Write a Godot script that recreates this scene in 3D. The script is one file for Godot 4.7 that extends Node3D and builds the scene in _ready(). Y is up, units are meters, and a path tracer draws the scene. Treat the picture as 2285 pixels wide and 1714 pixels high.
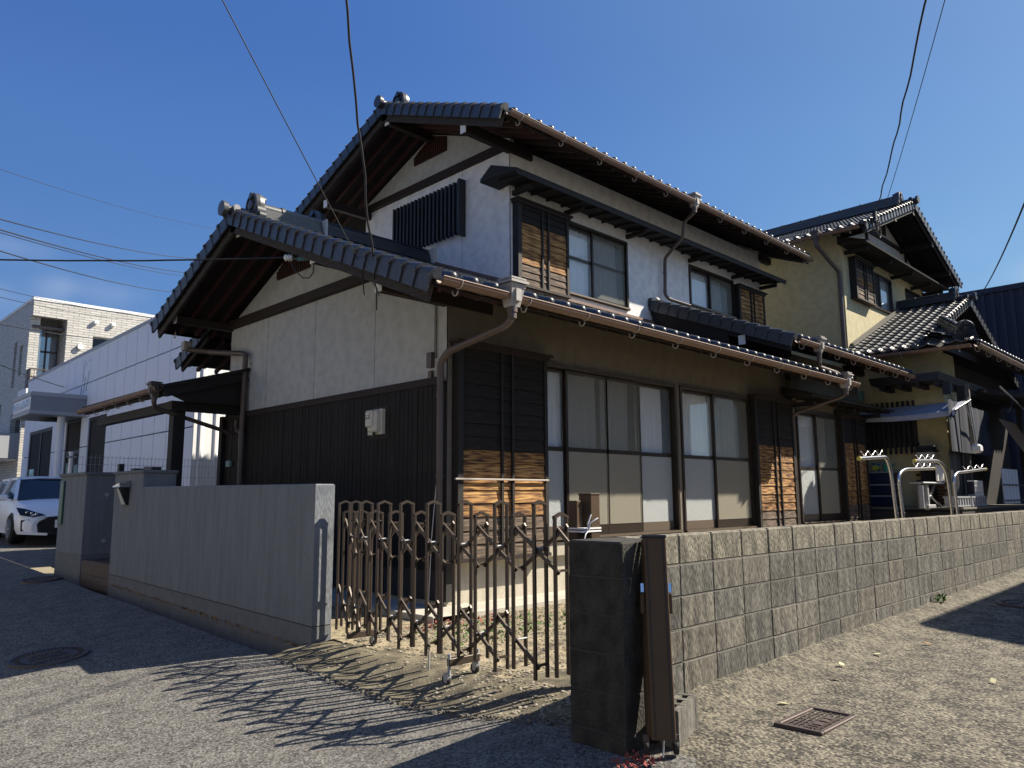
extends Node3D

# ---------------------------------------------------------------- mesh builder
class G:
	var v := PackedVector3Array()
	var n := PackedVector3Array()
	var c := PackedColorArray()
	var col := Color(1, 1, 1)
	func t3(a: Vector3, b: Vector3, d: Vector3, na: Vector3, nb: Vector3, nd: Vector3):
		v.append(a); v.append(d); v.append(b)
		n.append(na); n.append(nd); n.append(nb)
		c.append(col); c.append(col); c.append(col)
	func tri(a: Vector3, b: Vector3, d: Vector3):
		var m := (b - a).cross(d - a).normalized()
		t3(a, b, d, m, m, m)
	func quad(a: Vector3, b: Vector3, d: Vector3, e: Vector3):
		var m := (d - a).cross(e - b).normalized()
		t3(a, b, d, m, m, m)
		t3(a, d, e, m, m, m)
	func q4(a: Vector3, b: Vector3, d: Vector3, e: Vector3, na: Vector3, nb: Vector3, nd: Vector3, ne: Vector3):
		t3(a, b, d, na, nb, nd)
		t3(a, d, e, na, nd, ne)
	func hexa(p: Array):
		# 0-3 bottom ccw seen from above, 4-7 the same on top
		quad(p[3], p[2], p[1], p[0]); quad(p[4], p[5], p[6], p[7])
		for i in 4:
			var j := (i + 1) % 4
			quad(p[i], p[j], p[4 + j], p[4 + i])
	func box(ctr: Vector3, s: Vector3, b := Basis.IDENTITY):
		var x := b.x * s.x * 0.5
		var y := b.y * s.y * 0.5
		var z := b.z * s.z * 0.5
		hexa([ctr - x - y + z, ctr + x - y + z, ctr + x - y - z, ctr - x - y - z, ctr - x + y + z, ctr + x + y + z, ctr + x + y - z, ctr - x + y - z])
	func bx(x0: float, y0: float, z0: float, x1: float, y1: float, z1: float):
		box(Vector3(x0 + x1, y0 + y1, z0 + z1) * 0.5, Vector3(absf(x1 - x0), absf(y1 - y0), absf(z1 - z0)))
	func cbox(ctr: Vector3, s: Vector3, ch: float, b := Basis.IDENTITY):
		# box with chamfered edges
		var h := s * 0.5
		var ax := [b.x, b.y, b.z]
		for i in 3:
			var j := (i + 1) % 3
			var k := (i + 2) % 3
			for sg in [1.0, -1.0]:
				var o: Vector3 = ctr + ax[i] * h[i] * sg
				var u: Vector3 = ax[j] * (h[j] - ch)
				var w: Vector3 = ax[k] * (h[k] - ch) * sg
				quad(o - u - w, o + u - w, o + u + w, o - u + w)
			for s1 in [1.0, -1.0]:
				for s2 in [1.0, -1.0]:
					var e: Vector3 = ax[k] * (h[k] - ch)
					var p1: Vector3 = ctr + ax[i] * h[i] * s1 + ax[j] * (h[j] - ch) * s2
					var p2: Vector3 = ctr + ax[i] * (h[i] - ch) * s1 + ax[j] * h[j] * s2
					if s1 * s2 > 0: quad(p1 - e, p2 - e, p2 + e, p1 + e)
					else: quad(p1 + e, p2 + e, p2 - e, p1 - e)
		for sx in [1.0, -1.0]:
			for sy in [1.0, -1.0]:
				for sz in [1.0, -1.0]:
					var a: Vector3 = ctr + ax[0] * h.x * sx + ax[1] * (h.y - ch) * sy + ax[2] * (h.z - ch) * sz
					var d: Vector3 = ctr + ax[0] * (h.x - ch) * sx + ax[1] * h.y * sy + ax[2] * (h.z - ch) * sz
					var e2: Vector3 = ctr + ax[0] * (h.x - ch) * sx + ax[1] * (h.y - ch) * sy + ax[2] * h.z * sz
					if sx * sy * sz > 0: tri(a, d, e2)
					else: tri(a, e2, d)
	func beam(p: Vector3, q: Vector3, w: float, h: float, up := Vector3.UP):
		var z := (q - p).normalized()
		var x := up.cross(z).normalized()
		box((p + q) * 0.5, Vector3(w, h, p.distance_to(q)), Basis(x, z.cross(x), z))
	func frame_at(z: Vector3) -> Basis:
		var u := Vector3.UP if absf(z.y) < 0.95 else Vector3.RIGHT
		var x := u.cross(z).normalized()
		return Basis(x, z.cross(x), z)
	func tube(path: Array, r, seg := 8, caps := true):
		var rings := []
		var np := path.size()
		var x := Vector3.ZERO
		for i in np:
			var d: Vector3 = (path[mini(i + 1, np - 1)] - path[maxi(i - 1, 0)]).normalized()
			if i == 0: x = frame_at(d).x
			x = (x - d * x.dot(d)).normalized()
			var y := d.cross(x)
			var rr: float = r[i] if r is Array else r
			var ring := []
			for k in seg:
				var a := TAU * k / seg
				var o := x * cos(a) + y * sin(a)
				ring.append([path[i] + o * rr, o])
			rings.append(ring)
		for i in np - 1:
			for k in seg:
				var k2 := (k + 1) % seg
				var A = rings[i][k]; var B = rings[i][k2]; var C = rings[i + 1][k2]; var D = rings[i + 1][k]
				q4(A[0], B[0], C[0], D[0], A[1], B[1], C[1], D[1])
		if caps:
			for k in range(1, seg - 1):
				tri(rings[0][0][0], rings[0][k + 1][0], rings[0][k][0])
				tri(rings[np - 1][0][0], rings[np - 1][k][0], rings[np - 1][k + 1][0])
	func cyl(p: Vector3, q: Vector3, r: float, seg := 12):
		tube([p, q], r, seg, true)
	func lathe(prof: Array, o: Vector3, b := Basis.IDENTITY, seg := 16):
		# prof: Vector2(radius, height) bottom to top, about b.y
		for i in prof.size() - 1:
			var p0: Vector2 = prof[i]
			var p1: Vector2 = prof[i + 1]
			var sl := Vector2(p1.y - p0.y, p0.x - p1.x).normalized()
			for k in seg:
				var a := TAU * k / seg
				var a2 := TAU * (k + 1) / seg
				var d := b.z * cos(a) + b.x * sin(a)
				var d2 := b.z * cos(a2) + b.x * sin(a2)
				var na := d * sl.x + b.y * sl.y
				var nb := d2 * sl.x + b.y * sl.y
				q4(o + d * p0.x + b.y * p0.y, o + d2 * p0.x + b.y * p0.y, o + d2 * p1.x + b.y * p1.y, o + d * p1.x + b.y * p1.y, na, nb, nb, na)
	func prism(pts: Array, ext: Vector3):
		# planar outline pushed along ext
		var nn := Vector3.ZERO
		for i in pts.size():
			nn += (pts[i] as Vector3).cross(pts[(i + 1) % pts.size()])
		nn = nn.normalized()
		var P := pts.duplicate()
		if nn.dot(ext) < 0:
			P.reverse()
			nn = -nn
		var fr := frame_at(nn)
		var p2 := PackedVector2Array()
		for p in P: p2.append(Vector2(fr.x.dot(p), fr.y.dot(p)))
		var idx := Geometry2D.triangulate_polygon(p2)
		for i in range(0, idx.size(), 3):
			var a: Vector3 = P[idx[i]]; var b: Vector3 = P[idx[i + 1]]; var d: Vector3 = P[idx[i + 2]]
			if (b - a).cross(d - a).dot(nn) < 0:
				var s := b; b = d; d = s
			tri(a + ext, b + ext, d + ext)
			tri(a, d, b)
		for i in P.size():
			var a: Vector3 = P[i]; var b: Vector3 = P[(i + 1) % P.size()]
			quad(a, b, b + ext, a + ext)
	func grid(P: Array, both := false):
		# rows of points, smooth; normal = du x dv
		var R := P.size(); var C: int = P[0].size()
		var N := []
		for i in R:
			var row := []
			for j in C:
				var du: Vector3 = P[i][mini(j + 1, C - 1)] - P[i][maxi(j - 1, 0)]
				var dv: Vector3 = P[mini(i + 1, R - 1)][j] - P[maxi(i - 1, 0)][j]
				row.append(du.cross(dv).normalized())
			N.append(row)
		for i in R - 1:
			for j in C - 1:
				q4(P[i][j], P[i][j + 1], P[i + 1][j + 1], P[i + 1][j], N[i][j], N[i][j + 1], N[i + 1][j + 1], N[i + 1][j])
	func mesh(colors := false) -> ArrayMesh:
		var m := ArrayMesh.new()
		var a := []
		a.resize(Mesh.ARRAY_MAX)
		a[Mesh.ARRAY_VERTEX] = v
		a[Mesh.ARRAY_NORMAL] = n
		if colors: a[Mesh.ARRAY_COLOR] = c
		m.add_surface_from_arrays(Mesh.PRIMITIVE_TRIANGLES, a)
		return m

# ---------------------------------------------------------------- naming and parts
var counts := {}
func numbered(p: Node, nm: String) -> String:
	var k := str(p.get_instance_id()) + nm
	var i: int = counts.get(k, 0)
	counts[k] = i + 1
	return nm if i == 0 else "%s_%03d" % [nm, i]
func thing(nm: String, label: String, cat: String, at := Vector3.ZERO, group := "") -> Node3D:
	var o := Node3D.new()
	o.name = numbered(self, nm)
	add_child(o, true)
	o.position = at
	tag(o, label, cat, group)
	return o
func tag(o: Node, label: String, cat: String, group := "") -> Node:
	o.set_meta("label", label); o.set_meta("category", cat)
	if group: o.set_meta("group", group)
	return o
func org(p: Node3D) -> Vector3:
	var o := Vector3.ZERO
	var q: Node = p
	while q is Node3D and q != self:
		o += (q as Node3D).position
		q = q.get_parent()
	return o
func put(p: Node, nm: String, mesh: Mesh, m: Material, xf := Transform3D.IDENTITY) -> MeshInstance3D:
	var mi := MeshInstance3D.new()
	mi.name = numbered(p, nm)
	mi.mesh = mesh
	mi.material_override = m
	mi.transform = xf
	p.add_child(mi, true)
	return mi
func part(p: Node, nm: String, g: G, m: Material, colors := false) -> MeshInstance3D:
	# geometry given in world coordinates
	var xf := Transform3D.IDENTITY
	if p != self: xf.origin = -org(p)
	return put(p, nm, g.mesh(colors), m, xf)
func solo(nm: String, label: String, cat: String, g: G, m: Material, group := "") -> MeshInstance3D:
	var o := part(self, nm, g, m)
	tag(o, label, cat, group)
	return o
func struct(nm: String, g: G, m: Material, colors := false) -> MeshInstance3D:
	var o := part(self, nm, g, m, colors)
	o.set_meta("kind", "structure")
	return o
func stuff(p: Node, nm: String, g: G, m: Material) -> MeshInstance3D:
	var o := part(p, nm, g, m)
	o.set_meta("kind", "stuff")
	return o
func V(x: float, y: float, z: float) -> Vector3: return Vector3(x, y, z)

# ---------------------------------------------------------------- materials
var M := {}
var rng := RandomNumberGenerator.new()
func lin(r: float, g: float, b: float) -> Color: return Color(r, g, b).linear_to_srgb()
func fnl(freq: float, type := FastNoiseLite.TYPE_SIMPLEX_SMOOTH, oct := 4, sd := 1) -> FastNoiseLite:
	var f := FastNoiseLite.new()
	f.noise_type = type; f.frequency = freq; f.seed = sd
	f.fractal_type = FastNoiseLite.FRACTAL_FBM if oct > 1 else FastNoiseLite.FRACTAL_NONE
	f.fractal_octaves = oct
	return f
func ramp(cols: Array) -> Gradient:
	# [offset, linear r, g, b] ...
	var gr := Gradient.new()
	var o := PackedFloat32Array(); var c := PackedColorArray()
	for k in cols:
		o.append(k[0]); c.append(lin(k[1], k[2], k[3]))
	gr.offsets = o; gr.colors = c
	return gr
func ntex(f: FastNoiseLite, cols: Array, size := 512) -> NoiseTexture2D:
	var t := NoiseTexture2D.new()
	t.width = size; t.height = size; t.seamless = true; t.normalize = true
	t.noise = f; t.color_ramp = ramp(cols)
	return t
func bumptex(f: FastNoiseLite, strength: float, size := 512) -> NoiseTexture2D:
	var t := NoiseTexture2D.new()
	t.width = size; t.height = size; t.seamless = true; t.normalize = true
	t.noise = f; t.as_normal_map = true; t.bump_strength = strength
	return t
func mat(nm: String, col: Color, rough := 0.8, tex: Texture2D = null, sc := Vector3.ONE, nrm: Texture2D = null, ns := 1.0, metal := 0.0, spec := 0.5) -> StandardMaterial3D:
	var m := StandardMaterial3D.new()
	m.albedo_color = col; m.roughness = rough; m.metallic = metal; m.metallic_specular = spec
	if tex: m.albedo_texture = tex
	if nrm: m.normal_enabled = true; m.normal_texture = nrm; m.normal_scale = ns
	if tex or nrm:
		m.uv1_triplanar = true; m.uv1_world_triplanar = true; m.uv1_scale = sc
	M[nm] = m
	return m
func layered(size: int, layers: Array, lo: Array, hi: Array, gain := 1.0, mid := 0.5, speck := 0.0, sd := 3) -> ImageTexture:
	# sum of seamless noises + per-pixel grain, mapped from lo to hi (linear colours)
	var data := []
	for l in layers: data.append((l[0] as FastNoiseLite).get_seamless_image(size, size, l[2]).get_data())
	var lut := []
	for i in 256:
		var t := i / 255.0
		lut.append(lin(lerpf(lo[0], hi[0], t), lerpf(lo[1], hi[1], t), lerpf(lo[2], hi[2], t)))
	var out := PackedByteArray()
	out.resize(size * size * 3)
	var r := RandomNumberGenerator.new()
	r.seed = sd
	var nl := layers.size()
	var w := []
	for l in layers: w.append(l[1] / 255.0)
	for i in size * size:
		var s := 0.0
		for k in nl: s += data[k][i] * w[k]
		s = clampf((s - mid) * gain + 0.5 + (r.randf() - 0.5) * speck, 0, 1)
		var q: Color = lut[int(s * 255.0)]
		out[i * 3] = q.r8; out[i * 3 + 1] = q.g8; out[i * 3 + 2] = q.b8
	return ImageTexture.create_from_image(Image.create_from_data(size, size, false, Image.FORMAT_RGB8, out))

func make_materials():
	var S := FastNoiseLite.TYPE_SIMPLEX_SMOOTH
	var C := FastNoiseLite.TYPE_CELLULAR
	var fine := bumptex(fnl(0.2, S, 2, 5), 1.6)
	var grainN := bumptex(fnl(0.16, S, 2, 6), 2.0)
	var soft := bumptex(fnl(0.02, S, 3, 7), 1.0)
	# plaster and stucco
	var stu := layered(512, [[fnl(0.16, S, 2, 11), 0.72, 0.1], [fnl(0.01, S, 3, 12), 0.28, 0.1]], [0.50, 0.50, 0.50], [1.0, 1.0, 1.0], 1.9, 0.36, 0.35)
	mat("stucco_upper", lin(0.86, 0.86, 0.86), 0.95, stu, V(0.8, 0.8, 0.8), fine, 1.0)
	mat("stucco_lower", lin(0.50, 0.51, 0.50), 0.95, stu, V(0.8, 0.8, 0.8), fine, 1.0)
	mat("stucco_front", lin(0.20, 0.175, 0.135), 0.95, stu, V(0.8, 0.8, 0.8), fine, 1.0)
	mat("bounce_wall_a", lin(0.40, 0.38, 0.335), 0.95, stu, V(0.7, 0.7, 0.7)); mat("bounce_wall_b", lin(0.56, 0.55, 0.52), 0.95, stu, V(0.7, 0.7, 0.7))  # walls of the unseen houses added to bounce sunlight
	mat("stucco_yellow", lin(0.58, 0.52, 0.32), 0.95, stu, V(0.7, 0.7, 0.7), fine, 0.8)
	var streak := layered(512, [[fnl(0.015, S, 4, 21), 0.75, 0.1], [fnl(0.2, S, 1, 22), 0.25, 0.1]], [0.72, 0.73, 0.74], [1, 1, 1], 1.3, 0.5, 0.2)
	mat("grey_wall", lin(0.20, 0.215, 0.235), 0.92, streak, V(0.9, 0.1, 0.9), fine, 0.5)
	mat("grey_wall_base", lin(0.17, 0.18, 0.19), 0.95, streak, V(0.8, 0.6, 0.8), fine, 0.8)
	mat("concrete", lin(0.5, 0.47, 0.40), 0.95, stu, V(0.6, 0.6, 0.6), fine, 0.6)
	mat("foundation", lin(0.52, 0.48, 0.39), 0.95, streak, V(0.7, 0.3, 0.7), fine, 0.5)
	# concrete blocks, streaked dark by weather
	var blk := layered(512, [[fnl(0.02, S, 4, 31), 0.7, 0.1], [fnl(0.16, S, 2, 32), 0.3, 0.1]], [0.05, 0.0485, 0.043], [0.205, 0.195, 0.165], 1.5, 0.5, 0.5)
	for i in 4:
		var m := mat("block_%d" % i, lin([0.86, 1.0, 0.74, 0.92][i], [0.86, 0.97, 0.74, 0.88][i], [0.86, 0.92, 0.74, 0.82][i]), 0.97, blk, V(1.1, 0.16, 1.1), grainN, 0.8)
		m.uv1_offset = V(0.13 * i, 0.29 * i, 0.07 * i)
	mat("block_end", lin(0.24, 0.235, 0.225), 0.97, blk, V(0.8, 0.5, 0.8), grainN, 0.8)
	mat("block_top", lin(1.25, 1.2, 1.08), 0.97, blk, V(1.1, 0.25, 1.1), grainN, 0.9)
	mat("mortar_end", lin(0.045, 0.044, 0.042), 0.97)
	mat("mortar", lin(0.15, 0.143, 0.125), 0.97, stu, V(1.5, 1.5, 1.5), fine, 0.8)
	mat("mortar_dark", lin(0.035, 0.034, 0.032), 0.97)
	# ground
	var cv := func(freq: float, sd: int) -> FastNoiseLite:
		var q := fnl(freq, C, 1, sd)
		q.cellular_return_type = FastNoiseLite.RETURN_CELL_VALUE
		return q
	var asp := layered(1024, [[cv.call(0.14, 41), 0.5, 0.05], [cv.call(0.3, 42), 0.3, 0.05], [fnl(0.006, S, 3, 43), 0.2, 0.1]], [0.02, 0.02, 0.0195], [0.24, 0.23, 0.208], 1.6, 0.56, 0.5, 9)
	var aspN := bumptex(fnl(0.25, C, 1, 44), 2.2)
	mat("asphalt", Color(1, 1, 1), 0.95, asp, V(0.5, 0.5, 0.5), aspN, 0.6)
	var lan := layered(1024, [[cv.call(0.09, 51), 0.42, 0.05], [cv.call(0.2, 52), 0.28, 0.05], [fnl(0.005, S, 4, 53), 0.3, 0.1]], [0.014, 0.013, 0.011], [0.24, 0.215, 0.16], 1.9, 0.56, 0.5, 10)
	mat("old_asphalt", Color(1, 1, 1), 0.95, lan, V(0.6, 0.6, 0.6), bumptex(fnl(0.15, C, 1, 54), 4.0), 0.8)
	var dirt := layered(512, [[fnl(0.09, C, 2, 61), 0.5, 0.1], [fnl(0.01, S, 4, 62), 0.5, 0.1]], [0.07, 0.058, 0.036], [0.40, 0.335, 0.22], 2.0, 0.5, 0.5)
	mat("gravel_ground", Color(1, 1, 1), 0.97, dirt, V(0.8, 0.8, 0.8), grainN, 1.0)
	var rmp := layered(512, [[fnl(0.012, S, 5, 63), 0.6, 0.1], [fnl(0.2, S, 2, 64), 0.4, 0.1]], [0.05, 0.044, 0.03], [0.23, 0.20, 0.13], 2.0, 0.54, 0.4)
	mat("ramp_concrete", Color(1, 1, 1), 0.97, rmp, V(0.5, 0.5, 0.5), fine, 1.0)
	mat("pebble_a", lin(0.27, 0.245, 0.20), 0.9); mat("pebble_b", lin(0.13, 0.12, 0.105), 0.9)
	# timber
	var wd := fnl(0.012, S, 5, 71)
	var wdN := bumptex(fnl(0.03, S, 4, 72), 1.5)
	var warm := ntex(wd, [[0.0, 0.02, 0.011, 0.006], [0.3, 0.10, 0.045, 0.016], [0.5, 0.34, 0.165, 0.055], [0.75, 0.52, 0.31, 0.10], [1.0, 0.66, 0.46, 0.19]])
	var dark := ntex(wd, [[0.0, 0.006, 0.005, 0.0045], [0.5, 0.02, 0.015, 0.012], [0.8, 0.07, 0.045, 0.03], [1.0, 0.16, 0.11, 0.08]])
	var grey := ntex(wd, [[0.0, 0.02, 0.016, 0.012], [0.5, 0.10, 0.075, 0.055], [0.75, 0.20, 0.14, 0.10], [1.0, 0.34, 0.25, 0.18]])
	mat("plank_warm_lit", Color(1, 1, 1), 0.85, warm, V(0.35, 5.0, 1.0), wdN, 0.7)  # orange lifted to a sunlit tone for planks in the sun band
	mat("plank_warm_lit_b", lin(0.7, 0.66, 0.62), 0.85, warm, V(0.4, 4.2, 1.0), wdN, 0.7).uv1_offset = V(0.3, 0.41, 0)
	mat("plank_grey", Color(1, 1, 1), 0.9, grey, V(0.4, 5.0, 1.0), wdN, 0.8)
	mat("plank_char_shade", lin(0.3, 0.26, 0.25), 0.85, dark, V(0.4, 5.0, 1.0), wdN, 0.8)  # charred tone that also paints the eave shadow on upper planks
	for i in 3:
		mat("board_%d" % i, lin([0.2, 0.12, 0.28][i], [0.18, 0.115, 0.25][i], [0.18, 0.115, 0.25][i]), 0.8, dark, V(5.0, 0.35, 5.0), wdN, 0.8).uv1_offset = V(0.2 * i, 0.3 * i, 0.1 * i)
	mat("timber", lin(0.024, 0.012, 0.009), 0.75, ntex(wd, [[0.0, 0.45, 0.45, 0.45], [1.0, 1, 1, 1]]), V(2.0, 2.0, 2.0), wdN, 0.5)
	mat("timber_red", lin(0.06, 0.02, 0.015), 0.75, M.timber.albedo_texture, V(2.0, 2.0, 2.0), wdN, 0.4)
	mat("timber_dark", lin(0.013, 0.010, 0.009), 0.7, M.timber.albedo_texture, V(2.0, 2.0, 2.0), wdN, 0.4)
	mat("barge", lin(0.06, 0.05, 0.045), 0.85, ntex(wd, [[0.0, 0.3, 0.3, 0.3], [1.0, 1, 1, 1]]), V(0.6, 4.0, 0.6), wdN, 0.8)
	mat("soffit", lin(0.014, 0.009, 0.008), 0.9)
	mat("white_cap", lin(0.72, 0.72, 0.72), 0.7)
	# roof tiles: smoky glazed clay
	var tl := ntex(fnl(0.02, S, 4, 81), [[0.0, 0.55, 0.55, 0.55], [0.6, 0.9, 0.9, 0.9], [1.0, 1.25, 1.2, 1.1]])
	mat("tile", lin(0.042, 0.047, 0.058), 0.40, tl, V(1.3, 1.3, 1.3), soft, 0.4, 0.0, 0.6)
	mat("tile_dark", lin(0.028, 0.033, 0.046), 0.38, tl, V(1.7, 1.7, 1.7), soft, 0.4, 0.0, 0.6)
	mat("tile_pale", lin(0.075, 0.078, 0.082), 0.38, tl, V(1.3, 1.3, 1.3), soft, 0.4, 0.0, 0.6)
	mat("plaster_end", lin(0.6, 0.58, 0.52), 0.9, stu, V(2, 2, 2))
	# metal and plastics
	mat("gutter", lin(0.20, 0.125, 0.09), 0.55, ntex(fnl(0.01, S, 3, 82), [[0.0, 0.8, 0.8, 0.8], [1.0, 1.1, 1.1, 1.1]]), V(1, 1, 1))
	mat("pipe", lin(0.10, 0.075, 0.066), 0.5, M.gutter.albedo_texture, V(1, 1, 1))
	mat("hopper", lin(0.35, 0.33, 0.31), 0.5, M.gutter.albedo_texture, V(2, 2, 2))
	mat("bracket", lin(0.42, 0.38, 0.34), 0.5)
	mat("sash", lin(0.045, 0.034, 0.026), 0.4, null, Vector3.ONE, null, 1.0, 0.5)
	mat("sash_sill", lin(0.16, 0.125, 0.095), 0.45, null, Vector3.ONE, null, 1.0, 0.4)
	var gl := mat("glass", Color(0.75, 0.82, 0.86, 0.10), 0.02)
	gl.transparency = BaseMaterial3D.TRANSPARENCY_ALPHA
	var fr := mat("frosted", lin(0.45, 0.49, 0.50), 0.35, ntex(fnl(0.25, S, 2, 85), [[0.0, 0.7, 0.7, 0.7], [1.0, 1, 1, 1]]), V(2, 2, 2), bumptex(fnl(0.2, S, 2, 86), 5.0), 1.0)
	mat("frosted_warm", lin(0.62, 0.59, 0.48), 0.4, M.frosted.albedo_texture, V(2, 2, 2))
	var sc := mat("screen", Color(0.5, 0.49, 0.44, 0.30), 0.9)
	sc.transparency = BaseMaterial3D.TRANSPARENCY_ALPHA
	mat("curtain", lin(0.78, 0.79, 0.78), 0.95, ntex(fnl(0.03, S, 3, 87), [[0.0, 0.8, 0.8, 0.8], [1.0, 1, 1, 1]]), V(3, 0.3, 3))
	mat("shade_cloth", lin(0.62, 0.58, 0.46), 0.95)
	mat("dark_room", lin(0.03, 0.03, 0.03), 0.95)
	var gtx := ntex(fnl(0.01, S, 3, 90), [[0.0, 0.85, 0.85, 0.85], [1.0, 1.1, 1.1, 1.1]])
	mat("gate_bronze", lin(0.065, 0.048, 0.037), 0.45, gtx, V(1, 1, 1), null, 1.0, 0.3)
	mat("gate_brown", lin(0.085, 0.055, 0.033), 0.6, gtx, V(1, 1, 1), null, 1.0, 0.0, 0.3)
	mat("black_rubber", lin(0.02, 0.02, 0.02), 0.8)
	mat("steel", lin(0.55, 0.55, 0.56), 0.25, null, Vector3.ONE, null, 1.0, 0.9)
	mat("iron", lin(0.10, 0.085, 0.08), 0.6, ntex(fnl(0.06, S, 3, 91), [[0.0, 0.6, 0.5, 0.45], [1.0, 1.2, 1.1, 1.05]]), V(4, 4, 4), fine, 0.5, 0.3)
	mat("black_metal", lin(0.012, 0.012, 0.014), 0.5)
	mat("slat_dark", lin(0.018, 0.02, 0.026), 0.55)
	mat("cream_plastic", lin(0.56, 0.55, 0.49), 0.5)
	mat("wire", lin(0.012, 0.013, 0.016), 0.6)
	mat("porcelain", lin(0.75, 0.75, 0.72), 0.25)
	mat("white_panel", lin(0.70, 0.735, 0.82), 0.55)
	mat("white_metal", lin(0.80, 0.81, 0.82), 0.5)
	mat("grey_metal", lin(0.33, 0.35, 0.38), 0.5)
	mat("sign_grey", lin(0.22, 0.235, 0.27), 0.5)
	mat("white_paint", lin(0.8, 0.8, 0.8), 0.6)
	mat("car_white", lin(0.80, 0.82, 0.86), 0.25); M.car_white.clearcoat_enabled = true; M.car_white.clearcoat = 0.8
	mat("car_black", lin(0.012, 0.013, 0.016), 0.15)
	mat("car_glass", lin(0.01, 0.012, 0.018), 0.04)
	mat("chrome", lin(0.7, 0.7, 0.72), 0.12, null, Vector3.ONE, null, 1.0, 1.0)
	mat("lamp_glass", lin(0.7, 0.7, 0.62), 0.2)
	mat("mirror_dark", lin(0.35, 0.38, 0.40), 0.03, null, Vector3.ONE, null, 1.0, 0.75, 1.0)
	mat("navy_steel", lin(0.018, 0.024, 0.045), 0.6)
	mat("shed_roof", lin(0.028, 0.028, 0.036), 0.6)
	mat("navy_cloth", lin(0.010, 0.016, 0.034), 0.9)
	mat("awning_cloth", lin(0.40, 0.43, 0.52), 0.9, gtx, V(1, 1, 1))
	mat("reed", lin(0.30, 0.24, 0.20), 0.9, ntex(fnl(0.03, S, 3, 95), [[0.0, 0.6, 0.6, 0.6], [1.0, 1.1, 1.1, 1.1]]), V(2, 12, 2))
	mat("brick", lin(0.17, 0.075, 0.04), 0.9, stu, V(3, 3, 3))
	mat("tarp_white", lin(0.6, 0.6, 0.6), 0.8)
	mat("teal", lin(0.03, 0.27, 0.21), 0.4); mat("lime", lin(0.34, 0.42, 0.05), 0.4); mat("blue", lin(0.03, 0.16, 0.36), 0.4)
	mat("navy_box", lin(0.016, 0.024, 0.06), 0.35); mat("grey_plastic", lin(0.3, 0.31, 0.33), 0.5)
	mat("yellow", lin(0.6, 0.5, 0.08), 0.5); mat("cloth_white", lin(0.62, 0.6, 0.56), 0.95)
	mat("leaf_green", lin(0.07, 0.14, 0.025), 0.8); mat("leaf_dry", lin(0.30, 0.16, 0.06), 0.9); mat("leaf_red", lin(0.25, 0.06, 0.045), 0.9)
	mat("leaf_pale", lin(0.6, 0.55, 0.33), 0.9)
	mat("tile_brown", lin(0.09, 0.062, 0.05), 0.6, stu, V(4, 4, 4))
	mat("plate_green", lin(0.03, 0.10, 0.075), 0.4); mat("plate_teal", lin(0.16, 0.3, 0.29), 0.5)
	mat("screen_lit", lin(0.35, 0.62, 0.62), 0.4)
	# small facing tiles of the far building
	var im := Image.create(256, 256, false, Image.FORMAT_RGB8)
	im.fill(lin(0.20, 0.19, 0.17))
	var r := RandomNumberGenerator.new(); r.seed = 4
	for j in 16:
		for i in 4:
			var k := r.randf_range(0.46, 0.58)
			im.fill_rect(Rect2i(i * 64 + (32 if j % 2 else 0), j * 16, 61, 13), lin(k, k * 0.97, k * 0.90))
			if j % 2 and i == 3: im.fill_rect(Rect2i(0, j * 16, 29, 13), lin(k, k * 0.97, k * 0.90))
	mat("facing_tile", Color(1, 1, 1), 0.6, ImageTexture.create_from_image(im), V(0.55, 0.55, 0.55))

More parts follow.
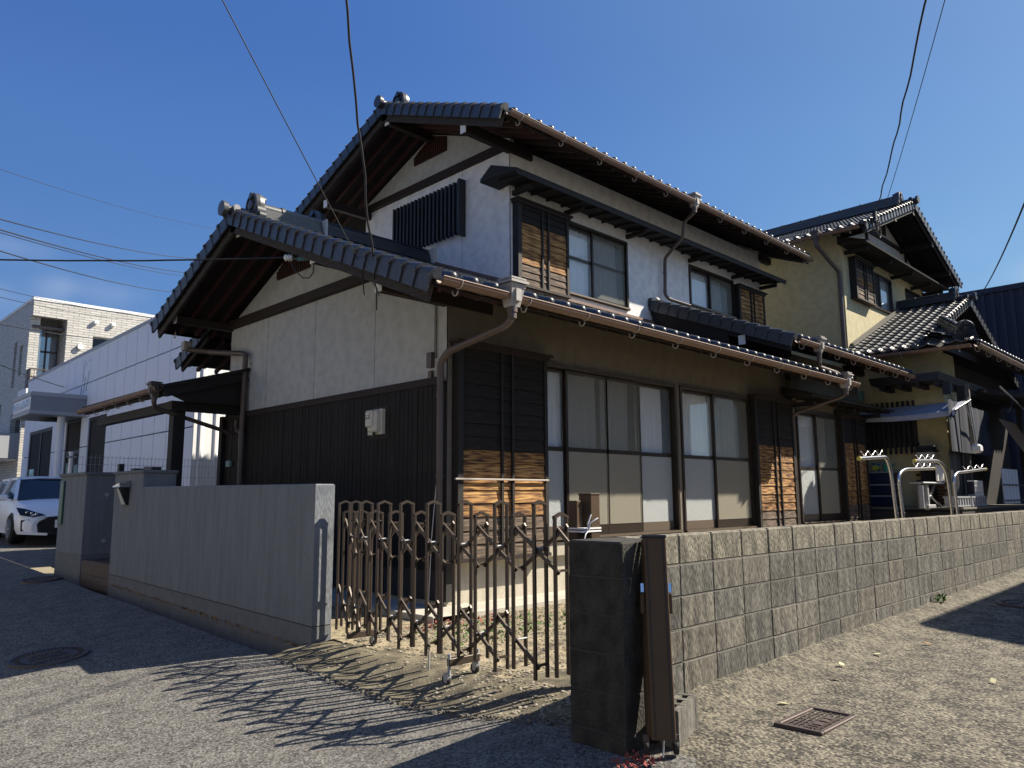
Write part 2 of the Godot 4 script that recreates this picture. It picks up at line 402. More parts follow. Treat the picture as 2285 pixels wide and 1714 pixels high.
# ---------------------------------------------------------------- scene
const EXPO := 2.2
func lights_and_camera():
	var cam := Camera3D.new()
	cam.name = "camera"
	cam.fov = 53.326
	cam.near = 0.05
	cam.far = 1500.0
	cam.transform = Transform3D(Basis(V(0.70999, -0.00613, 0.70419), V(-0.09904, 0.98922, 0.10847), V(-0.69726, -0.14676, 0.70166)).orthonormalized(), V(0, 1.4, 0))
	add_child(cam)
	cam.current = true
	var az := deg_to_rad(30.0); var el := deg_to_rad(41.2)
	var to_sun := V(cos(el) * cos(az), sin(el), cos(el) * sin(az))
	var sun := DirectionalLight3D.new()
	sun.name = "sun"
	sun.light_energy = 1.5
	sun.light_color = Color(1.0, 0.955, 0.88)
	sun.light_angular_distance = 0.5
	sun.shadow_enabled = true
	add_child(sun)
	sun.look_at_from_position(to_sun * 60.0, Vector3.ZERO)
	# computed sky: clear autumn blue, paler low down and towards the sun, a few thin wisps
	var W := 512; var H := 256
	var im := Image.create(W, H, false, Image.FORMAT_RGBF)
	var cn := fnl(1.0, FastNoiseLite.TYPE_SIMPLEX_SMOOTH, 5, 8)
	var stops := [[0.0, V(0.52, 0.62, 0.76)], [6.0, V(0.30, 0.46, 0.74)], [14.0, V(0.135, 0.30, 0.655)], [22.0, V(0.100, 0.242, 0.60)], [32.0, V(0.072, 0.185, 0.52)], [50.0, V(0.050, 0.14, 0.44)], [90.0, V(0.036, 0.11, 0.37)]]
	for j in H:
		var th := PI * (j + 0.5) / H
		for i in W:
			var ph := TAU * (i + 0.5) / W
			var d := V(sin(th) * sin(ph), cos(th), -sin(th) * cos(ph))
			var e := rad_to_deg(asin(clampf(d.y, -1, 1)))
			var c := V(0.20, 0.22, 0.24)
			if e >= 0.0:
				for k in stops.size() - 1:
					if e <= stops[k + 1][0]:
						c = (stops[k][1] as Vector3).lerp(stops[k + 1][1], smoothstep(0, 1, (e - stops[k][0]) / (stops[k + 1][0] - stops[k][0])) * 0.5 + 0.5 * (e - stops[k][0]) / (stops[k + 1][0] - stops[k][0]))
						break
				var cs := d.dot(to_sun)
				var glow := pow(maxf(cs * 0.5 + 0.5, 0.0), 3.0)
				var w := smoothstep(0.35, 0.85, cs)
				c = c * (0.80 + 0.5 * glow) + V(0.055, 0.07, -0.01) * w + V(0.06, 0.09, 0.04) * w * (1.0 - smoothstep(8.0, 28.0, e)) + V(0.6, 0.6, 0.56) * pow(maxf(cs, 0.0), 14.0)
				# thin cirrus, low over the roofs
				var q := V(d.x * 5.0, d.y * 16.0 + d.x * 2.0, d.z * 5.0)
				var n := cn.get_noise_3dv(q) * 0.5 + 0.5
				var band := smoothstep(2.0, 9.0, e) * (1.0 - smoothstep(13.0, 18.0, e))
				var cl := smoothstep(0.60, 0.82, n) * band * 0.45
				c = c.lerp(V(0.62, 0.70, 0.82), cl)
			im.set_pixel(i, j, Color(c.x / EXPO, c.y / EXPO, c.z / EXPO))
	var pm := PanoramaSkyMaterial.new()
	pm.panorama = ImageTexture.create_from_image(im)
	var sky := Sky.new()
	sky.sky_material = pm
	var env := Environment.new()
	env.background_mode = Environment.BG_SKY
	env.sky = sky
	env.tonemap_mode = Environment.TONE_MAPPER_LINEAR
	env.tonemap_exposure = EXPO
	env.sdfgi_enabled = true; env.ssao_enabled = true; env.ssil_enabled = true
	var we := WorldEnvironment.new()
	we.name = "world"
	we.environment = env
	add_child(we)

func _ready():
	rng.seed = 20231
	lights_and_camera()
	make_materials()
	make_ground()
	grey_walls()
	block_wall()
	house()
	porch()
	office()
	far_building()
	neighbour()
	sheds()
	bounce_houses()
	folding_gate()
	covers()
	car_white()
	car_black()
	mesh_fence()
	service_wires()

func service_wires():
	var ext := func(a: Vector3, b: Vector3, k: float) -> Vector3: return a + (b - a) * k
	# fittings on the gable
	var t := thing("wire_insulator", "white porcelain insulator on a bracket under the lower gable", "insulator", V(4.75, 4.46, -8.7))
	var g := G.new()
	var ax := V(-0.75, 0.02, -0.66).normalized()
	var b := Basis(Vector3.UP.cross(ax).normalized(), ax, Vector3.UP.cross(ax).normalized().cross(ax))
	g.lathe([Vector2(0.0, -0.06), Vector2(0.03, -0.06), Vector2(0.05, -0.045), Vector2(0.03, -0.03), Vector2(0.052, -0.01), Vector2(0.03, 0.005), Vector2(0.048, 0.025), Vector2(0.03, 0.045), Vector2(0.0, 0.05)], V(4.70, 4.50, -8.85), b, 16)
	part(t, "insulator_body", g, M.porcelain)
	g = G.new()
	g.beam(V(4.86, 4.46, -8.50), V(4.78, 4.47, -8.74), 0.03, 0.05)
	g.cyl(V(4.78, 4.47, -8.74), V(4.72, 4.50, -8.82), 0.012, 6)
	g.beam(V(4.84, 4.46, -8.5), V(4.74, 4.12, -7.4), 0.02, 0.02)
	part(t, "bracket_arm", g, M.plate_green)
	g = G.new()
	g.tube([V(4.72, 4.47, -8.83), V(4.76, 4.32, -8.76), V(4.80, 4.20, -8.62), V(4.82, 4.18, -8.5), V(4.84, 4.24, -8.44), V(4.84, 4.36, -8.43)], 0.008, 6)
	part(t, "lead_wire", g, M.wire)
	t = thing("wire_tie", "cable tie and dangling leads on the lower gable's barge board", "cable tie", V(4.75, 4.05, -7.1))
	g = G.new()
	g.cbox(V(4.765, 4.0, -6.98), V(0.03, 0.06, 0.06), 0.005); g.cbox(V(4.765, 4.08, -7.25), V(0.025, 0.05, 0.07), 0.005)
	part(t, "tie_plate", g, M.grey_metal)
	g = G.new()
	g.tube([V(4.75, 4.08, -7.25), V(4.76, 3.95, -7.22), V(4.80, 3.80, -7.24), V(4.84, 3.72, -7.28)], 0.007, 6)
	g.tube([V(4.75, 4.0, -6.98), V(4.77, 3.86, -6.99), V(4.83, 3.72, -7.02), V(4.85, 3.50, -7.04)], 0.007, 6)
	g.tube([V(4.85, 3.86, -7.02), V(4.78, 3.82, -7.04), V(4.80, 3.74, -6.98), V(4.85, 3.66, -7.0)], 0.006, 6)
	part(t, "lead_wire", g, M.wire)
	var w1a := V(4.75, 4.08, -7.25)
	wire("thin service wire rising left from the lower gable's barge board", w1a, ext.call(w1a, V(2.56, 5.93, -6.25), 3.0), 0.08, 0.006)
	var w2a := V(4.75, 4.0, -6.98)
	wire("twisted black cable rising steeply past the upper gable to the top", w2a, ext.call(w2a, V(3.42, 6.07, -5.58), 2.6), 0.06, 0.012, 0.012)
	var w3a := V(4.69, 4.505, -8.86)
	wire("black cable running left from the porcelain insulator", w3a, ext.call(w3a, V(1.75, 4.53, -11.45), 1.8), 0.10, 0.011, 0.006)
	var L := [["uppermost of the bundled wires crossing the sky at left", V(2.05, 5.77, -13.14), V(10.72, 9.94, -26.68), 0.25, 0.010], ["second wire of the bundle crossing the sky at left", V(2.07, 5.63, -13.18), V(10.73, 9.43, -26.84), 0.25, 0.011], ["thin wire just under the bundle crossing the sky at left", V(2.08, 5.57, -13.2), V(10.75, 9.30, -26.9), 0.22, 0.008], ["lower sagging wire behind the lower gable at left", V(2.11, 5.34, -13.27), V(10.34, 8.72, -27.19), 0.25, 0.010],
		["faint high wire crossing the sky behind the lower gable", V(2.8, 8.59, -18.45), V(12.76, 12.28, -29.58), 0.3, 0.006], ["thin wire above the office building's roof", V(3.13, 6.16, -19.17), V(10.97, 8.73, -31.34), 0.25, 0.007], ["wire crossing in front of the tiled building's parapet", V(3.15, 5.98, -19.21), V(10.9, 8.5, -31.4), 0.25, 0.008], ["cable across the tiled building's balcony", V(3.54, 5.75, -21.27), V(10.54, 7.66, -31.71), 0.2, 0.014], ["lowest cable in front of the tiled building", V(3.64, 4.86, -21.42), V(9.5, 5.6, -33.5), 0.15, 0.012]]
	for w in L:
		wire(w[0], ext.call(w[2], w[1], 1.35), w[2], w[3], w[4])
	wire("twisted cable falling from the upper right to the yellow house's gable", ext.call(V(19.5, 8.42, -6.62), V(9.88, 7.72, -2.54), 1.25), V(19.5, 8.42, -6.62), 0.25, 0.014, 0.012)
	wire("thin wire beside the twisted cable at upper right", ext.call(V(20.0, 8.3, -6.7), V(11.63, 8.7, -2.72), 1.3), V(20.0, 8.3, -6.7), 0.15, 0.007)
	wire("wire at the right edge running down to the navy building", ext.call(V(34.23, 9.01, -8.15), V(13.0, 6.11, -2.19), 1.2), V(34.23, 9.01, -8.15), 0.35, 0.016)

# ---------------------------------------------------------------- roofs
func prof_h(u: float) -> float:
	# one pantile across its width (u 0..1): shallow trough then roll
	if u < 0.64: return -0.022 * sin(PI * u / 0.64)
	return 0.034 * sin(PI * (u - 0.64) / 0.36)
const PU := [0.0, 0.16, 0.32, 0.48, 0.64, 0.73, 0.82, 0.91]
func tile_rows(g: G, O: Vector3, U: Vector3, Vv: Vector3, L: float, r0: int, r1: int, S: float, w: float, e: float):
	var N := U.cross(Vv).normalized()
	var us := []
	var hs := []
	var k := 0
	while k * w < L - 0.01:
		for p in PU:
			if (k + p) * w <= L + 0.001: us.append((k + p) * w); hs.append(prof_h(p))
		k += 1
	us.append(L); hs.append(0.0)
	for r in range(r0, r1):
		var v0 := r * e
		var v1 := minf((r + 1) * e + 0.02, S)
		if v1 <= v0: break
		for i in us.size() - 1:
			var a: Vector3 = O + U * us[i] + Vv * v0 + N * (hs[i] + 0.048)
			var b: Vector3 = O + U * us[i + 1] + Vv * v0 + N * (hs[i + 1] + 0.048)
			var c: Vector3 = O + U * us[i + 1] + Vv * v1 + N * (hs[i + 1] + 0.012)
			var d: Vector3 = O + U * us[i] + Vv * v1 + N * (hs[i] + 0.012)
			var i0 := maxi(i - 1, 0)
			var i2 := mini(i + 2, us.size() - 1)
			var n1: Vector3 = (N - U * ((hs[i + 1] - hs[i0]) / maxf(us[i + 1] - us[i0], 0.001))).normalized()
			var n2: Vector3 = (N - U * ((hs[i2] - hs[i]) / maxf(us[i2] - us[i], 0.001))).normalized()
			g.q4(a, b, c, d, n1, n2, n2, n1)
			g.quad(a - N * 0.03, b - N * 0.03, b, a)
func eave_tile_mesh(w: float, e: float) -> Mesh:
	# local: x along the eave, y off the roof, z down the slope
	var g := G.new()
	var pts := []
	for p in PU: pts.append(Vector2(p * w, prof_h(p) * 1.25))
	pts.append(Vector2(w, 0))
	for i in pts.size() - 1:
		var a: Vector2 = pts[i]; var b: Vector2 = pts[i + 1]
		var dz := 0.02
		g.quad(V(a.x, a.y + 0.05, dz), V(b.x, b.y + 0.05, dz), V(b.x, b.y + 0.012, -e - 0.02), V(a.x, a.y + 0.012, -e - 0.02))
		# hanging apron of the trough
		var drop := 0.075 * sin(PI * clampf((a.x + b.x) * 0.5 / w / 0.66, 0, 1)) + 0.02
		g.quad(V(a.x, a.y + 0.05 - drop, dz + 0.004), V(b.x, b.y + 0.05 - drop, dz + 0.004), V(b.x, b.y + 0.05, dz + 0.004), V(a.x, a.y + 0.05, dz + 0.004))
	# rounded knob closing the roll
	var c := V(w * 0.82, 0.055, 0.0)
	var pr := []
	for i in 7:
		var a := PI * 0.5 * i / 6
		pr.append(Vector2(0.056 * cos(a), 0.05 * sin(a)))
	g.lathe([Vector2(0.042, -0.16), Vector2(0.056, 0.0)] + pr, c + V(0, 0, 0.02), Basis(V(1, 0, 0), V(0, 0, 1), V(0, -1, 0)), 10)
	return g.mesh()
func verge_tile_mesh(side: float, e: float) -> Mesh:
	# hung on the rake: side -1 faces -x
	var g := G.new()
	var o := 0.012
	var pts := [V(0, 0, 0)]
	var x0 := 0.0; var x1 := 0.028
	var lo := [V(x0, -0.15, 0.03), V(x1, -0.15, 0.03), V(x1, -0.15, -e), V(x0, -0.15, -e)]
	var hi := [V(x0, 0.075, 0.03), V(x1, 0.075, 0.03), V(x1, 0.045, -e), V(x0, 0.045, -e)]
	for k in 4:
		var q: Vector3 = lo[k]; var q2: Vector3 = hi[k]
		if k == 0 or k == 1: q.x += o; q2.x += o
		lo[k] = q; hi[k] = q2
	if side < 0:
		for k in 4: lo[k] = V(-lo[k].x, lo[k].y, lo[k].z); hi[k] = V(-hi[k].x, hi[k].y, hi[k].z)
		g.hexa([lo[1], lo[0], lo[3], lo[2], hi[1], hi[0], hi[3], hi[2]])
	else:
		g.hexa([lo[0], lo[1], lo[2], lo[3], hi[0], hi[1], hi[2], hi[3]])
	# top return and raised roll at the lower end
	g.tube([V(-side * 0.035, 0.055, 0.035), V(-side * 0.035, 0.03, -e)], [0.062, 0.05], 10)
	g.tube([V(side * 0.02, 0.03, 0.035), V(side * 0.02, 0.03, 0.005)], [0.05, 0.05], 8)
	g.bx(side * 0.036, -0.153, 0.005, side * 0.048, 0.08, 0.034)
	return g.mesh()
func slope(th: Node3D, nm: String, O: Vector3, U: Vector3, Vv: Vector3, L: float, S: float, m: Material, eave := true, vl := false, vr := false, w := 0.285, e := 0.25, board := true) -> Node3D:
	# O: left end of the eave seen from outside
	var N := U.cross(Vv).normalized()
	var nt := int(round(L / w))
	w = L / nt
	var rows := int(ceil(S / e))
	var g := G.new()
	tile_rows(g, O, U, Vv, L, 1 if eave else 0, rows, S, w, e)
	var root := stuff(th, nm, g, m)
	if eave:
		var em := eave_tile_mesh(w, e)
		for i in nt:
			put(root, "eave_tile", em, m, Transform3D(Basis(U, N, -Vv), O + U * (i * w)))
	for s in [-1.0, 1.0]:
		if (s < 0 and vl) or (s > 0 and vr):
			var vm := verge_tile_mesh(s, e)
			for r in rows:
				put(root, "verge_tile", vm, m, Transform3D(Basis(U, N, -Vv), O + (U * L if s > 0 else Vector3.ZERO) + Vv * (r * e)))
	if board:
		var b := G.new()
		var p := [O - N * 0.03, O + U * L - N * 0.03, O + U * L + Vv * S - N * 0.03, O + Vv * S - N * 0.03]
		b.prism(p, -N * 0.025)
		part(root, "sheathing", b, M.soffit)
	return root
func ridge(th: Node3D, nm: String, A: Vector3, B: Vector3, m: Material, layers := 4, orn := true, cap := true):
	var g := G.new()
	var d := (B - A).normalized()
	var y := 0.03
	for i in layers:
		var wd := 0.30 - 0.03 * i
		g.beam(A + Vector3.UP * y, B + Vector3.UP * y, wd, 0.034)
		g.beam(A + d * 0.01 + Vector3.UP * (y + 0.021), B - d * 0.01 + Vector3.UP * (y + 0.021), wd - 0.03, 0.009)
		y += 0.043
	g.tube([A + Vector3.UP * (y + 0.005), B + Vector3.UP * (y + 0.005)], 0.085, 12)
	var r := part(th, nm, g, m)
	var n := int(A.distance_to(B) / 0.62)
	for i in n:
		var q := A + d * (0.4 + i * 0.62)
		var gg := G.new()
		gg.tube([q + Vector3.UP * (y + 0.005), q + d * 0.06 + Vector3.UP * (y + 0.005)], 0.099, 12)
		part(r, "ridge_band", gg, m)
	if orn:
		var gg := G.new()
		var x := d.cross(Vector3.UP).normalized()
		var b := Basis(x, -d, -Vector3.UP)
		if b.determinant() < 0: b = Basis(-x, -d, -Vector3.UP)
		var c := A + Vector3.UP * 0.22
		gg.lathe([Vector2(0.0, -0.05), Vector2(0.19, -0.05), Vector2(0.2, 0.02), Vector2(0.19, 0.08), Vector2(0.15, 0.09), Vector2(0.14, 0.05), Vector2(0.08, 0.05), Vector2(0.07, 0.1), Vector2(0.0, 0.11)], c, b, 20)
		for s in [-1.0, 1.0]:
			gg.tube([c + x * 0.12 * s + Vector3.DOWN * 0.12 + d * 0.06, c + x * 0.12 * s + Vector3.DOWN * 0.12 - d * 0.07], 0.1, 12)
			gg.tube([c + x * 0.2 * s + Vector3.DOWN * 0.2 + d * 0.05, c + x * 0.2 * s + Vector3.DOWN * 0.2 - d * 0.05], 0.06, 10)
		gg.tube([c + Vector3.UP * 0.12 + d * 0.14, c + Vector3.UP * 0.15 - d * 0.1], 0.055, 10)
		part(r, "ridge_end_tile", gg, m)
	if cap:
		var gg := G.new()
		gg.tube([A - d * 0.5 + Vector3.UP * 0.05, A - d * 0.02 + Vector3.UP * 0.07], 0.07, 12)
		gg.tube([A - d * 0.54 + Vector3.UP * 0.05, A - d * 0.47 + Vector3.UP * 0.05], 0.115, 16)
		part(r, "round_end_tile", gg, m)
func rafters(th: Node3D, O: Vector3, U: Vector3, Vv: Vector3, xs: Array, v0: float, v1: float, m: Material):
	var N := U.cross(Vv).normalized()
	for x in xs:
		var g := G.new()
		g.beam(O + U * x + Vv * v0 - N * 0.095, O + U * x + Vv * v1 - N * 0.095, 0.05, 0.075, N)
		part(th, "rafter", g, m)
func gutter(th: Node3D, A: Vector3, B: Vector3, out: Vector3, step := 0.91, r := 0.062):
	var d := (B - A).normalized()
	var rowo := []; var rowi := []
	for k in 2:
		var q := A if k == 0 else B
		var a1 := []; var a2 := []
		for i in 11:
			var a := PI * i / 10.0
			var o := out * cos(a) * r + Vector3.DOWN * sin(a) * r * 1.15
			a1.append(q + o); a2.append(q + o * 0.93)
		rowo.append(a1); rowi.append(a2)
	var g := G.new()
	for i in 10:
		var n0 := (out * cos(PI * i / 10.0) + Vector3.DOWN * sin(PI * i / 10.0))
		var n1 := (out * cos(PI * (i + 1) / 10.0) + Vector3.DOWN * sin(PI * (i + 1) / 10.0))
		g.q4(rowo[0][i], rowo[0][i + 1], rowo[1][i + 1], rowo[1][i], n0, n1, n1, n0)
		g.q4(rowi[0][i + 1], rowi[0][i], rowi[1][i], rowi[1][i + 1], -n1, -n0, -n0, -n1)
		g.quad(rowi[0][i], rowo[0][i], rowo[0][i + 1], rowi[0][i + 1])
		g.quad(rowo[1][i], rowi[1][i], rowi[1][i + 1], rowo[1][i + 1])
	for i in [0, 10]: g.quad(rowo[0][i], rowi[0][i], rowi[1][i], rowo[1][i])
	g.cyl(A + out * r, B + out * r, 0.009, 6)
	var gt := part(th, "gutter", g, M.gutter)
	var n := int(A.distance_to(B) / step)
	var bg := G.new()
	var path := []
	for i in 9:
		var a := PI * i / 8.0
		path.append(out * cos(a) * (r + 0.006) + Vector3.DOWN * sin(a) * (r * 1.15 + 0.006))
	bg.tube(path, 0.006, 5)
	var hk := []
	for i in 7:
		var a := PI * 0.05 + PI * i / 6.0
		hk.append(-out * 0.055 + out * cos(a) * 0.045 + Vector3.DOWN * (0.085 + sin(a) * 0.055))
	hk.append(-out * 0.10 + Vector3.DOWN * 0.03)
	bg.tube(hk, 0.008, 5)
	var bm := bg.mesh()
	for i in n + 1:
		put(gt, "gutter_bracket", bm, M.bracket, Transform3D(Basis.IDENTITY, A + d * (0.25 + i * (A.distance_to(B) - 0.5) / maxf(n, 1))))
func hopper(th: Node3D, p: Vector3, s := 1.0, m: Material = null):
	var g := G.new()
	for k in [[0.10, 0.10, 0.13, 0.115], [0.118, 0.118, 0.10, 0.075], [0.10, 0.092, 0.068, 0.03], [0.088, 0.055, 0.03, -0.15]]:
		var a: float = k[0] * s; var b: float = k[1] * s
		var y0: float = k[3] * s; var y1: float = k[2] * s
		g.hexa([p + V(-b, y0, b), p + V(b, y0, b), p + V(b, y0, -b), p + V(-b, y0, -b), p + V(-a, y1, a), p + V(a, y1, a), p + V(a, y1, -a), p + V(-a, y1, -a)])
	g.bx(p.x - 0.035 * s, p.y - 0.10 * s, p.z + 0.05 * s, p.x + 0.035 * s, p.y + 0.02 * s, p.z + 0.098 * s)
	g.bx(p.x - 0.098 * s, p.y - 0.10 * s, p.z - 0.035 * s, p.x - 0.05 * s, p.y + 0.02 * s, p.z + 0.035 * s)
	part(th, "rain_hopper", g, m if m else M.hopper)
	var t := G.new()
	t.cyl(p + V(0, -0.15 * s, 0), p + V(0, -0.2 * s, 0), 0.055 * s, 12)
	t.cyl(p + V(0, -0.19 * s, 0), p + V(0, -0.26 * s, 0), 0.046 * s, 12)
	part(th, "hopper_collar", t, M.pipe)
func pipe(th: Node3D, pts: Array, r: float, m: Material, clamps := []):
	# corners rounded a little
	var path := [pts[0]]
	for i in range(1, pts.size() - 1):
		var a: Vector3 = pts[i]
		var p0: Vector3 = a + ((pts[i - 1] as Vector3) - a).normalized() * minf(0.06, a.distance_to(pts[i - 1]) * 0.4)
		var p1: Vector3 = a + ((pts[i + 1] as Vector3) - a).normalized() * minf(0.06, a.distance_to(pts[i + 1]) * 0.4)
		path.append(p0); path.append(a.lerp((p0 + p1) * 0.5, 0.5)); path.append(p1)
	path.append(pts[pts.size() - 1])
	var g := G.new()
	g.tube(path, r, 12)
	var pp := part(th, "downpipe", g, m)
	for c in clamps:
		var k := G.new()
		k.cyl(c + V(0, -0.012, 0), c + V(0, 0.012, 0), r + 0.007, 12)
		part(pp, "pipe_clamp", k, m)

# ---------------------------------------------------------------- walls, windows, shutter boxes
func holed(g: G, O: Vector3, U: Vector3, Up: Vector3, N: Vector3, L: float, H: float, T: float, holes: Array):
	# slab O..O+U*L..O+Up*H, its face at O, T deep behind it (along -N); holes [u0, v0, u1, v1]
	var us := [0.0, L]
	for h in holes:
		us.append(clampf(h[0], 0, L)); us.append(clampf(h[2], 0, L))
	us.sort()
	for i in us.size() - 1:
		var a: float = us[i]; var b: float = us[i + 1]
		if b - a < 0.0005: continue
		var mid := (a + b) * 0.5
		var cuts := []
		for h in holes:
			if mid > h[0] and mid < h[2]: cuts.append([maxf(h[1], 0), minf(h[3], H)])
		cuts.sort_custom(func(p, q): return p[0] < q[0])
		var y := 0.0
		cuts.append([H, H])
		for c in cuts:
			if c[0] - y > 0.0005:
				var q := O + U * a + Up * y
				var p := [q, q + U * (b - a), q + U * (b - a) - N * T, q - N * T]
				var p2 := []
				for k in p: p2.append(k + Up * (c[0] - y))
				g.hexa(p + p2)
			y = maxf(y, c[1])
func obox(g: G, O: Vector3, U: Vector3, N: Vector3, u0: float, v0: float, d0: float, u1: float, v1: float, d1: float):
	# box in a wall's own axes (u along, v up, d out)
	g.box(O + U * (u0 + u1) * 0.5 + Vector3.UP * (v0 + v1) * 0.5 + N * (d0 + d1) * 0.5, V(absf(u1 - u0), absf(v1 - v0), absf(d1 - d0)), Basis(U, Vector3.UP, N))
func wavy(g: G, O: Vector3, U: Vector3, N: Vector3, u0: float, u1: float, v0: float, v1: float, amp: float, waves: float, ph: float):
	var P := []
	for j in 5:
		var row := []
		var t := j / 4.0
		for i in 33:
			var s := i / 32.0
			var gather := 1.0 + 0.08 * t
			row.append(O + U * lerpf(u0, u1, s) + Vector3.UP * lerpf(v0, v1, t) + N * (amp * sin(s * waves * TAU * gather + ph) * (0.6 + 0.4 * sin(s * 11.0 + ph))))
		P.append(row)
	g.grid(P)
func window(th: Node3D, O: Vector3, U: Vector3, N: Vector3, w: float, h: float, panels: Array, midv := -1.0, lower := "frosted", bottom := 0.14):
	# panels: [u0, u1, track depth, kind, curtain material key, curtain coverage]
	var f := G.new()
	obox(f, O, U, N, -0.03, -0.05, -0.10, w + 0.03, 0.0, 0.05)
	obox(f, O, U, N, -0.03, h, -0.10, w + 0.03, h + 0.05, 0.04)
	obox(f, O, U, N, -0.035, 0, -0.10, 0.015, h, 0.035)
	obox(f, O, U, N, w - 0.015, 0, -0.10, w + 0.035, h, 0.035)
	var win := part(th, "window", f, M.sash)
	var sl := G.new()
	obox(sl, O, U, N, -0.03, -0.035, 0.052, w + 0.03, -0.005, 0.075)
	part(win, "sill", sl, M.sash_sill)
	var rb := G.new()
	obox(rb, O, U, N, 0, 0, -0.62, w, h, -0.60)
	obox(rb, O, U, N, 0, -0.02, -0.60, w, 0, -0.10)
	obox(rb, O, U, N, 0, h, -0.60, w, h + 0.02, -0.10)
	obox(rb, O, U, N, -0.02, 0, -0.60, 0, h, -0.10)
	obox(rb, O, U, N, w, 0, -0.60, w + 0.02, h, -0.10)
	part(win, "dark_room_box", rb, M.dark_room)  # shallow box painted dark to stand for the unlit interior
	for p in panels:
		var a: float = p[0]; var b: float = p[1]; var d: float = p[2]
		var g := G.new()
		var st := 0.042
		obox(g, O, U, N, a, 0.004, d - 0.03, a + st, h - 0.004, d)
		obox(g, O, U, N, b - st, 0.004, d - 0.03, b, h - 0.004, d)
		obox(g, O, U, N, a + st, h - 0.05, d - 0.028, b - st, h - 0.005, d - 0.002)
		if midv > 0: obox(g, O, U, N, a + st, midv - 0.03, d - 0.028, b - st, midv + 0.03, d - 0.002)
		part(win, "sash", g, M.sash)
		var bt := G.new()
		obox(bt, O, U, N, a + st, 0.005, d - 0.028, b - st, bottom, d - 0.002)
		part(win, "bottom_rail", bt, M.sash_sill if p[3] != "screen" else M.sash)
		var cuts := [[bottom, midv - 0.03, true], [midv + 0.03, h - 0.05, false]] if midv > 0 else [[bottom, h - 0.05, false]]
		for c in cuts:
			var q := G.new()
			obox(q, O, U, N, a + st, c[0], d - 0.018, b - st, c[1], d - 0.012)
			part(win, "pane", q, (M.frosted if p[3] != "screen" else M.frosted_warm) if (c[2] and lower == "frosted") else M.glass)
			if p[3] == "screen":
				var s := G.new()
				obox(s, O, U, N, a + st, c[0], d + 0.006, b - st, c[1], d + 0.008)
				part(win, "insect_screen", s, M.screen)
		if p.size() > 4:
			var q := G.new()
			var cov: float = p[5]
			wavy(q, O - N * 0.13, U, N, a + 0.01, lerpf(a, b, cov) - 0.005, 0.03, h - 0.03, 0.022 if p[4] == "curtain" else 0.004, 5.0, a * 3.0)
			part(win, "curtain", q, M[p[4]])
func shutter_box(th: Node3D, O: Vector3, U: Vector3, N: Vector3, w: float, h: float, dp: float, tones: Array, nplank: int, batten := true):
	# wooden box that holds the storm shutters; O at its lower left corner on the wall
	var f := G.new()
	obox(f, O, U, N, 0, 0, 0, 0.085, h, dp + 0.02)
	obox(f, O, U, N, w - 0.06, 0, 0, w, h, dp + 0.02)
	obox(f, O, U, N, 0.085, 0, 0, w - 0.06, h, dp - 0.02)
	var b := part(th, "shutter_box", f, M.timber_dark)
	var c := G.new()
	obox(c, O, U, N, -0.05, h, 0, w + 0.07, h + 0.03, dp + 0.08)
	obox(c, O, U, N, -0.03, h - 0.05, 0.004, w + 0.03, h, dp + 0.045)
	part(b, "box_cap", c, M.timber)
	var sg := G.new()
	obox(sg, O, U, N, -0.02, -0.045, 0, w + 0.02, -0.002, dp + 0.035)
	part(b, "box_sill", sg, M.timber)
	var ph := h / nplank
	for i in nplank:
		var g := G.new()
		var y0 := i * ph
		var o := O + Vector3.UP * y0
		var wob := rng.randf_range(-0.003, 0.003)
		var q := [V(0.086, 0, dp - 0.018), V(w - 0.061, 0, dp - 0.018), V(w - 0.061, 0, dp + 0.008 + wob), V(0.086, 0, dp + 0.008 - wob)]
		var q2 := [V(0.086, ph - 0.006, dp - 0.018), V(w - 0.061, ph - 0.006, dp - 0.018), V(w - 0.061, ph - 0.006, dp - 0.008), V(0.086, ph - 0.006, dp - 0.008)]
		var tr := func(k: Vector3) -> Vector3: return o + U * k.x + Vector3.UP * k.y + N * k.z
		g.hexa([tr.call(q[3]), tr.call(q[2]), tr.call(q[1]), tr.call(q[0]), tr.call(q2[3]), tr.call(q2[2]), tr.call(q2[1]), tr.call(q2[0])])
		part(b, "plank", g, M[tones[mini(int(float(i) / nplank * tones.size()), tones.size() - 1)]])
	if batten:
		for u in [0.46, 0.58]:
			var g := G.new()
			obox(g, O, U, N, w * u - 0.018, 0, dp + 0.004, w * u + 0.018, h, dp + 0.03)
			part(b, "batten", g, M.timber_dark)

# ---------------------------------------------------------------- ground heights
func edge_rise(z: float) -> float: return 0.13 * smoothstep(-4.3, -2.75, z)
func road_y(x: float, z: float) -> float:
	var y := edge_rise(z)
	if x < 3.5: y += 0.085 * (maxf(x, -1.5) - 3.5)
	else: y += 0.02 * (minf(x, 14.0) - 3.5)
	if z < -6.5: y += 0.033 * (-6.5 - maxf(z, -60.0))
	return y
func lane_y(x: float, z: float) -> float:
	var y := road_y(x, z)
	if z < -2.3:
		var f := lerpf(0.075, 0.05, clampf((x - 4.1) / 8.0, 0, 1)) * smoothstep(4.0, 4.4, x)
		y += f * smoothstep(-2.45, -2.72, z)
	return y
func ground_sheet(g: G, xs: Array, zs: Array, fn: Callable):
	var P := []
	for z in zs:
		var row := []
		for x in xs: row.append(V(x, fn.call(x, z), z))
		P.append(row)
	P.reverse()   # so that du x dv points up
	g.grid(P)
func span(stops: Array) -> Array:
	# [from, to, step] pieces
	var o := []
	for s in stops:
		var n := int(round((s[1] - s[0]) / s[2]))
		for i in n: o.append(lerpf(s[0], s[1], float(i) / n))
	o.append(stops[stops.size() - 1][1])
	return o

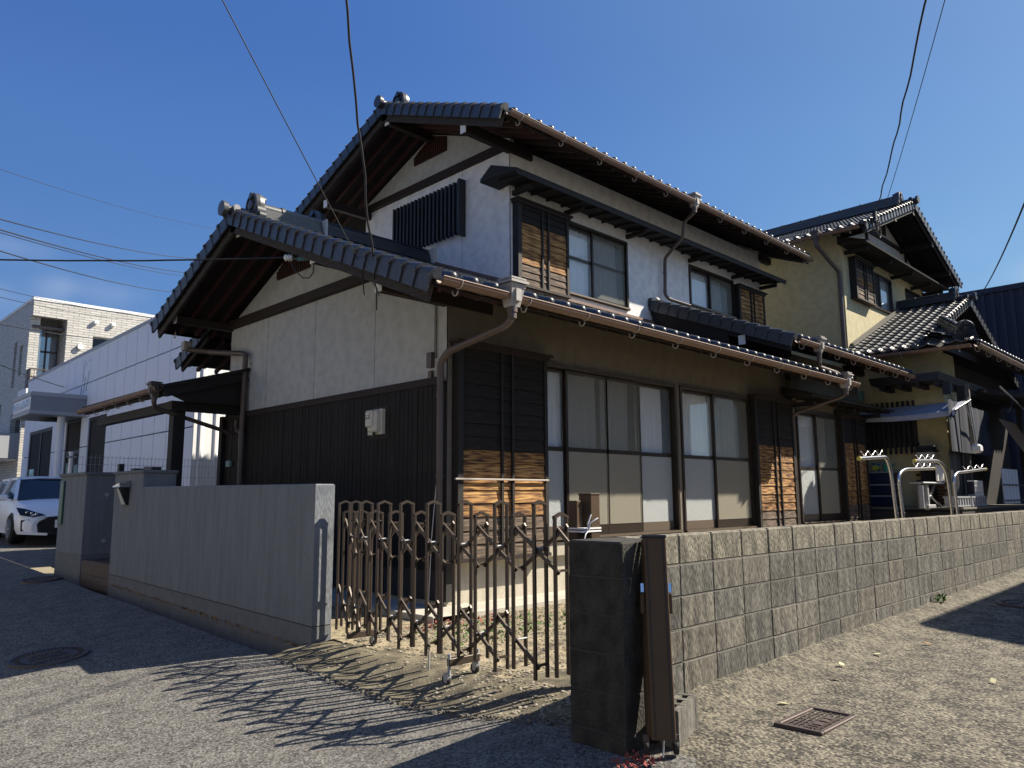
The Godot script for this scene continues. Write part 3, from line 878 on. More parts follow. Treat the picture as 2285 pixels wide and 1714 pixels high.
func make_ground():
	var g := G.new()
	g.quad(V(-400, -3.5, 400), V(400, -3.5, 400), V(400, -3.5, -400), V(-400, -3.5, -400))
	struct("ground", g, M.gravel_ground)
	var nz := fnl(0.35, FastNoiseLite.TYPE_SIMPLEX_SMOOTH, 3, 77)
	g = G.new()
	ground_sheet(g, span([[-60, -6, 6.0], [-6, 0, 0.5], [0, 3.5, 0.25]]), span([[-90, -14, 3.0], [-14, 0, 0.4], [0, 20, 4.0]]), func(x, z): return road_y(x, z) + nz.get_noise_2d(x * 2, z * 2) * 0.012)
	struct("road", g, M.asphalt)
	g = G.new()
	ground_sheet(g, span([[3.2, 8, 0.15], [8, 16, 0.4], [16, 70, 6.0]]), span([[-2.76, -1.6, 0.06], [-1.6, 4, 0.4], [4, 20, 4.0]]), func(x, z): return lane_y(x, z) + 0.004 + nz.get_noise_2d(x * 2, z * 2) * 0.012 - 0.05 * smoothstep(3.36, 3.2, x + 0.1 * sin(z * 3.0)))
	struct("lane", g, M.old_asphalt)
	# forecourt of the white office building
	g = G.new()
	ground_sheet(g, span([[3.5, 9, 1.1]]), span([[-60, -15.0, 3.0]]), func(x, z): return road_y(3.5, z) + 0.01 * (x - 3.5))
	struct("forecourt", g, M.asphalt)
	# concrete ramp up to the folding gate
	g = G.new()
	ground_sheet(g, span([[3.30, 4.6, 0.05]]), span([[-6.62, -2.55, 0.06]]), func(x, z):
		var e: float = 3.42 + 0.05 * sin(z * 1.7) + 0.035 * nz.get_noise_2d(3.0, z * 9.0)
		var t := smoothstep(e - 0.06, e + 0.02, x) * 0.035
		var r := smoothstep(3.45, 3.98, x) * 0.085 * (1.0 - 0.7 * smoothstep(-4.0, -3.0, z))
		return -0.035 + t + r + edge_rise(z) + nz.get_noise_2d(x * 6, z * 6) * 0.012)
	struct("ramp", g, M.ramp_concrete)
	# gravel yard
	g = G.new()
	ground_sheet(g, span([[4.05, 20.0, 0.4]]), span([[-17.0, -2.86, 0.4]]), func(x, z): return 0.085 + 0.02 * nz.get_noise_2d(x * 5, z * 5) + maxf(0, x - 8) * 0.03 + maxf(0, -13.0 - z) * 0.04)
	struct("yard", g, M.gravel_ground)
	# loose pebbles over the gravel
	var mm := MultiMesh.new()
	mm.transform_format = MultiMesh.TRANSFORM_3D
	var pg := G.new()
	pg.lathe([Vector2(0, -0.5), Vector2(0.85, -0.25), Vector2(0.95, 0.15), Vector2(0.0, 0.5)], Vector3.ZERO, Basis.IDENTITY, 6)
	mm.mesh = pg.mesh()
	mm.instance_count = 5200
	for i in 5200:
		var x := rng.randf_range(4.12, 8.2); var z := rng.randf_range(-6.6, -3.0)
		if i < 900: x = rng.randf_range(3.5, 4.4)
		if i < 900 and rng.randf() < 0.7: z = rng.randf_range(-4.6, -3.1)
		var s := rng.randf_range(0.005, 0.014)
		var y := 0.09
		if x < 4.1: y = smoothstep(3.45, 3.98, x) * 0.085 * (1.0 - 0.7 * smoothstep(-4.0, -3.0, z)) + edge_rise(z)
		mm.set_instance_transform(i, Transform3D(Basis.from_euler(V(rng.randf() * 0.6, rng.randf() * TAU, rng.randf() * 0.6)).scaled(V(s * 1.3, s * 0.8, s)), V(x, y + s * 0.3, z)))
	var mi := MultiMeshInstance3D.new()
	mi.name = "pebbles"; mi.multimesh = mm; mi.material_override = M.pebble_a
	add_child(mi); mi.set_meta("kind", "stuff"); mi.set_meta("label", "loose pale pebbles scattered over the yard and ramp behind the folding gate"); mi.set_meta("category", "gravel")
	# grit along the cracked edge between ramp and road
	g = G.new()
	for i in 420:
		var z := rng.randf_range(-6.4, -2.7)
		var e := 3.42 + 0.05 * sin(z * 1.7)
		var s := rng.randf_range(0.004, 0.016)
		g.lathe([Vector2(0, -0.5 * s), Vector2(s, 0.0), Vector2(0, 0.5 * s)], V(e + rng.randf_range(-0.06, 0.02), 0.004 + edge_rise(z), z), Basis.from_euler(V(rng.randf(), rng.randf() * 6, rng.randf())), 5)
	var gr := stuff(self, "edge_grit", g, M.pebble_b)
	tag(gr, "broken asphalt crumbs along the cracked edge of the concrete ramp", "gravel")
	# low weeds in the yard
	g = G.new()
	for i in 700:
		var x := rng.randf_range(5.0, 7.6); var z := -5.9 + rng.randf_range(-0.5, 0.5) + (x - 5.0) * 0.12
		if rng.randf() < 0.35: x = rng.randf_range(4.6, 6.0)
		leaf(g, V(x, 0.09, z), rng.randf_range(0.02, 0.05), rng)
	var wd := stuff(self, "weeds", g, M.leaf_green)
	tag(wd, "low green weeds growing in the gravel by the house apron", "weeds")
	g = G.new()
	for i in 260:
		var x := rng.randf_range(4.9, 6.2); var z := -6.35 + rng.randf_range(-0.25, 0.2)
		leaf(g, V(x, 0.09, z), rng.randf_range(0.02, 0.045), rng)
	var rl := stuff(self, "dead_leaves", g, M.leaf_red)
	tag(rl, "reddish dead leaves gathered at the foot of the concrete apron", "leaves")
	g = G.new()
	for i in 130:
		leaf(g, V(3.20 + rng.randf_range(-0.1, 0.12), 0.125, -2.42 + rng.randf_range(-0.06, 0.12)), rng.randf_range(0.012, 0.028), rng)
	tag(stuff(self, "dead_leaves", g, M.leaf_red), "red crumbs of leaves at the foot of the block wall end", "leaves")
	# moss and dirt line under the grey wall and the block wall
	g = G.new()
	for i in 500:
		var z := rng.randf_range(-12.1, -6.55)
		leaf(g, V(3.83 - absf(rng.randfn(0, 0.035)), road_y(3.5, z) + 0.03, z), rng.randf_range(0.012, 0.03), rng)
	tag(stuff(self, "wall_moss", g, M.leaf_dry), "dry moss and litter along the foot of the grey wall", "moss")
	for k in [[5.35, -2.3, "leaf_dry"], [5.75, -2.42, "leaf_pale"], [6.25, -2.35, "leaf_pale"], [4.55, -2.28, "leaf_pale"], [1.9, -4.4, "leaf_dry"], [5.9, -1.5, "leaf_pale"], [6.9, -2.2, "leaf_dry"], [1.2, -3.6, "leaf_dry"]]:
		g = G.new()
		var b := Basis.from_euler(V(rng.randf_range(-0.3, 0.3), rng.randf() * 6, rng.randf_range(-0.3, 0.3)))
		var o := V(k[0], lane_y(k[0], k[1]) + 0.018, k[1])
		var r := 0.03
		g.prism([o + b.x * r * 1.4, o + b.z * r * 0.7 + b.x * 0.01, o - b.x * r * 1.2, o - b.z * r * 0.7], b.y * 0.002)
		var where: String = {5.35: "dry brown leaf near the wall foot beyond the square hatch", 5.75: "pale leaf lying close to the block wall's foot", 6.25: "pale leaf farther along the block wall's foot", 4.55: "pale leaf just behind the square hatch", 1.9: "small tan leaf on the sunlit road left of the gate shadow", 5.9: "yellow leaf on the lane at the right edge", 6.9: "brown leaf on the lane before the dark shadow", 1.2: "tan leaf at the bottom left of the road"}[k[0]]
		solo("fallen_leaf", where, "leaf", g, M[k[2]], "leaves fallen on the street")
	# weed by the wall
	var wt := thing("wall_weed", "small green weed sprouting at the foot of the block wall", "weed", V(8.9, lane_y(8.9, -2.7), -2.68))
	g = G.new()
	for i in 26:
		leaf(g, V(8.9 + rng.randf_range(-0.05, 0.05), lane_y(8.9, -2.7) + rng.randf_range(0.01, 0.07), -2.68 + rng.randf_range(-0.04, 0.05)), rng.randf_range(0.03, 0.06), rng)
	part(wt, "leaves", g, M.leaf_green)
func leaf(g: G, o: Vector3, s: float, r: RandomNumberGenerator):
	var b := Basis.from_euler(V(r.randf_range(-0.9, 0.9), r.randf() * TAU, r.randf_range(-0.9, 0.9)))
	g.tri(o - b.x * s * 0.4, o + b.x * s * 0.4, o + b.z * s + Vector3.UP * s * 0.4)

func covers():
	# square hatch in the lane
	var c := V(4.36, road_y(4.36, -2.0) + 0.009, -2.0)
	var h := thing("meter_hatch", "rusty square cast iron hatch with diamond tread set in the lane", "hatch", c)
	var g := G.new()
	for s in [-1.0, 1.0]:
		g.cbox(c + V(0.22 * s, 0, 0), V(0.03, 0.03, 0.27), 0.004)
		g.cbox(c + V(0, 0, 0.12 * s), V(0.41, 0.03, 0.03), 0.004)
	part(h, "hatch_frame", g, M.iron)
	g = G.new()
	g.bx(c.x - 0.2, c.y - 0.015, c.z - 0.1, c.x + 0.2, c.y + 0.001, c.z + 0.1)
	for i in 15:
		for j in 7:
			if j in [1, 2] and i > 1 and i < 12: continue
			var p := c + V(-0.182 + 0.026 * i + (0.013 if j % 2 else 0.0), 0.003, 0.084 - 0.028 * j)
			g.box(p, V(0.021, 0.008, 0.008), Basis.from_euler(V(0, 0.55 if (i + j) % 2 else -0.55, 0)))
	for k in [[-0.13, 0.02], [-0.13, 0.052], [-0.05, 0.06], [0.02, 0.03], [0.09, 0.05]]:
		g.box(c + V(k[0], 0.004, 0.04), V(k[1], 0.008, 0.05))
	g.box(c + V(-0.02, 0.004, 0.071), V(0.3, 0.008, 0.005)); g.box(c + V(-0.02, 0.004, 0.012), V(0.3, 0.008, 0.005))
	part(h, "hatch_plate", g, M.iron)
	# round covers
	var spots := [[V(2.16, 0, -8.32), 0.33, "round cast iron manhole cover with wave ribs in the shaded road"], [V(3.30, 0, -13.4), 0.28, "round manhole cover in the road near the entrance step"], [V(9.65, 0, -2.05), 0.3, "round manhole cover in the dark shadow on the lane"]]
	for s in spots:
		var p: Vector3 = s[0]
		p.y = road_y(p.x, p.z) + 0.016
		var gx: float = (road_y(p.x + 0.3, p.z) - road_y(p.x - 0.3, p.z)) / 0.6
		var gz := 0.033 if p.z < -6.5 else 0.0
		var b := Basis()
		b.y = V(-gx, 1, gz).normalized(); b.x = V(1, gx, 0).normalized(); b.z = b.x.cross(b.y)
		var t := thing("manhole_cover", s[2], "manhole cover", p, "manhole covers")
		var r: float = s[1]
		g = G.new()
		g.lathe([Vector2(r * 0.9, -0.02), Vector2(r * 0.9, 0.004), Vector2(r, 0.006), Vector2(r * 1.02, -0.02)], p, b, 40)
		part(t, "ring_frame", g, M.iron)
		g = G.new()
		g.lathe([Vector2(r * 0.885, -0.012), Vector2(r * 0.885, -0.002), Vector2(0, -0.002)], p, b, 40)
		for i in 9:
			for sd in [-1.0, 1.0]:
				var path := []
				for q in 7:
					var a := (q / 6.0 - 0.5) * 2.0
					path.append(p + b.x * (r * (-0.4 + 0.1 * i) + r * 0.03 * sin(a * 3.0 + i)) + b.z * r * (0.42 * sd + a * 0.17) + b.y * 0.002)
				g.tube(path, 0.006, 5)
		for i in 36:
			var a := TAU * i / 36
			g.beam(p + (b.x * cos(a) + b.z * sin(a)) * r * 0.72 + b.y * 0.001, p + (b.x * cos(a) + b.z * sin(a)) * r * 0.84 + b.y * 0.001, 0.012, 0.01, b.y)
		for i in 5:
			g.beam(p + b.x * r * (-0.5) + b.z * r * (-0.12 + 0.06 * i), p + b.x * r * 0.5 + b.z * r * (-0.12 + 0.06 * i), 0.01, 0.008, b.y)
		part(t, "cover_plate", g, M.iron)

# ---------------------------------------------------------------- grey street wall, gateposts, entrance
func grey_walls():
	var t := thing("street_wall", "long grey rendered wall with a raised pillar at its far end", "wall", V(3.94, 0, -9.3))
	var g := G.new()
	# upper body, tapering very slightly uphill
	var zn := -6.52; var zf := -12.15
	var top := func(z: float) -> float: return 1.54 + (zn - z) * 0.008
	var jo := func(z: float) -> float: return 0.222 + (zn - z) * 0.0215
	var f := 3.84; var b := 4.05
	var c := 0.012
	g.hexa([V(f, jo.call(zn) + 0.006, zn), V(b, jo.call(zn) + 0.006, zn), V(b, jo.call(zf) + 0.006, zf), V(f, jo.call(zf) + 0.006, zf), V(f, top.call(zn) - c, zn), V(b, top.call(zn) - c, zn), V(b, top.call(zf) - c, zf), V(f, top.call(zf) - c, zf)])
	g.hexa([V(f, top.call(zn) - c, zn), V(b, top.call(zn) - c, zn), V(b, top.call(zf) - c, zf), V(f, top.call(zf) - c, zf), V(f + c, top.call(zn), zn - c), V(b - c, top.call(zn), zn - c), V(b - c, top.call(zf), zf), V(f + c, top.call(zf), zf)])
	part(t, "wall_body", g, M.grey_wall)
	g = G.new()
	g.hexa([V(f, -0.5, zn), V(b, -0.5, zn), V(b, -0.5, zf), V(f, -0.5, zf), V(f, jo.call(zn) - 0.004, zn), V(b, jo.call(zn) - 0.004, zn), V(b, jo.call(zf) - 0.004, zf), V(f, jo.call(zf) - 0.004, zf)])
	part(t, "wall_plinth", g, M.grey_wall_base)
	g = G.new()
	g.hexa([V(f + 0.006, jo.call(zn) - 0.02, zn - 0.006), V(b - 0.006, jo.call(zn) - 0.02, zn - 0.006), V(b - 0.006, jo.call(zf) - 0.02, zf), V(f + 0.006, jo.call(zf) - 0.02, zf), V(f + 0.006, jo.call(zn) + 0.02, zn - 0.006), V(b - 0.006, jo.call(zn) + 0.02, zn - 0.006), V(b - 0.006, jo.call(zf) + 0.02, zf), V(f + 0.006, jo.call(zf) + 0.02, zf)])
	part(t, "joint", g, M.mortar_dark)
	g = G.new()
	g.bx(f - 0.002, 1.3, -12.152, 4.28, 1.765, -11.02)
	g.bx(b + 0.002, 0.1, -12.152, 4.28, 1.3, -11.02)
	part(t, "pillar", g, M.grey_wall)
	g = G.new()
	g.cbox(V(4.06, 1.785, -11.585), V(0.48, 0.045, 1.18), 0.008)
	part(t, "pillar_cap", g, M.grey_wall_base)
	g = G.new()
	g.cbox(V(4.05, 1.83, -11.9), V(0.14, 0.05, 0.16), 0.006); g.cbox(V(4.05, 1.83, -11.3), V(0.14, 0.05, 0.3), 0.006)
	part(t, "cap_fitting", g, M.black_metal)
	# left gatepost
	t = thing("gatepost", "freestanding grey gatepost with a flat cap left of the entrance", "gatepost", V(4.06, 0.3, -14.2))
	g = G.new()
	g.bx(f, 0.55, -14.9, 4.3, 1.80, -13.5)
	part(t, "post_body", g, M.grey_wall)
	g = G.new()
	g.bx(f + 0.006, 0.5, -14.896, 4.296, 0.56, -13.506); g.bx(f, -0.4, -14.9, 4.3, 0.543, -13.5)
	part(t, "post_plinth", g, M.grey_wall_base)
	g = G.new()
	g.cbox(V(4.07, 1.82, -14.2), V(0.52, 0.05, 1.46), 0.008)
	part(t, "post_cap", g, M.grey_wall_base)
	g = G.new()
	g.cbox(V(3.822, 1.36, -14.72), V(0.03, 0.72, 0.2), 0.006)
	part(t, "name_plate", g, M.plate_green)
	g = G.new()
	for k in [[V(4.302, 1.48, 0), 0.03], [V(4.302, 0.75, 0), 0.03]]:
		g.lathe([Vector2(0.035, -0.01), Vector2(0.03, 0.008), Vector2(0, 0.008)], V(4.15, k[0].y, -13.496), Basis(V(1, 0, 0), V(0, 0, 1), V(0, -1, 0)), 12)
	part(t, "knob", g, M.grey_metal)
	# step with brown tiles
	t = thing("entrance_step", "low entrance step faced with narrow brown tiles between gateposts", "step", V(4.2, 0.2, -12.8))
	g = G.new()
	g.bx(3.87, -0.2, -13.5, 5.4, 0.455, -12.152)
	part(t, "step_core", g, M.mortar_dark)
	for i in 12:
		g = G.new()
		g.cbox(V(3.862, 0.36, -13.445 + i * 0.1125), V(0.02, 0.19, 0.104), 0.003)
		part(t, "tile", g, M.tile_brown)
		g = G.new()
		g.cbox(V(3.862, 0.165, -13.445 + i * 0.1125), V(0.02, 0.19, 0.104), 0.003)
		part(t, "tile", g, M.tile_brown)
	for i in 6:
		for j in 4:
			g = G.new()
			g.cbox(V(3.96 + j * 0.2, 0.463, -13.39 + i * 0.225), V(0.19, 0.02, 0.215), 0.003)
			part(t, "tread_tile", g, M.tile_brown)
	# entrance gate leaf, open inwards
	t = thing("entrance_gate", "narrow black metal gate standing open inside the grey gateposts", "gate", V(4.5, 0.46, -13.2))
	g = G.new()
	g.bx(4.27, 0.47, -13.46, 4.35, 1.98, -13.37)
	part(t, "post", g, M.black_metal)
	g = G.new()
	g.bx(4.55, 0.47, -13.08, 4.61, 1.93, -13.02)
	part(t, "post", g, M.black_metal)
	for i in 8:
		g = G.new()
		g.bx(4.40 + 0.09 * i, 0.52, -13.35 + 0.02 * i, 4.47 + 0.09 * i, 1.62, -13.33 + 0.02 * i)
		part(t, "slat", g, M.slat_dark)
	for y in [0.6, 1.5]:
		g = G.new()
		g.beam(V(4.36, y, -13.32), V(5.15, y, -13.14), 0.03, 0.05)
		part(t, "rail", g, M.black_metal)
	g = G.new()
	g.bx(4.06, 0.47, -12.44, 4.12, 1.60, -12.16)
	part(t, "jamb", g, M.black_metal)
	# wall lamp
	t = thing("wall_lamp", "small dark lantern with slanted hood on the grey wall's pillar", "lamp", V(3.84, 1.5, -11.62))
	var lp := V(3.84, 1.50, -11.62)
	g = G.new()
	g.prism([lp + V(0, 0.17, -0.13), lp + V(-0.02, 0.17, -0.13), lp + V(-0.16, 0.09, -0.13), lp + V(-0.16, 0.075, -0.13), lp + V(0, 0.075, -0.13)], V(0, 0, 0.27))
	part(t, "hood", g, M.mirror_dark)
	g = G.new()
	g.hexa([lp + V(-0.035, -0.17, 0.09), lp + V(0, -0.17, 0.09), lp + V(0, -0.17, -0.07), lp + V(-0.035, -0.17, -0.07), lp + V(-0.13, 0.075, 0.11), lp + V(0, 0.075, 0.11), lp + V(0, 0.075, -0.11), lp + V(-0.13, 0.075, -0.11)])
	part(t, "lamp_body", g, M.timber_dark)
	g = G.new()
	g.prism([lp + V(-0.042, -0.165, -0.06), lp + V(-0.042, -0.165, 0.085), lp + V(-0.136, 0.06, 0.055), lp + V(-0.136, 0.06, -0.01)], V(-0.008, 0, 0))
	part(t, "lamp_pane", g, M.lamp_glass)

# ---------------------------------------------------------------- block wall
func block_wall():
	var t := thing("block_wall", "weathered grey concrete block wall running along the lane", "wall", V(9.5, 0, -2.83))
	var tops := [1.165, 0.972, 0.777, 0.581, 0.386, 0.19]
	var core := G.new()
	core.bx(3.655, -0.4, -2.762, 15.39, 1.13, -2.842)
	core.bx(3.276, -0.4, -2.497, 3.653, 1.13, -2.853)
	part(t, "mortar_core", core, M.mortar_dark)
	for r in 6:
		var y1: float = tops[r]
		var y0: float = y1 - 0.186
		if r == 5: y0 = -0.35
		# the end pillar, forward of the run
		var g := G.new()
		g.cbox(V(3.4625, (y0 + y1) * 0.5, -2.675), V(0.385, y1 - y0, 0.37), 0.004 if r else 0.010)
		part(t, "block", g, M.block_end)
		# the run
		var x := 3.662
		var k := 0
		while x < 15.3:
			var wd := 0.386 if k else 0.150
			g = G.new()
			var off := rng.randf_range(-0.002, 0.002)
			g.cbox(V(x + wd * 0.5, (y0 + y1) * 0.5 + rng.randf_range(-0.002, 0.002), -2.80 + off), V(wd, y1 - y0, 0.10), rng.randf_range(0.003, 0.005) if r else 0.010)
			part(t, "block", g, M["block_%d" % rng.randi_range(0, 3)] if r else M.block_top)
			x += wd + 0.0065
			k += 1
	for r in range(1, 6):
		var g := G.new()
		g.bx(3.664, tops[r] + 0.0005, -2.7535, 15.38, tops[r] + 0.0085, -2.80)
		part(t, "mortar_bed", g, M.mortar)
		g = G.new()
		g.bx(3.273, tops[r] + 0.0005, -2.493, 3.652, tops[r] + 0.0085, -2.857)
		part(t, "mortar_bed", g, M.mortar_end)
	# loose hollow block on the ground
	var o := V(3.50, 0.128, -2.33)
	var b := Basis.from_euler(V(0, 0.30, 0.0))
	t = thing("concrete_block", "single hollow concrete block standing by the folded gate leaf", "block", o)
	g_block(t, o, b)
func g_block(t: Node3D, o: Vector3, b: Basis):
	# 390 x 190 x 100, three holes through the height
	var g := G.new()
	var cuts := []
	for i in 3: cuts.append([0.055 + i * 0.105, 0.02, 0.12 + i * 0.105, 0.07])
	# plan view: u along, "up" across the thickness, extruded by height
	var L := 0.37; var T := 0.105; var H := 0.185
	var us := [0.0, 0.055, 0.12, 0.16, 0.225, 0.265, 0.33, L]
	for i in 7:
		if i % 2 == 0:
			g.cbox(o + b * V((us[i] + us[i + 1]) * 0.5, H * 0.5, -T * 0.5), V(us[i + 1] - us[i] + 0.001, H, T), 0.004 if i in [0, 6] else 0.001, b)
		else:
			for s in [0.0175, T - 0.0175]:
				g.box(o + b * V((us[i] + us[i + 1]) * 0.5, H * 0.5, -s), V(us[i + 1] - us[i], H - 0.004, 0.033), b)
	part(t, "block_body", g, M.block_0)

# ---------------------------------------------------------------- expanding gate
func gate_x(z: float) -> float:
	var t := clampf((-z - 4.6) / 1.9, 0, 1)
	return 3.86 + 0.20 * t * t + 0.02 * smoothstep(4.0, 3.2, -z)
func arch_post(t: Node3D, z: float, y0: float, y1: float):
	var x := gate_x(z)
	var ang := atan2(gate_x(z - 0.1) - gate_x(z + 0.1), 0.2)
	var d := V(cos(ang), 0, sin(ang))
	var s := V(-d.z, 0, d.x)
	var b := Basis(d, Vector3.UP, s)
	var p := V(x, 0, z)
	var dp := 0.122
	var g := G.new()
	var wd := 0.028
	for k in [0.0, dp]:
		g.cbox(p + d * k + Vector3.UP * (y0 + y1 - 0.02) * 0.5, V(0.018, y1 - 0.02 - y0, wd), 0.003, b)
	# pitched head
	var q := []
	for k in [[-0.009, -0.022], [dp * 0.5, 0.004], [dp + 0.009, -0.022], [dp + 0.009, -0.04], [dp * 0.5, -0.012], [-0.009, -0.04]]:
		q.append(p + d * k[0] + Vector3.UP * (y1 + k[1]) - s * (wd * 0.5 + 0.0015))
	g.prism([q[0], q[1], q[4], q[5]], s * (wd + 0.003))
	g.prism([q[1], q[2], q[3], q[4]], s * (wd + 0.003))
	part(t, "post", g, M.gate_bronze)
func folding_gate():
	var t := thing("folding_gate", "bronze expanding lattice gate with alternating tall and short bars", "gate", V(3.9, 0.1, -4.7))
	var tall := [-3.686, -4.07, -4.463, -4.853, -5.23, -5.60, -5.95, -6.17, -6.42]
	var short := [-3.30, -3.50, -3.886, -4.28, -4.667, -5.02, -5.40, -5.75, -6.05, -6.30]
	short[0] = -3.19
	for z in tall: arch_post(t, z, 0.19, 1.378)
	for z in short: arch_post(t, z, 0.235, 1.295 if z < -3.3 else 1.10)
	tall.sort(); short.sort()
	var lattice := func(zs: Array, ya: float, yb: float):
		for i in zs.size() - 1:
			var z0: float = zs[i]; var z1: float = zs[i + 1]
			var off := 0.017
			for k in 2:
				if i == zs.size() - 2 and k == 1: continue
				var dx := off if k == 0 else 0.104
				# far-left high to near-right low in front, the other way behind
				var a := V(gate_x(z0) + dx, ya if k == 0 else yb, z0)
				var b := V(gate_x(z1) + dx, yb if k == 0 else ya, z1)
				var d := (b - a).normalized()
				var g := G.new()
				g.beam(a - d * 0.025, b + d * 0.025, 0.014, 0.026, V(1, 0, 0).cross(d))
				part(t, "lattice_bar", g, M.gate_bronze)
			var m := V((gate_x(z0) + gate_x(z1)) * 0.5, (ya + yb) * 0.5, (z0 + z1) * 0.5)
			var g2 := G.new()
			g2.cyl(m + V(0.0, 0, 0), m + V(0.12, 0, 0), 0.007, 8)
			part(t, "pivot_pin", g2, M.grey_metal)
			g2 = G.new()
			for q in [[z0, ya], [z1, yb]]:
				g2.box(V(gate_x(q[0]) + 0.06, q[1], q[0]), V(0.105, 0.014, 0.022))
			part(t, "pivot_bracket", g2, M.gate_bronze)
	lattice.call(short, 1.195, 0.912)
	lattice.call(tall, 0.575, 0.28)
	# casters
	for k in [[-4.463, true], [-5.95, false]]:
		var z: float = k[0]
		var x := gate_x(z)
		var g := G.new()
		g.cbox(V(x + 0.05, 0.21, z), V(0.30, 0.055, 0.035), 0.004)
		part(t, "caster_bracket", g, M.gate_bronze)
		for dx in [-0.09, 0.19]:
			var gy := 0.045 if dx < 0 else 0.09
			if not k[1] and dx < 0: continue
			g = G.new()
			g.cyl(V(x + dx, 0.27, z), V(x + dx, gy + 0.075, z), 0.012, 8)
			g.bx(x + dx - 0.016, gy + 0.045, z - 0.045, x + dx + 0.016, gy + 0.085, z + 0.005)
			var cs := part(t, "caster", g, M.grey_metal)
			g = G.new()
			var c := V(x + dx, gy + 0.038, z - 0.03)
			var wa := V(1, 0, 0)
			g.lathe([Vector2(0.022, -0.013), Vector2(0.04, -0.011), Vector2(0.042, 0.0), Vector2(0.04, 0.011), Vector2(0.022, 0.013)], c, Basis(V(0, 0, -1), wa, V(0, -1, 0)), 18)
			part(cs, "wheel", g, M.black_rubber)
			g = G.new()
			g.cyl(c - wa * 0.012, c + wa * 0.012, 0.022, 12)
			part(cs, "wheel_hub", g, M.grey_plastic)
	var g := G.new()
	g.cyl(V(3.90, 0.08, -4.86), V(3.90, 0.30, -4.86), 0.006, 6)
	part(t, "drop_bolt", g, M.grey_metal)
	# the closed leaf leaning on the block wall
	t = thing("folded_gate", "brown folded gate leaf leaning against the block wall's end", "gate", V(3.36, 0.13, -2.35))
	var bot := V(3.345, 0.21, -2.325); var topp := V(3.475, 1.175, -2.435)
	var up := (topp - bot).normalized()
	var rt := V(0.085, 0, 0.082).normalized()
	rt = (rt - up * rt.dot(up)).normalized()
	var nf := rt.cross(up).normalized()
	if nf.dot(V(-1, 0, 0.5)) < 0: nf = -nf
	var bb := Basis(rt, up, rt.cross(up))
	var L := bot.distance_to(topp)
	var fl := bot + nf * 0.03
	g = G.new()
	g.cbox(fl + up * L * 0.5, V(0.118, L, 0.05), 0.004, bb)
	part(t, "end_post", g, M.gate_brown)
	g = G.new()
	for s in [-1.0, 1.0]: g.box(fl + up * L * 0.5 + rt * 0.042 * s + nf * 0.0262, V(0.004, L * 0.985, 0.004), bb)
	part(t, "post_groove", g, M.black_metal)
	g = G.new()
	g.cbox(fl + up * (L + 0.008), V(0.124, 0.018, 0.058), 0.004, bb)
	part(t, "post_cap", g, M.black_metal)
	for i in 5:
		g = G.new()
		for s in [-0.052, 0.052]:
			g.cbox(fl - nf * (0.045 + 0.026 * i) + rt * s + up * (L * 0.5 + 0.005 - 0.012 * (i % 2)), V(0.016, L - 0.02 - 0.06 * (i % 2), 0.017), 0.002, bb)
		g.box(fl - nf * (0.045 + 0.026 * i) + up * (L - 0.01 - 0.045 * (i % 2)), V(0.12, 0.012, 0.018), bb)
		part(t, "folded_bar", g, M.gate_brown)
	for s in [-1.0, 1.0]:
		for y in [0.74, 0.66]:
			g = G.new()
			g.cbox(fl + rt * 0.072 * s + up * L * y - nf * 0.02, V(0.022, 0.05 if y > 0.7 else 0.10, 0.03), 0.003, bb)
			part(t, "latch", g, M.chrome if y > 0.7 else M.gate_brown)
	g = G.new()
	g.cyl(bot + up * 0.02 + rt * 0.01, bot - V(0, 0.085, 0), 0.005, 6)
	part(t, "drop_bolt", g, M.grey_metal)
	for s in [-0.075, 0.075]:
		var c: Vector3 = V(bot.x, 0.168, bot.z) + rt * s - nf * 0.04
		g = G.new()
		g.lathe([Vector2(0.018, -0.012), Vector2(0.034, -0.01), Vector2(0.036, 0.0), Vector2(0.034, 0.01), Vector2(0.018, 0.012)], c, Basis(nf, rt, nf.cross(rt)), 16)
		g.cyl(c - rt * 0.011, c + rt * 0.011, 0.02, 10)
		part(t, "wheel", g, M.black_rubber)
		g = G.new()
		g.box(c + V(0, 0.04, 0), V(0.03, 0.04, 0.03), bb)
		part(t, "wheel_bracket", g, M.iron)
	# tied gate bundle behind the block wall's end
	t = thing("tied_gate_bundle", "two brown gate end posts tied together with white tape", "gate", V(4.15, 0.09, -3.5))
	g = G.new()
	g.cbox(V(4.24, 0.75, -3.50), V(0.10, 1.33, 0.11), 0.004)
	part(t, "end_post", g, M.gate_brown)
	g = G.new()
	g.cbox(V(4.12, 0.73, -3.53), V(0.06, 1.29, 0.08), 0.004)
	part(t, "end_post", g, M.gate_brown)
	g = G.new()
	g.cbox(V(4.24, 1.42, -3.50), V(0.108, 0.012, 0.118), 0.003)
	part(t, "post_cap", g, M.gate_brown)
	g = G.new()
	for y in [1.165, 1.185]: g.box(V(4.19, y, -3.51), V(0.21, 0.011, 0.14))
	g.tube([V(4.15, 1.17, -3.435), V(4.125, 1.22, -3.42), V(4.16, 1.28, -3.42)], 0.005, 4)
	g.tube([V(4.15, 1.17, -3.435), V(4.14, 1.225, -3.41), V(4.21, 1.255, -3.40)], 0.005, 4)
	g.tube([V(4.15, 1.17, -3.435), V(4.10, 1.15, -3.42), V(4.085, 1.12, -3.42)], 0.005, 4)
	part(t, "white_tape", g, M.white_paint)

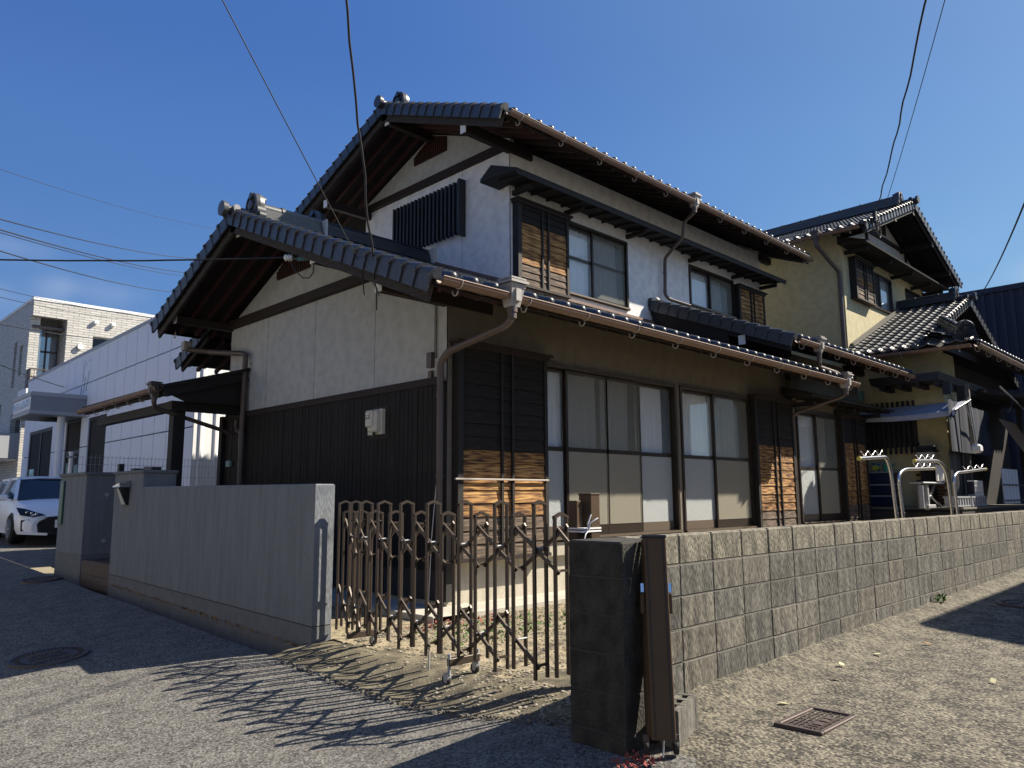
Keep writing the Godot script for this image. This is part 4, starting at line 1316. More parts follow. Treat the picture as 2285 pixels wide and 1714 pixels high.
# ---------------------------------------------------------------- the house
const ZF := -7.02    # ground-floor front
const XG := 5.88     # ground-floor gable wall
const ZU := -8.95    # upper front
const XU := 8.88     # upper gable wall
func gable_boards(t: Node3D):
	# charred boards below the band
	var z := -13.0
	while z < -7.10:
		var w := rng.randf_range(0.085, 0.105)
		if z + w > -7.10: w = -7.095 - z
		var g := G.new()
		g.cbox(V(5.862 + rng.randf_range(-0.004, 0.004), 1.66, z + w * 0.5), V(0.022, 2.21, w - 0.006), 0.002)
		part(t, "board", g, M["board_%d" % rng.randi_range(0, 2)])
		z += w
func house():
	var t := thing("house", "two storey Japanese house with grey tiled roofs, dark timber and pale stucco", "house", V(11, 0, -10.5))
	var X := Vector3.RIGHT; var Y := Vector3.UP; var Zp := V(0, 0, 1)
	var p1 := 0.414
	var sl1 := V(0, p1, -1).normalized()
	var k1 := sqrt(1 + p1 * p1)
	var ye := 3.63; var ze := -5.93
	# ---- ground floor walls
	var g := G.new()
	holed(g, V(XG, 0.64, ZF), X, Y, Zp, 8.99, 3.38, 0.02, [[1.62, 0.21, 4.91, 2.56], [5.02, 0.19, 7.36, 2.57], [2.37, 2.57, 2.376, 3.0], [4.19, 2.57, 4.196, 3.0], [5.40, 2.6, 5.406, 3.0], [6.72, 2.6, 6.726, 3.0]])
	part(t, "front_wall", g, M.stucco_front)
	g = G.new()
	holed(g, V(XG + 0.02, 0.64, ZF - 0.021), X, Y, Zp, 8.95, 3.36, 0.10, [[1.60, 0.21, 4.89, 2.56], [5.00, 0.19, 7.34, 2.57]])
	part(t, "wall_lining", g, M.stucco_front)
	# gable wall, three bands
	g = G.new()
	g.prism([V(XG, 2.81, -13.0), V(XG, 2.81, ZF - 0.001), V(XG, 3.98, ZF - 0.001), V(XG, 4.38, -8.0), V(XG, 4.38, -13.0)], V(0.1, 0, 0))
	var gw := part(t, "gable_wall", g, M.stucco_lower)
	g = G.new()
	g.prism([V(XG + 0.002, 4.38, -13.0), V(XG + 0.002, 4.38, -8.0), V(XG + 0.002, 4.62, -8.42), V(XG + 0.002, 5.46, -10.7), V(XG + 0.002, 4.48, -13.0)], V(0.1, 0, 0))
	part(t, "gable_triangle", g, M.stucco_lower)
	for zj in [-11.64, -10.13, -8.56]:
		g = G.new()
		g.bx(XG - 0.0015, 2.87, zj - 0.003, XG + 0.01, 4.38, zj + 0.003)
		part(gw, "joint", g, M.mortar)
	g = G.new()
	g.cbox(V(XG - 0.015, 2.815, -10.05), V(0.06, 0.10, 5.92), 0.006)
	part(t, "band_rail", g, M.timber)
	g = G.new()
	g.bx(XG, 0.2, -13.0, XG + 0.1, 2.80, ZF - 0.003)
	part(t, "board_backing", g, M.mortar_dark)
	gable_boards(t)
	g = G.new()
	g.cbox(V(5.84, 1.68, -13.06), V(0.12, 2.3, 0.12), 0.006)
	part(t, "corner_post", g, M.timber_dark)
	g = G.new()
	g.cbox(V(XG - 0.04, 4.455, -10.8), V(0.10, 0.15, 4.5), 0.008)
	part(t, "tie_beam", g, M.timber)
	# lattice vent under the gable
	vent(t, XG, [V(0, 4.95, -11.36), V(0, 4.95, -10.33), V(0, 5.30, -10.33), V(0, 5.42, -10.72), V(0, 5.30, -11.05), V(0, 5.08, -11.36)])
	# foundation and apron
	g = G.new()
	g.bx(XG + 0.02, -0.2, -13.0, 14.87, 0.63, ZF - 0.06)
	part(t, "foundation", g, M.foundation)
	g = G.new()
	g.bx(7.5, 0.63, ZF - 0.055, 14.86, 0.80, ZF + 0.03)
	part(t, "sill_ledge", g, M.foundation)
	# ---- windows of the veranda
	window(t, V(7.53, 0.87, ZF), X, Zp, 3.21, 2.31, [[0.0, 0.54, -0.05, "clear", "curtain", 1.0], [0.52, 1.46, -0.01, "screen", "curtain", 0.86], [1.42, 2.28, -0.01, "screen", "curtain", 0.80], [2.26, 3.21, -0.05, "clear", "curtain", 0.80]], 1.19)
	window(t, V(10.93, 0.86, ZF), X, Zp, 2.28, 2.33, [[0.0, 1.12, -0.05, "clear", "curtain", 0.93], [1.06, 2.28, -0.01, "screen", "curtain", 0.80]], 1.20)
	g = G.new()
	g.bx(10.79, 0.80, ZF - 0.02, 10.89, 3.22, ZF + 0.012)
	part(t, "window_post", g, M.stucco_front)
	var tall1 := ["plank_grey", "plank_warm_lit_b", "plank_warm_lit", "plank_warm_lit", "plank_warm_lit_b", "plank_char_shade", "plank_char_shade", "plank_char_shade", "plank_char_shade"]
	tall1 = ["plank_grey", "plank_grey", "plank_warm_lit_b", "plank_warm_lit", "plank_warm_lit", "plank_warm_lit_b", "plank_char_shade", "plank_char_shade", "plank_char_shade", "plank_char_shade", "plank_char_shade", "plank_char_shade"]  # tones by height: weathered grey, painted sunlit orange, painted eave shadow
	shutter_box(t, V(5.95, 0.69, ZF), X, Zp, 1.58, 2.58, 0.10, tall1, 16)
	shutter_box(t, V(13.27, 0.82, ZF), X, Zp, 1.57, 2.45, 0.10, ["plank_grey", "plank_warm_lit_b", "plank_warm_lit", "plank_warm_lit_b", "plank_warm_lit_b", "plank_char_shade", "plank_char_shade", "plank_char_shade"], 16)
	g = G.new()
	g.cbox(V(6.7, 1.62, ZF + 0.138), V(1.62, 0.022, 0.028), 0.004)
	part(t, "shutter_rail", g, M.bracket)
	# ---- lower roof of the wing and main house
	slope(t, "wing_roof", V(4.74, ye, ze), X, sl1, 1.51, 4.77 * k1, M.tile, true, true, false)
	slope(t, "main_roof", V(6.25, ye, ze), X, sl1, 2.61, 5.27 * k1, M.tile)
	slope(t, "front_roof", V(8.86, ye, ze), X, sl1, 6.05, 2.98 * k1, M.tile)
	slope(t, "front_roof_end", V(14.91, ye, ze), X, sl1, 0.44, 1.04 * k1, M.tile, true, false, true)
	var p1b := 0.43
	var slb := V(0, p1b, 1).normalized()
	slope(t, "rear_roof", V(6.25, 4.39, -13.55), -X, slb, 1.51, 2.85 * sqrt(1 + p1b * p1b), M.tile, true, false, true)
	slope(t, "rear_main_roof", V(8.86, 4.79, -13.65), -X, slb, 2.61, 2.5 * sqrt(1 + p1b * p1b), M.tile, false)
	ridge(t, "ridge", V(5.12, 5.62, -10.70), V(6.22, 5.62, -10.70), M.tile_pale)
	g = G.new()
	g.cbox(V(6.24, 5.71, -10.66), V(0.05, 0.34, 0.36), 0.03)
	part(t, "plaster_stop", g, M.plaster_end)
	ridge(t, "main_ridge", V(6.45, 5.83, -11.20), V(8.87, 5.83, -11.20), M.tile_dark, 4, true, false)
	g = G.new()
	g.cbox(V(8.86, 5.93, -11.15), V(0.05, 0.36, 0.40), 0.03)
	part(t, "plaster_stop", g, M.plaster_end)
	# rafters and soffits of the wing
	rafters(t, V(4.74, ye, ze), X, sl1, [0.16, 0.42, 0.70, 0.97], 0.02, 4.70 * k1, M.timber_red)
	var xs := []
	var xr := 1.42
	while xr < 10.5:
		xs.append(xr); xr += 0.38
	rafters(t, V(4.74, ye, ze), X, sl1, xs, 0.02, 1.14 * k1, M.timber)
	rafters(t, V(6.25, 4.39, -13.55), -X, slb, [0.54, 0.81, 1.09, 1.35], 0.02, 2.8 * sqrt(1 + p1b * p1b), M.timber_red)
	# barge boards
	var N1 := X.cross(sl1).normalized()
	g = G.new()
	g.beam(V(4.80, ye, ze) + sl1 * 0.02 - N1 * 0.16, V(4.80, ye, ze) + sl1 * 4.77 * k1 - N1 * 0.16, 0.04, 0.19, N1)
	part(t, "barge_board", g, M.barge)
	g = G.new()
	g.beam(V(4.785, ye, ze) + sl1 * 0.02 - N1 * 0.045, V(4.785, ye, ze) + sl1 * 4.77 * k1 - N1 * 0.045, 0.05, 0.03, N1)
	part(t, "barge_batten", g, M.barge)
	var Nb := (-X).cross(slb).normalized()
	g = G.new()
	g.beam(V(4.80, 4.39, -13.55) - Nb * 0.16, V(4.80, 4.39, -13.55) + slb * 2.85 * sqrt(1 + p1b * p1b) - Nb * 0.16, 0.04, 0.19, Nb)
	part(t, "barge_board", g, M.barge)
	# purlins through the gable
	for q in [[-13.0, 4.42, 0.13], [-10.72, 5.37, 0.13], [-8.52, 4.47, 0.15], [-7.05, 3.82, 0.19]]:
		g = G.new()
		g.cbox(V(5.75, q[1], q[0]), V(1.74, q[2], 0.115), 0.008)
		var pl := part(t, "purlin", g, M.timber)
		g = G.new()
		g.cbox(V(4.874, q[1], q[0]), V(0.014, q[2] + 0.012, 0.127), 0.003)
		part(pl, "purlin_cap", g, M.white_cap)
	g = G.new()
	g.cbox(V(10.3, 3.93, -6.99), V(8.9, 0.10, 0.10), 0.006)
	part(t, "wall_plate", g, M.timber)
	g = G.new()
	g.cbox(V(15.1, 3.83, -7.02), V(0.5, 0.17, 0.12), 0.006)
	part(t, "purlin", g, M.timber)
	g = G.new()
	g.prism([V(14.865, 3.2, ZF - 0.02), V(14.865, 3.9, ZF - 0.02), V(14.865, 4.7, -8.9), V(14.865, 3.2, -8.9)], V(-0.05, 0, 0))
	part(t, "end_wall", g, M.stucco_front)
	# eaves board
	g = G.new()
	g.bx(4.80, ye - 0.085, ze - 0.03, 15.3, ye - 0.005, ze - 0.005)
	part(t, "eaves_board", g, M.timber)
	gutter(t, V(4.80, 3.625, -5.86), V(15.55, 3.60, -5.86), Zp, 1.0)
	hopper(t, V(5.84, 3.66, -5.87), 1.15)
	pipe(t, [V(5.84, 3.38, -5.87), V(5.835, 3.30, -5.95), V(5.80, 3.13, -6.92), V(5.80, 3.02, -7.06), V(5.80, 0.1, -7.06)], 0.043, M.pipe, [V(5.80, 2.62, -7.06), V(5.80, 1.66, -7.06)])
	hopper(t, V(14.95, 3.62, -5.87), 1.1)
	pipe(t, [V(14.95, 3.36, -5.87), V(14.95, 3.30, -5.92), V(14.91, 3.06, -6.85), V(14.91, 2.98, -6.95), V(14.91, 0.3, -6.95)], 0.032, M.pipe)
	# left rear gutter and downpipe
	gutter(t, V(4.85, 4.35, -13.62), V(8.5, 4.33, -13.62), V(0, 0, -1), 1.2)
	g = G.new()
	g.cbox(V(5.35, 4.12, -13.66), V(0.14, 0.16, 0.14), 0.01)
	part(t, "rain_hopper", g, M.hopper)
	pipe(t, [V(5.35, 4.06, -13.64), V(5.62, 4.0, -13.3), V(5.78, 3.86, -12.36), V(5.79, 3.83, -12.24), V(5.79, 0.1, -12.24)], 0.045, M.pipe, [V(5.79, 3.4, -12.24), V(5.79, 2.35, -12.24), V(5.79, 1.98, -12.24)])
	g = G.new()
	g.tube([V(5.79, 2.50, -12.25), V(5.79, 2.55, -12.42), V(5.79, 2.63, -12.47), V(5.79, 2.72, -12.47)], 0.035, 8)
	g.cyl(V(5.79, 2.25, -12.24), V(5.79, 2.48, -12.24), 0.055, 10)
	part(t, "pipe_branch", g, M.pipe)
	# conduit and cable on the gable corner
	g = G.new()
	g.cyl(V(5.86, 3.1, -7.22), V(5.86, 3.78, -7.22), 0.008, 6); g.cyl(V(5.862, 3.1, -7.25), V(5.862, 3.9, -7.25), 0.005, 6)
	g.bx(5.82, 2.99, -7.36, 5.875, 3.18, -7.27); g.bx(5.83, 2.86, -7.34, 5.87, 2.95, -7.28)
	part(t, "cable_entry", g, M.pipe)
	g = G.new()
	g.bx(5.80, 1.95, -12.83, 5.845, 2.05, -12.68)
	part(t, "number_plate", g, M.plate_teal)
	g = G.new()
	g.tube([V(5.845, 0.2, -7.3), V(5.83, 0.9, -7.24), V(5.84, 1.55, -7.17), V(5.845, 1.6, -7.13)], 0.006, 5)
	part(t, "hanging_cord", g, M.white_cap)
	# ---- right section of the ground floor
	var ZR := -6.95
	g = G.new()
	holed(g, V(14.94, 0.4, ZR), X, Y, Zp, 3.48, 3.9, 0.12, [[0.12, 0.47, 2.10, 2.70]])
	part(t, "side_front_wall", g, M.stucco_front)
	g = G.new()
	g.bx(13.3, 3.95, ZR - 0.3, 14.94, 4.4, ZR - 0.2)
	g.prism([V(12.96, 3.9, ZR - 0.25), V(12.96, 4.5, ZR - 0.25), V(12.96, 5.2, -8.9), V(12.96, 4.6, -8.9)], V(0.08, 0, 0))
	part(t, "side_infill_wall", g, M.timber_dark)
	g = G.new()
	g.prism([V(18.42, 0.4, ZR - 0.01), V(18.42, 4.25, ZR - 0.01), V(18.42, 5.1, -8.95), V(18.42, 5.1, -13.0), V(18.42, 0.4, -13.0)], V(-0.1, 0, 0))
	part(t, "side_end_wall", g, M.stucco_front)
	window(t, V(15.07, 0.88, ZR), X, Zp, 1.96, 2.22, [[0.0, 1.0, -0.05, "clear", "curtain", 1.0], [0.95, 1.96, -0.01, "screen", "shade_cloth", 0.72]], 1.08)
	shutter_box(t, V(17.08, 0.75, ZR), X, Zp, 1.34, 2.42, 0.10, ["plank_grey", "plank_warm_lit_b", "plank_warm_lit", "plank_warm_lit", "plank_warm_lit_b", "plank_char_shade", "plank_char_shade"], 16)
	# small pent roof over that window
	g = G.new()
	g.hexa([V(14.55, 3.33, -6.36), V(18.95, 3.33, -6.36), V(18.95, 3.40, ZR), V(14.55, 3.40, ZR), V(14.55, 3.37, -6.35), V(18.95, 3.37, -6.35), V(18.95, 3.57, ZR), V(14.55, 3.57, ZR)])
	var pr := part(t, "pent_roof", g, M.timber_dark)
	for i in 11:
		g = G.new()
		g.beam(V(14.7 + i * 0.41, 3.30, -6.40), V(14.7 + i * 0.41, 3.37, ZR), 0.035, 0.045)
		part(pr, "pent_rafter", g, M.timber_dark)
	for x in [14.95, 17.0, 18.45]:
		g = G.new()
		g.beam(V(x, 3.22, ZR), V(x, 3.22, -6.5), 0.07, 0.09)
		part(pr, "pent_arm", g, M.timber_dark)
	# right roof
	var p2 := 0.40
	var sl2 := V(0, p2, -1).normalized()
	var k2 := sqrt(1 + p2 * p2)
	slope(t, "right_roof", V(12.92, 4.17, ze), X, sl2, 6.0, 3.02 * k2, M.tile, true, true, true)
	var N2 := X.cross(sl2).normalized()
	g = G.new()
	g.beam(V(12.99, 4.17, ze) - N2 * 0.15, V(12.99, 4.17, ze) + sl2 * 3.0 * k2 - N2 * 0.15, 0.04, 0.17, N2)
	part(t, "barge_board", g, M.timber_dark)
	xs = []
	xr = 0.2
	while xr < 5.9:
		xs.append(xr); xr += 0.38
	rafters(t, V(12.92, 4.17, ze), X, sl2, xs, 0.02, 1.05 * k2, M.timber)
	for q in [[13.9, 1.9], [18.2, 1.0]]:
		g = G.new()
		g.cbox(V(q[0], 4.29, -6.92), V(q[1], 0.17, 0.13), 0.006)
		var pl := part(t, "purlin", g, M.timber)
		g = G.new()
		g.cbox(V(q[0] + (-0.5 * q[1] - 0.006 if q[0] < 15 else 0.5 * q[1] + 0.006), 4.29, -6.92), V(0.014, 0.18, 0.14), 0.003)
		part(pl, "purlin_cap", g, M.white_cap)
	g = G.new()
	g.cbox(V(12.98, 5.36, -8.86), V(0.14, 0.22, 0.22), 0.03)
	part(t, "plaster_stop", g, M.plaster_end)
	g = G.new()
	g.beam(V(13.0, 5.44, -8.90), V(17.8, 5.44, -8.90), 0.10, 0.05)
	part(t, "flashing", g, M.gutter)
	gutter(t, V(12.98, 4.15, -5.86), V(18.95, 4.13, -5.86), Zp, 0.85)
	hopper(t, V(13.84, 4.18, -5.87), 1.0)
	pipe(t, [V(13.84, 3.95, -5.87), V(13.84, 3.79, -5.87), V(13.9, 3.76, -5.9), V(14.75, 3.74, -5.92), V(14.92, 3.66, -5.9)], 0.036, M.pipe)
	# ---- upper floor
	g = G.new()
	holed(g, V(XU, 4.75, ZU), X, Y, Zp, 8.97, 2.75, 0.02, [[1.40, 0.36, 3.29, 1.71], [5.61, 0.87, 7.53, 1.75], [4.6, 0.5, 4.606, 2.6], [3.8, 1.75, 3.806, 2.6], [5.2, 0.5, 5.206, 2.6]])
	part(t, "upper_front_wall", g, M.stucco_upper)
	g = G.new()
	holed(g, V(XU + 0.02, 4.75, ZU - 0.021), X, Y, Zp, 8.93, 2.75, 0.1, [[1.38, 0.36, 3.27, 1.71], [5.59, 0.87, 7.51, 1.75]])
	part(t, "wall_lining", g, M.stucco_upper)
	g = G.new()
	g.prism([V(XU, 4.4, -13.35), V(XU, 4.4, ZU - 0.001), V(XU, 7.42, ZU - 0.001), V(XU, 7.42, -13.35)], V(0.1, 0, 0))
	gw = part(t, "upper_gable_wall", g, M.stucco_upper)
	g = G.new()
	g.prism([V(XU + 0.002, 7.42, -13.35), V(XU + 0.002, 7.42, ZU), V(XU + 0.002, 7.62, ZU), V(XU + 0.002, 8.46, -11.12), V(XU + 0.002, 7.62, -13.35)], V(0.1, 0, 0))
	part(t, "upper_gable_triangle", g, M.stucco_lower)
	for zj in [-10.21, -12.21]:
		g = G.new()
		g.bx(XU - 0.0015, 5.2, zj - 0.003, XU + 0.01, 7.42, zj + 0.003)
		part(gw, "joint", g, M.mortar)
	g = G.new()
	g.prism([V(17.85, 4.4, ZU - 0.002), V(17.85, 7.6, ZU - 0.002), V(17.85, 8.46, -11.12), V(17.85, 7.6, -13.35), V(17.85, 4.4, -13.35)], V(-0.1, 0, 0))
	part(t, "upper_end_wall", g, M.stucco_upper)
	g = G.new()
	g.cbox(V(XU - 0.04, 7.49, -11.2), V(0.10, 0.14, 4.3), 0.008)
	part(t, "tie_beam", g, M.timber)
	vent(t, XU, [V(0, 7.97, -11.66), V(0, 7.97, -10.66), V(0, 8.26, -10.66), V(0, 8.40, -11.05), V(0, 8.34, -11.3), V(0, 8.14, -11.66)])
	# wooden grille
	g = G.new()
	g.bx(XU - 0.02, 6.25, -12.18, XU + 0.004, 7.12, -10.22)
	var gr := part(t, "grille", g, M.slat_dark)
	for i in 18:
		g = G.new()
		var z := -12.16 + i * (1.98 / 17.0)
		g.cbox(V(XU - 0.10, 6.68, z), V(0.10, 1.0, 0.045), 0.004)
		part(gr, "grille_slat", g, M.slat_dark)
	g = G.new()
	g.cbox(V(XU - 0.09, 6.66, -10.13), V(0.16, 1.08, 0.05), 0.004)
	g.bx(XU - 0.06, 6.95, -12.2, XU - 0.03, 7.0, -10.15); g.bx(XU - 0.06, 6.38, -12.2, XU - 0.03, 6.43, -10.15)
	part(gr, "grille_frame", g, M.slat_dark)
	window(t, V(10.30, 5.12, ZU), X, Zp, 1.85, 1.33, [[0.0, 0.87, -0.05, "clear", "curtain", 0.93], [0.80, 1.85, -0.01, "screen", "curtain", 0.86]], 0.72, "clear", 0.05)
	window(t, V(14.51, 5.63, ZU), X, Zp, 1.88, 0.86, [[0.0, 0.90, -0.05, "clear", "curtain", 0.97], [0.88, 1.88, -0.01, "screen", "curtain", 0.7]], -1.0, "clear", 0.05)
	shutter_box(t, V(8.93, 5.0, ZU), X, Zp, 1.32, 1.48, 0.12, ["plank_grey", "plank_grey", "plank_warm_lit_b", "plank_warm_lit", "plank_warm_lit", "plank_warm_lit_b", "plank_char_shade", "plank_char_shade"], 12)
	shutter_box(t, V(16.46, 5.46, ZU), X, Zp, 1.29, 0.96, 0.12, ["plank_warm_lit_b", "plank_warm_lit", "plank_warm_lit", "plank_warm_lit_b"], 9)
	g = G.new()
	g.beam(V(8.9, 4.95, -8.90), V(13.0, 4.95, -8.90), 0.10, 0.05)
	g.beam(V(8.84, 5.0, -8.93), V(8.84, 5.78, -10.9), 0.10, 0.06)
	part(t, "flashing", g, M.gutter)
	# upper pent roof, wrapping past the corner
	g = G.new()
	var hz := -8.33
	g.hexa([V(8.42, 6.70, hz), V(18.0, 6.70, hz), V(18.0, 6.76, ZU), V(8.42, 6.76, ZU), V(8.42, 6.735, hz + 0.01), V(18.0, 6.735, hz + 0.01), V(18.0, 6.98, ZU), V(8.42, 6.98, ZU)])
	g.hexa([V(8.42, 6.76, ZU - 0.001), V(8.876, 6.76, ZU - 0.001), V(8.876, 6.74, -9.22), V(8.42, 6.74, -9.22), V(8.42, 6.98, ZU - 0.001), V(8.876, 6.98, ZU - 0.001), V(8.876, 6.80, -9.22), V(8.42, 6.80, -9.22)])
	pr = part(t, "upper_pent_roof", g, M.timber_dark)
	for i in 24:
		g = G.new()
		g.beam(V(8.6 + i * 0.4, 6.675, hz - 0.03), V(8.6 + i * 0.4, 6.73, ZU + 0.005), 0.035, 0.04)
		part(pr, "pent_rafter", g, M.timber_dark)
	g = G.new()
	g.bx(8.43, 6.64, hz - 0.03, 17.98, 6.70, hz - 0.005)
	part(pr, "pent_fascia", g, M.timber_dark)
	for x in [8.95, 10.31, 12.2, 14.5, 16.4, 17.8]:
		g = G.new()
		g.beam(V(x, 6.62, ZU + 0.003), V(x, 6.62, -8.5), 0.07, 0.08)
		part(pr, "pent_arm", g, M.timber_dark)
	# upper roof
	var p3 := 0.40
	var sl3 := V(0, p3, -1).normalized()
	var k3 := sqrt(1 + p3 * p3)
	var yu := 7.33; var zue := -7.93
	slope(t, "upper_roof", V(7.70, yu, zue), X, sl3, 10.72, 3.19 * k3, M.tile, true, true, true)
	var sl3b := V(0, p3, 1).normalized()
	slope(t, "upper_rear_roof", V(18.42, yu, -14.31), -X, sl3b, 10.72, 3.19 * k3, M.tile, false, false, true)
	ridge(t, "upper_ridge", V(8.12, 8.62, -11.12), V(18.1, 8.62, -11.12), M.tile)
	rafters(t, V(7.70, yu, zue), X, sl3, [0.2, 0.48, 0.76, 1.03], 0.02, 3.14 * k3, M.timber_red)
	rafters(t, V(18.42, yu, -14.31), -X, sl3b, [10.52, 10.24, 9.96, 9.69], 0.02, 3.14 * k3, M.timber_red)
	xs = []
	xr = 1.4
	while xr < 10.6:
		xs.append(xr); xr += 0.36
	rafters(t, V(7.70, yu, zue), X, sl3, xs, 0.02, 1.08 * k3, M.timber)
	var N3 := X.cross(sl3).normalized()
	for s in [[sl3, zue, N3], [sl3b, -14.31, (-X).cross(sl3b).normalized()]]:
		var o := V(7.765, yu, s[1])
		g = G.new()
		g.beam(o - s[2] * 0.16, o + s[0] * 3.19 * k3 - s[2] * 0.16, 0.04, 0.18, s[2])
		part(t, "barge_board", g, M.barge)
		g = G.new()
		g.beam(o - V(0.015, 0, 0) - s[2] * 0.05, o - V(0.015, 0, 0) + s[0] * 3.19 * k3 - s[2] * 0.05, 0.05, 0.028, s[2])
		part(t, "barge_batten", g, M.barge)
	for q in [[-13.20, 7.34, 0.15], [-11.1, 8.34, 0.13], [ZU, 7.44, 0.19]]:
		g = G.new()
		g.cbox(V(8.6, q[1], q[0]), V(1.6, q[2], 0.12), 0.008)
		var pl := part(t, "purlin", g, M.timber)
		g = G.new()
		g.cbox(V(7.795, q[1], q[0]), V(0.014, q[2] + 0.012, 0.132), 0.003)
		part(pl, "purlin_cap", g, M.white_cap)
	g = G.new()
	g.cbox(V(18.1, 7.44, ZU), V(0.6, 0.17, 0.12), 0.006)
	part(t, "purlin", g, M.timber)
	g = G.new()
	g.bx(7.76, yu - 0.085, zue - 0.03, 18.35, yu - 0.005, zue - 0.005)
	part(t, "eaves_board", g, M.timber)
	gutter(t, V(7.78, 7.315, -7.86), V(18.48, 7.29, -7.86), Zp, 1.0)
	hopper(t, V(13.05, 7.33, -7.87), 1.0)
	pipe(t, [V(13.05, 7.08, -7.87), V(13.12, 6.98, -8.15), V(13.13, 6.66, -8.22), V(13.40, 6.42, -8.84), V(13.38, 5.62, -8.86), V(13.44, 5.52, -8.80), V(13.85, 5.40, -8.55)], 0.036, M.pipe, [V(13.39, 6.1, -8.85), V(13.38, 5.7, -8.86)])
	# ---- low roof on the north side
	var sln := V(0, 0.40, 1).normalized()
	slope(t, "north_roof", V(8.0, 3.98, -14.62), -X, sln, 2.42, 1.5, M.tile, true, false, true)
	g = G.new()
	g.beam(V(5.64, 3.86, -14.55), V(5.64, 4.3, -13.45), 0.04, 0.15)
	part(t, "barge_board", g, M.barge)
	for i in 3:
		g = G.new()
		g.beam(V(5.95 + i * 0.35, 3.86, -14.58), V(5.95 + i * 0.35, 4.3, -13.48), 0.05, 0.07)
		part(t, "rafter", g, M.timber_red)
	g = G.new()
	g.bx(6.5, 0.2, -13.4, 17.9, 4.5, -12.9)
	part(t, "north_wall", g, M.stucco_lower)
	# inside: solid core so that no light leaks through the rooms
	g = G.new()
	g.bx(6.1, 0.1, -12.8, 17.6, 4.0, -7.75); g.bx(9.1, 4.0, -13.2, 17.6, 7.2, -9.65)
	part(t, "inner_core", g, M.dark_room)
	# low concrete path round the house
	var ap := thing("house_apron", "pale concrete path running along the foot of the house", "path", V(8, 0.1, -6.8))
	g = G.new()
	g.cbox(V(9.8, 0.06, -6.86), V(9.0, 0.18, 0.62), 0.01); g.cbox(V(5.62, 0.0575, -9.6), V(0.63, 0.175, 6.1), 0.01)
	part(ap, "apron_slab", g, M.concrete)
	# electricity meter
	var mt := thing("electricity_meter", "cream electricity meter on the dark boards of the gable wall", "meter", V(5.8, 2.4, -8.4))
	g = G.new()
	g.prism([V(5.845, 2.23, -8.56), V(5.845, 2.23, -8.24), V(5.845, 2.56, -8.24), V(5.845, 2.56, -8.56)], V(-0.05, 0, 0))
	part(mt, "back_plate", g, M.cream_plastic)
	g = G.new()
	g.cbox(V(5.765, 2.40, -8.375), V(0.09, 0.29, 0.20), 0.02)
	g.cbox(V(5.71, 2.43, -8.40), V(0.05, 0.22, 0.15), 0.015)
	part(mt, "meter_body", g, M.cream_plastic)
	g = G.new()
	g.bx(5.684, 2.42, -8.45, 5.689, 2.52, -8.36)
	part(mt, "dial_window", g, M.car_glass)
	g = G.new()
	g.bx(5.68, 2.485, -8.44, 5.683, 2.51, -8.37); g.bx(5.68, 2.455, -8.43, 5.683, 2.47, -8.39)
	part(mt, "dial_print", g, M.white_paint)
	g = G.new()
	g.cyl(V(5.76, 2.255, -8.37), V(5.76, 2.20, -8.37), 0.02, 8)
	part(mt, "cable_gland", g, M.wire)
	g = G.new()
	g.bx(5.855, 2.18, -8.60, 5.848, 2.60, -8.16)
	part(mt, "mounting_board", g, M.timber_dark)
func vent(t: Node3D, x: float, outline: Array):
	var g := G.new()
	var P := []
	for p in outline: P.append(V(x - 0.008, p.y, p.z))
	g.prism(P, V(-0.014, 0, 0))
	var vt := part(t, "gable_vent", g, M.timber_red)
	# upright slats
	var z0: float = outline[0].z; var z1: float = outline[1].z; var y0: float = outline[0].y
	var n := 17
	for i in n:
		var z := lerpf(z0 + 0.03, z1 - 0.03, float(i) / (n - 1))
		var top := y0
		for k in range(1, outline.size()):
			var a: Vector3 = outline[k]; var b: Vector3 = outline[(k + 1) % outline.size()]
			if b.y == a.y or absf(a.z - b.z) < 0.001: continue
			if (z - a.z) * (z - b.z) <= 0: top = maxf(top, lerpf(a.y, b.y, (z - a.z) / (b.z - a.z)))
		if top < y0 + 0.05: continue
		g = G.new()
		g.bx(x - 0.045, y0 + 0.01, z - 0.014, x - 0.023, top - 0.012, z + 0.014)
		part(vt, "vent_slat", g, M.timber_red)

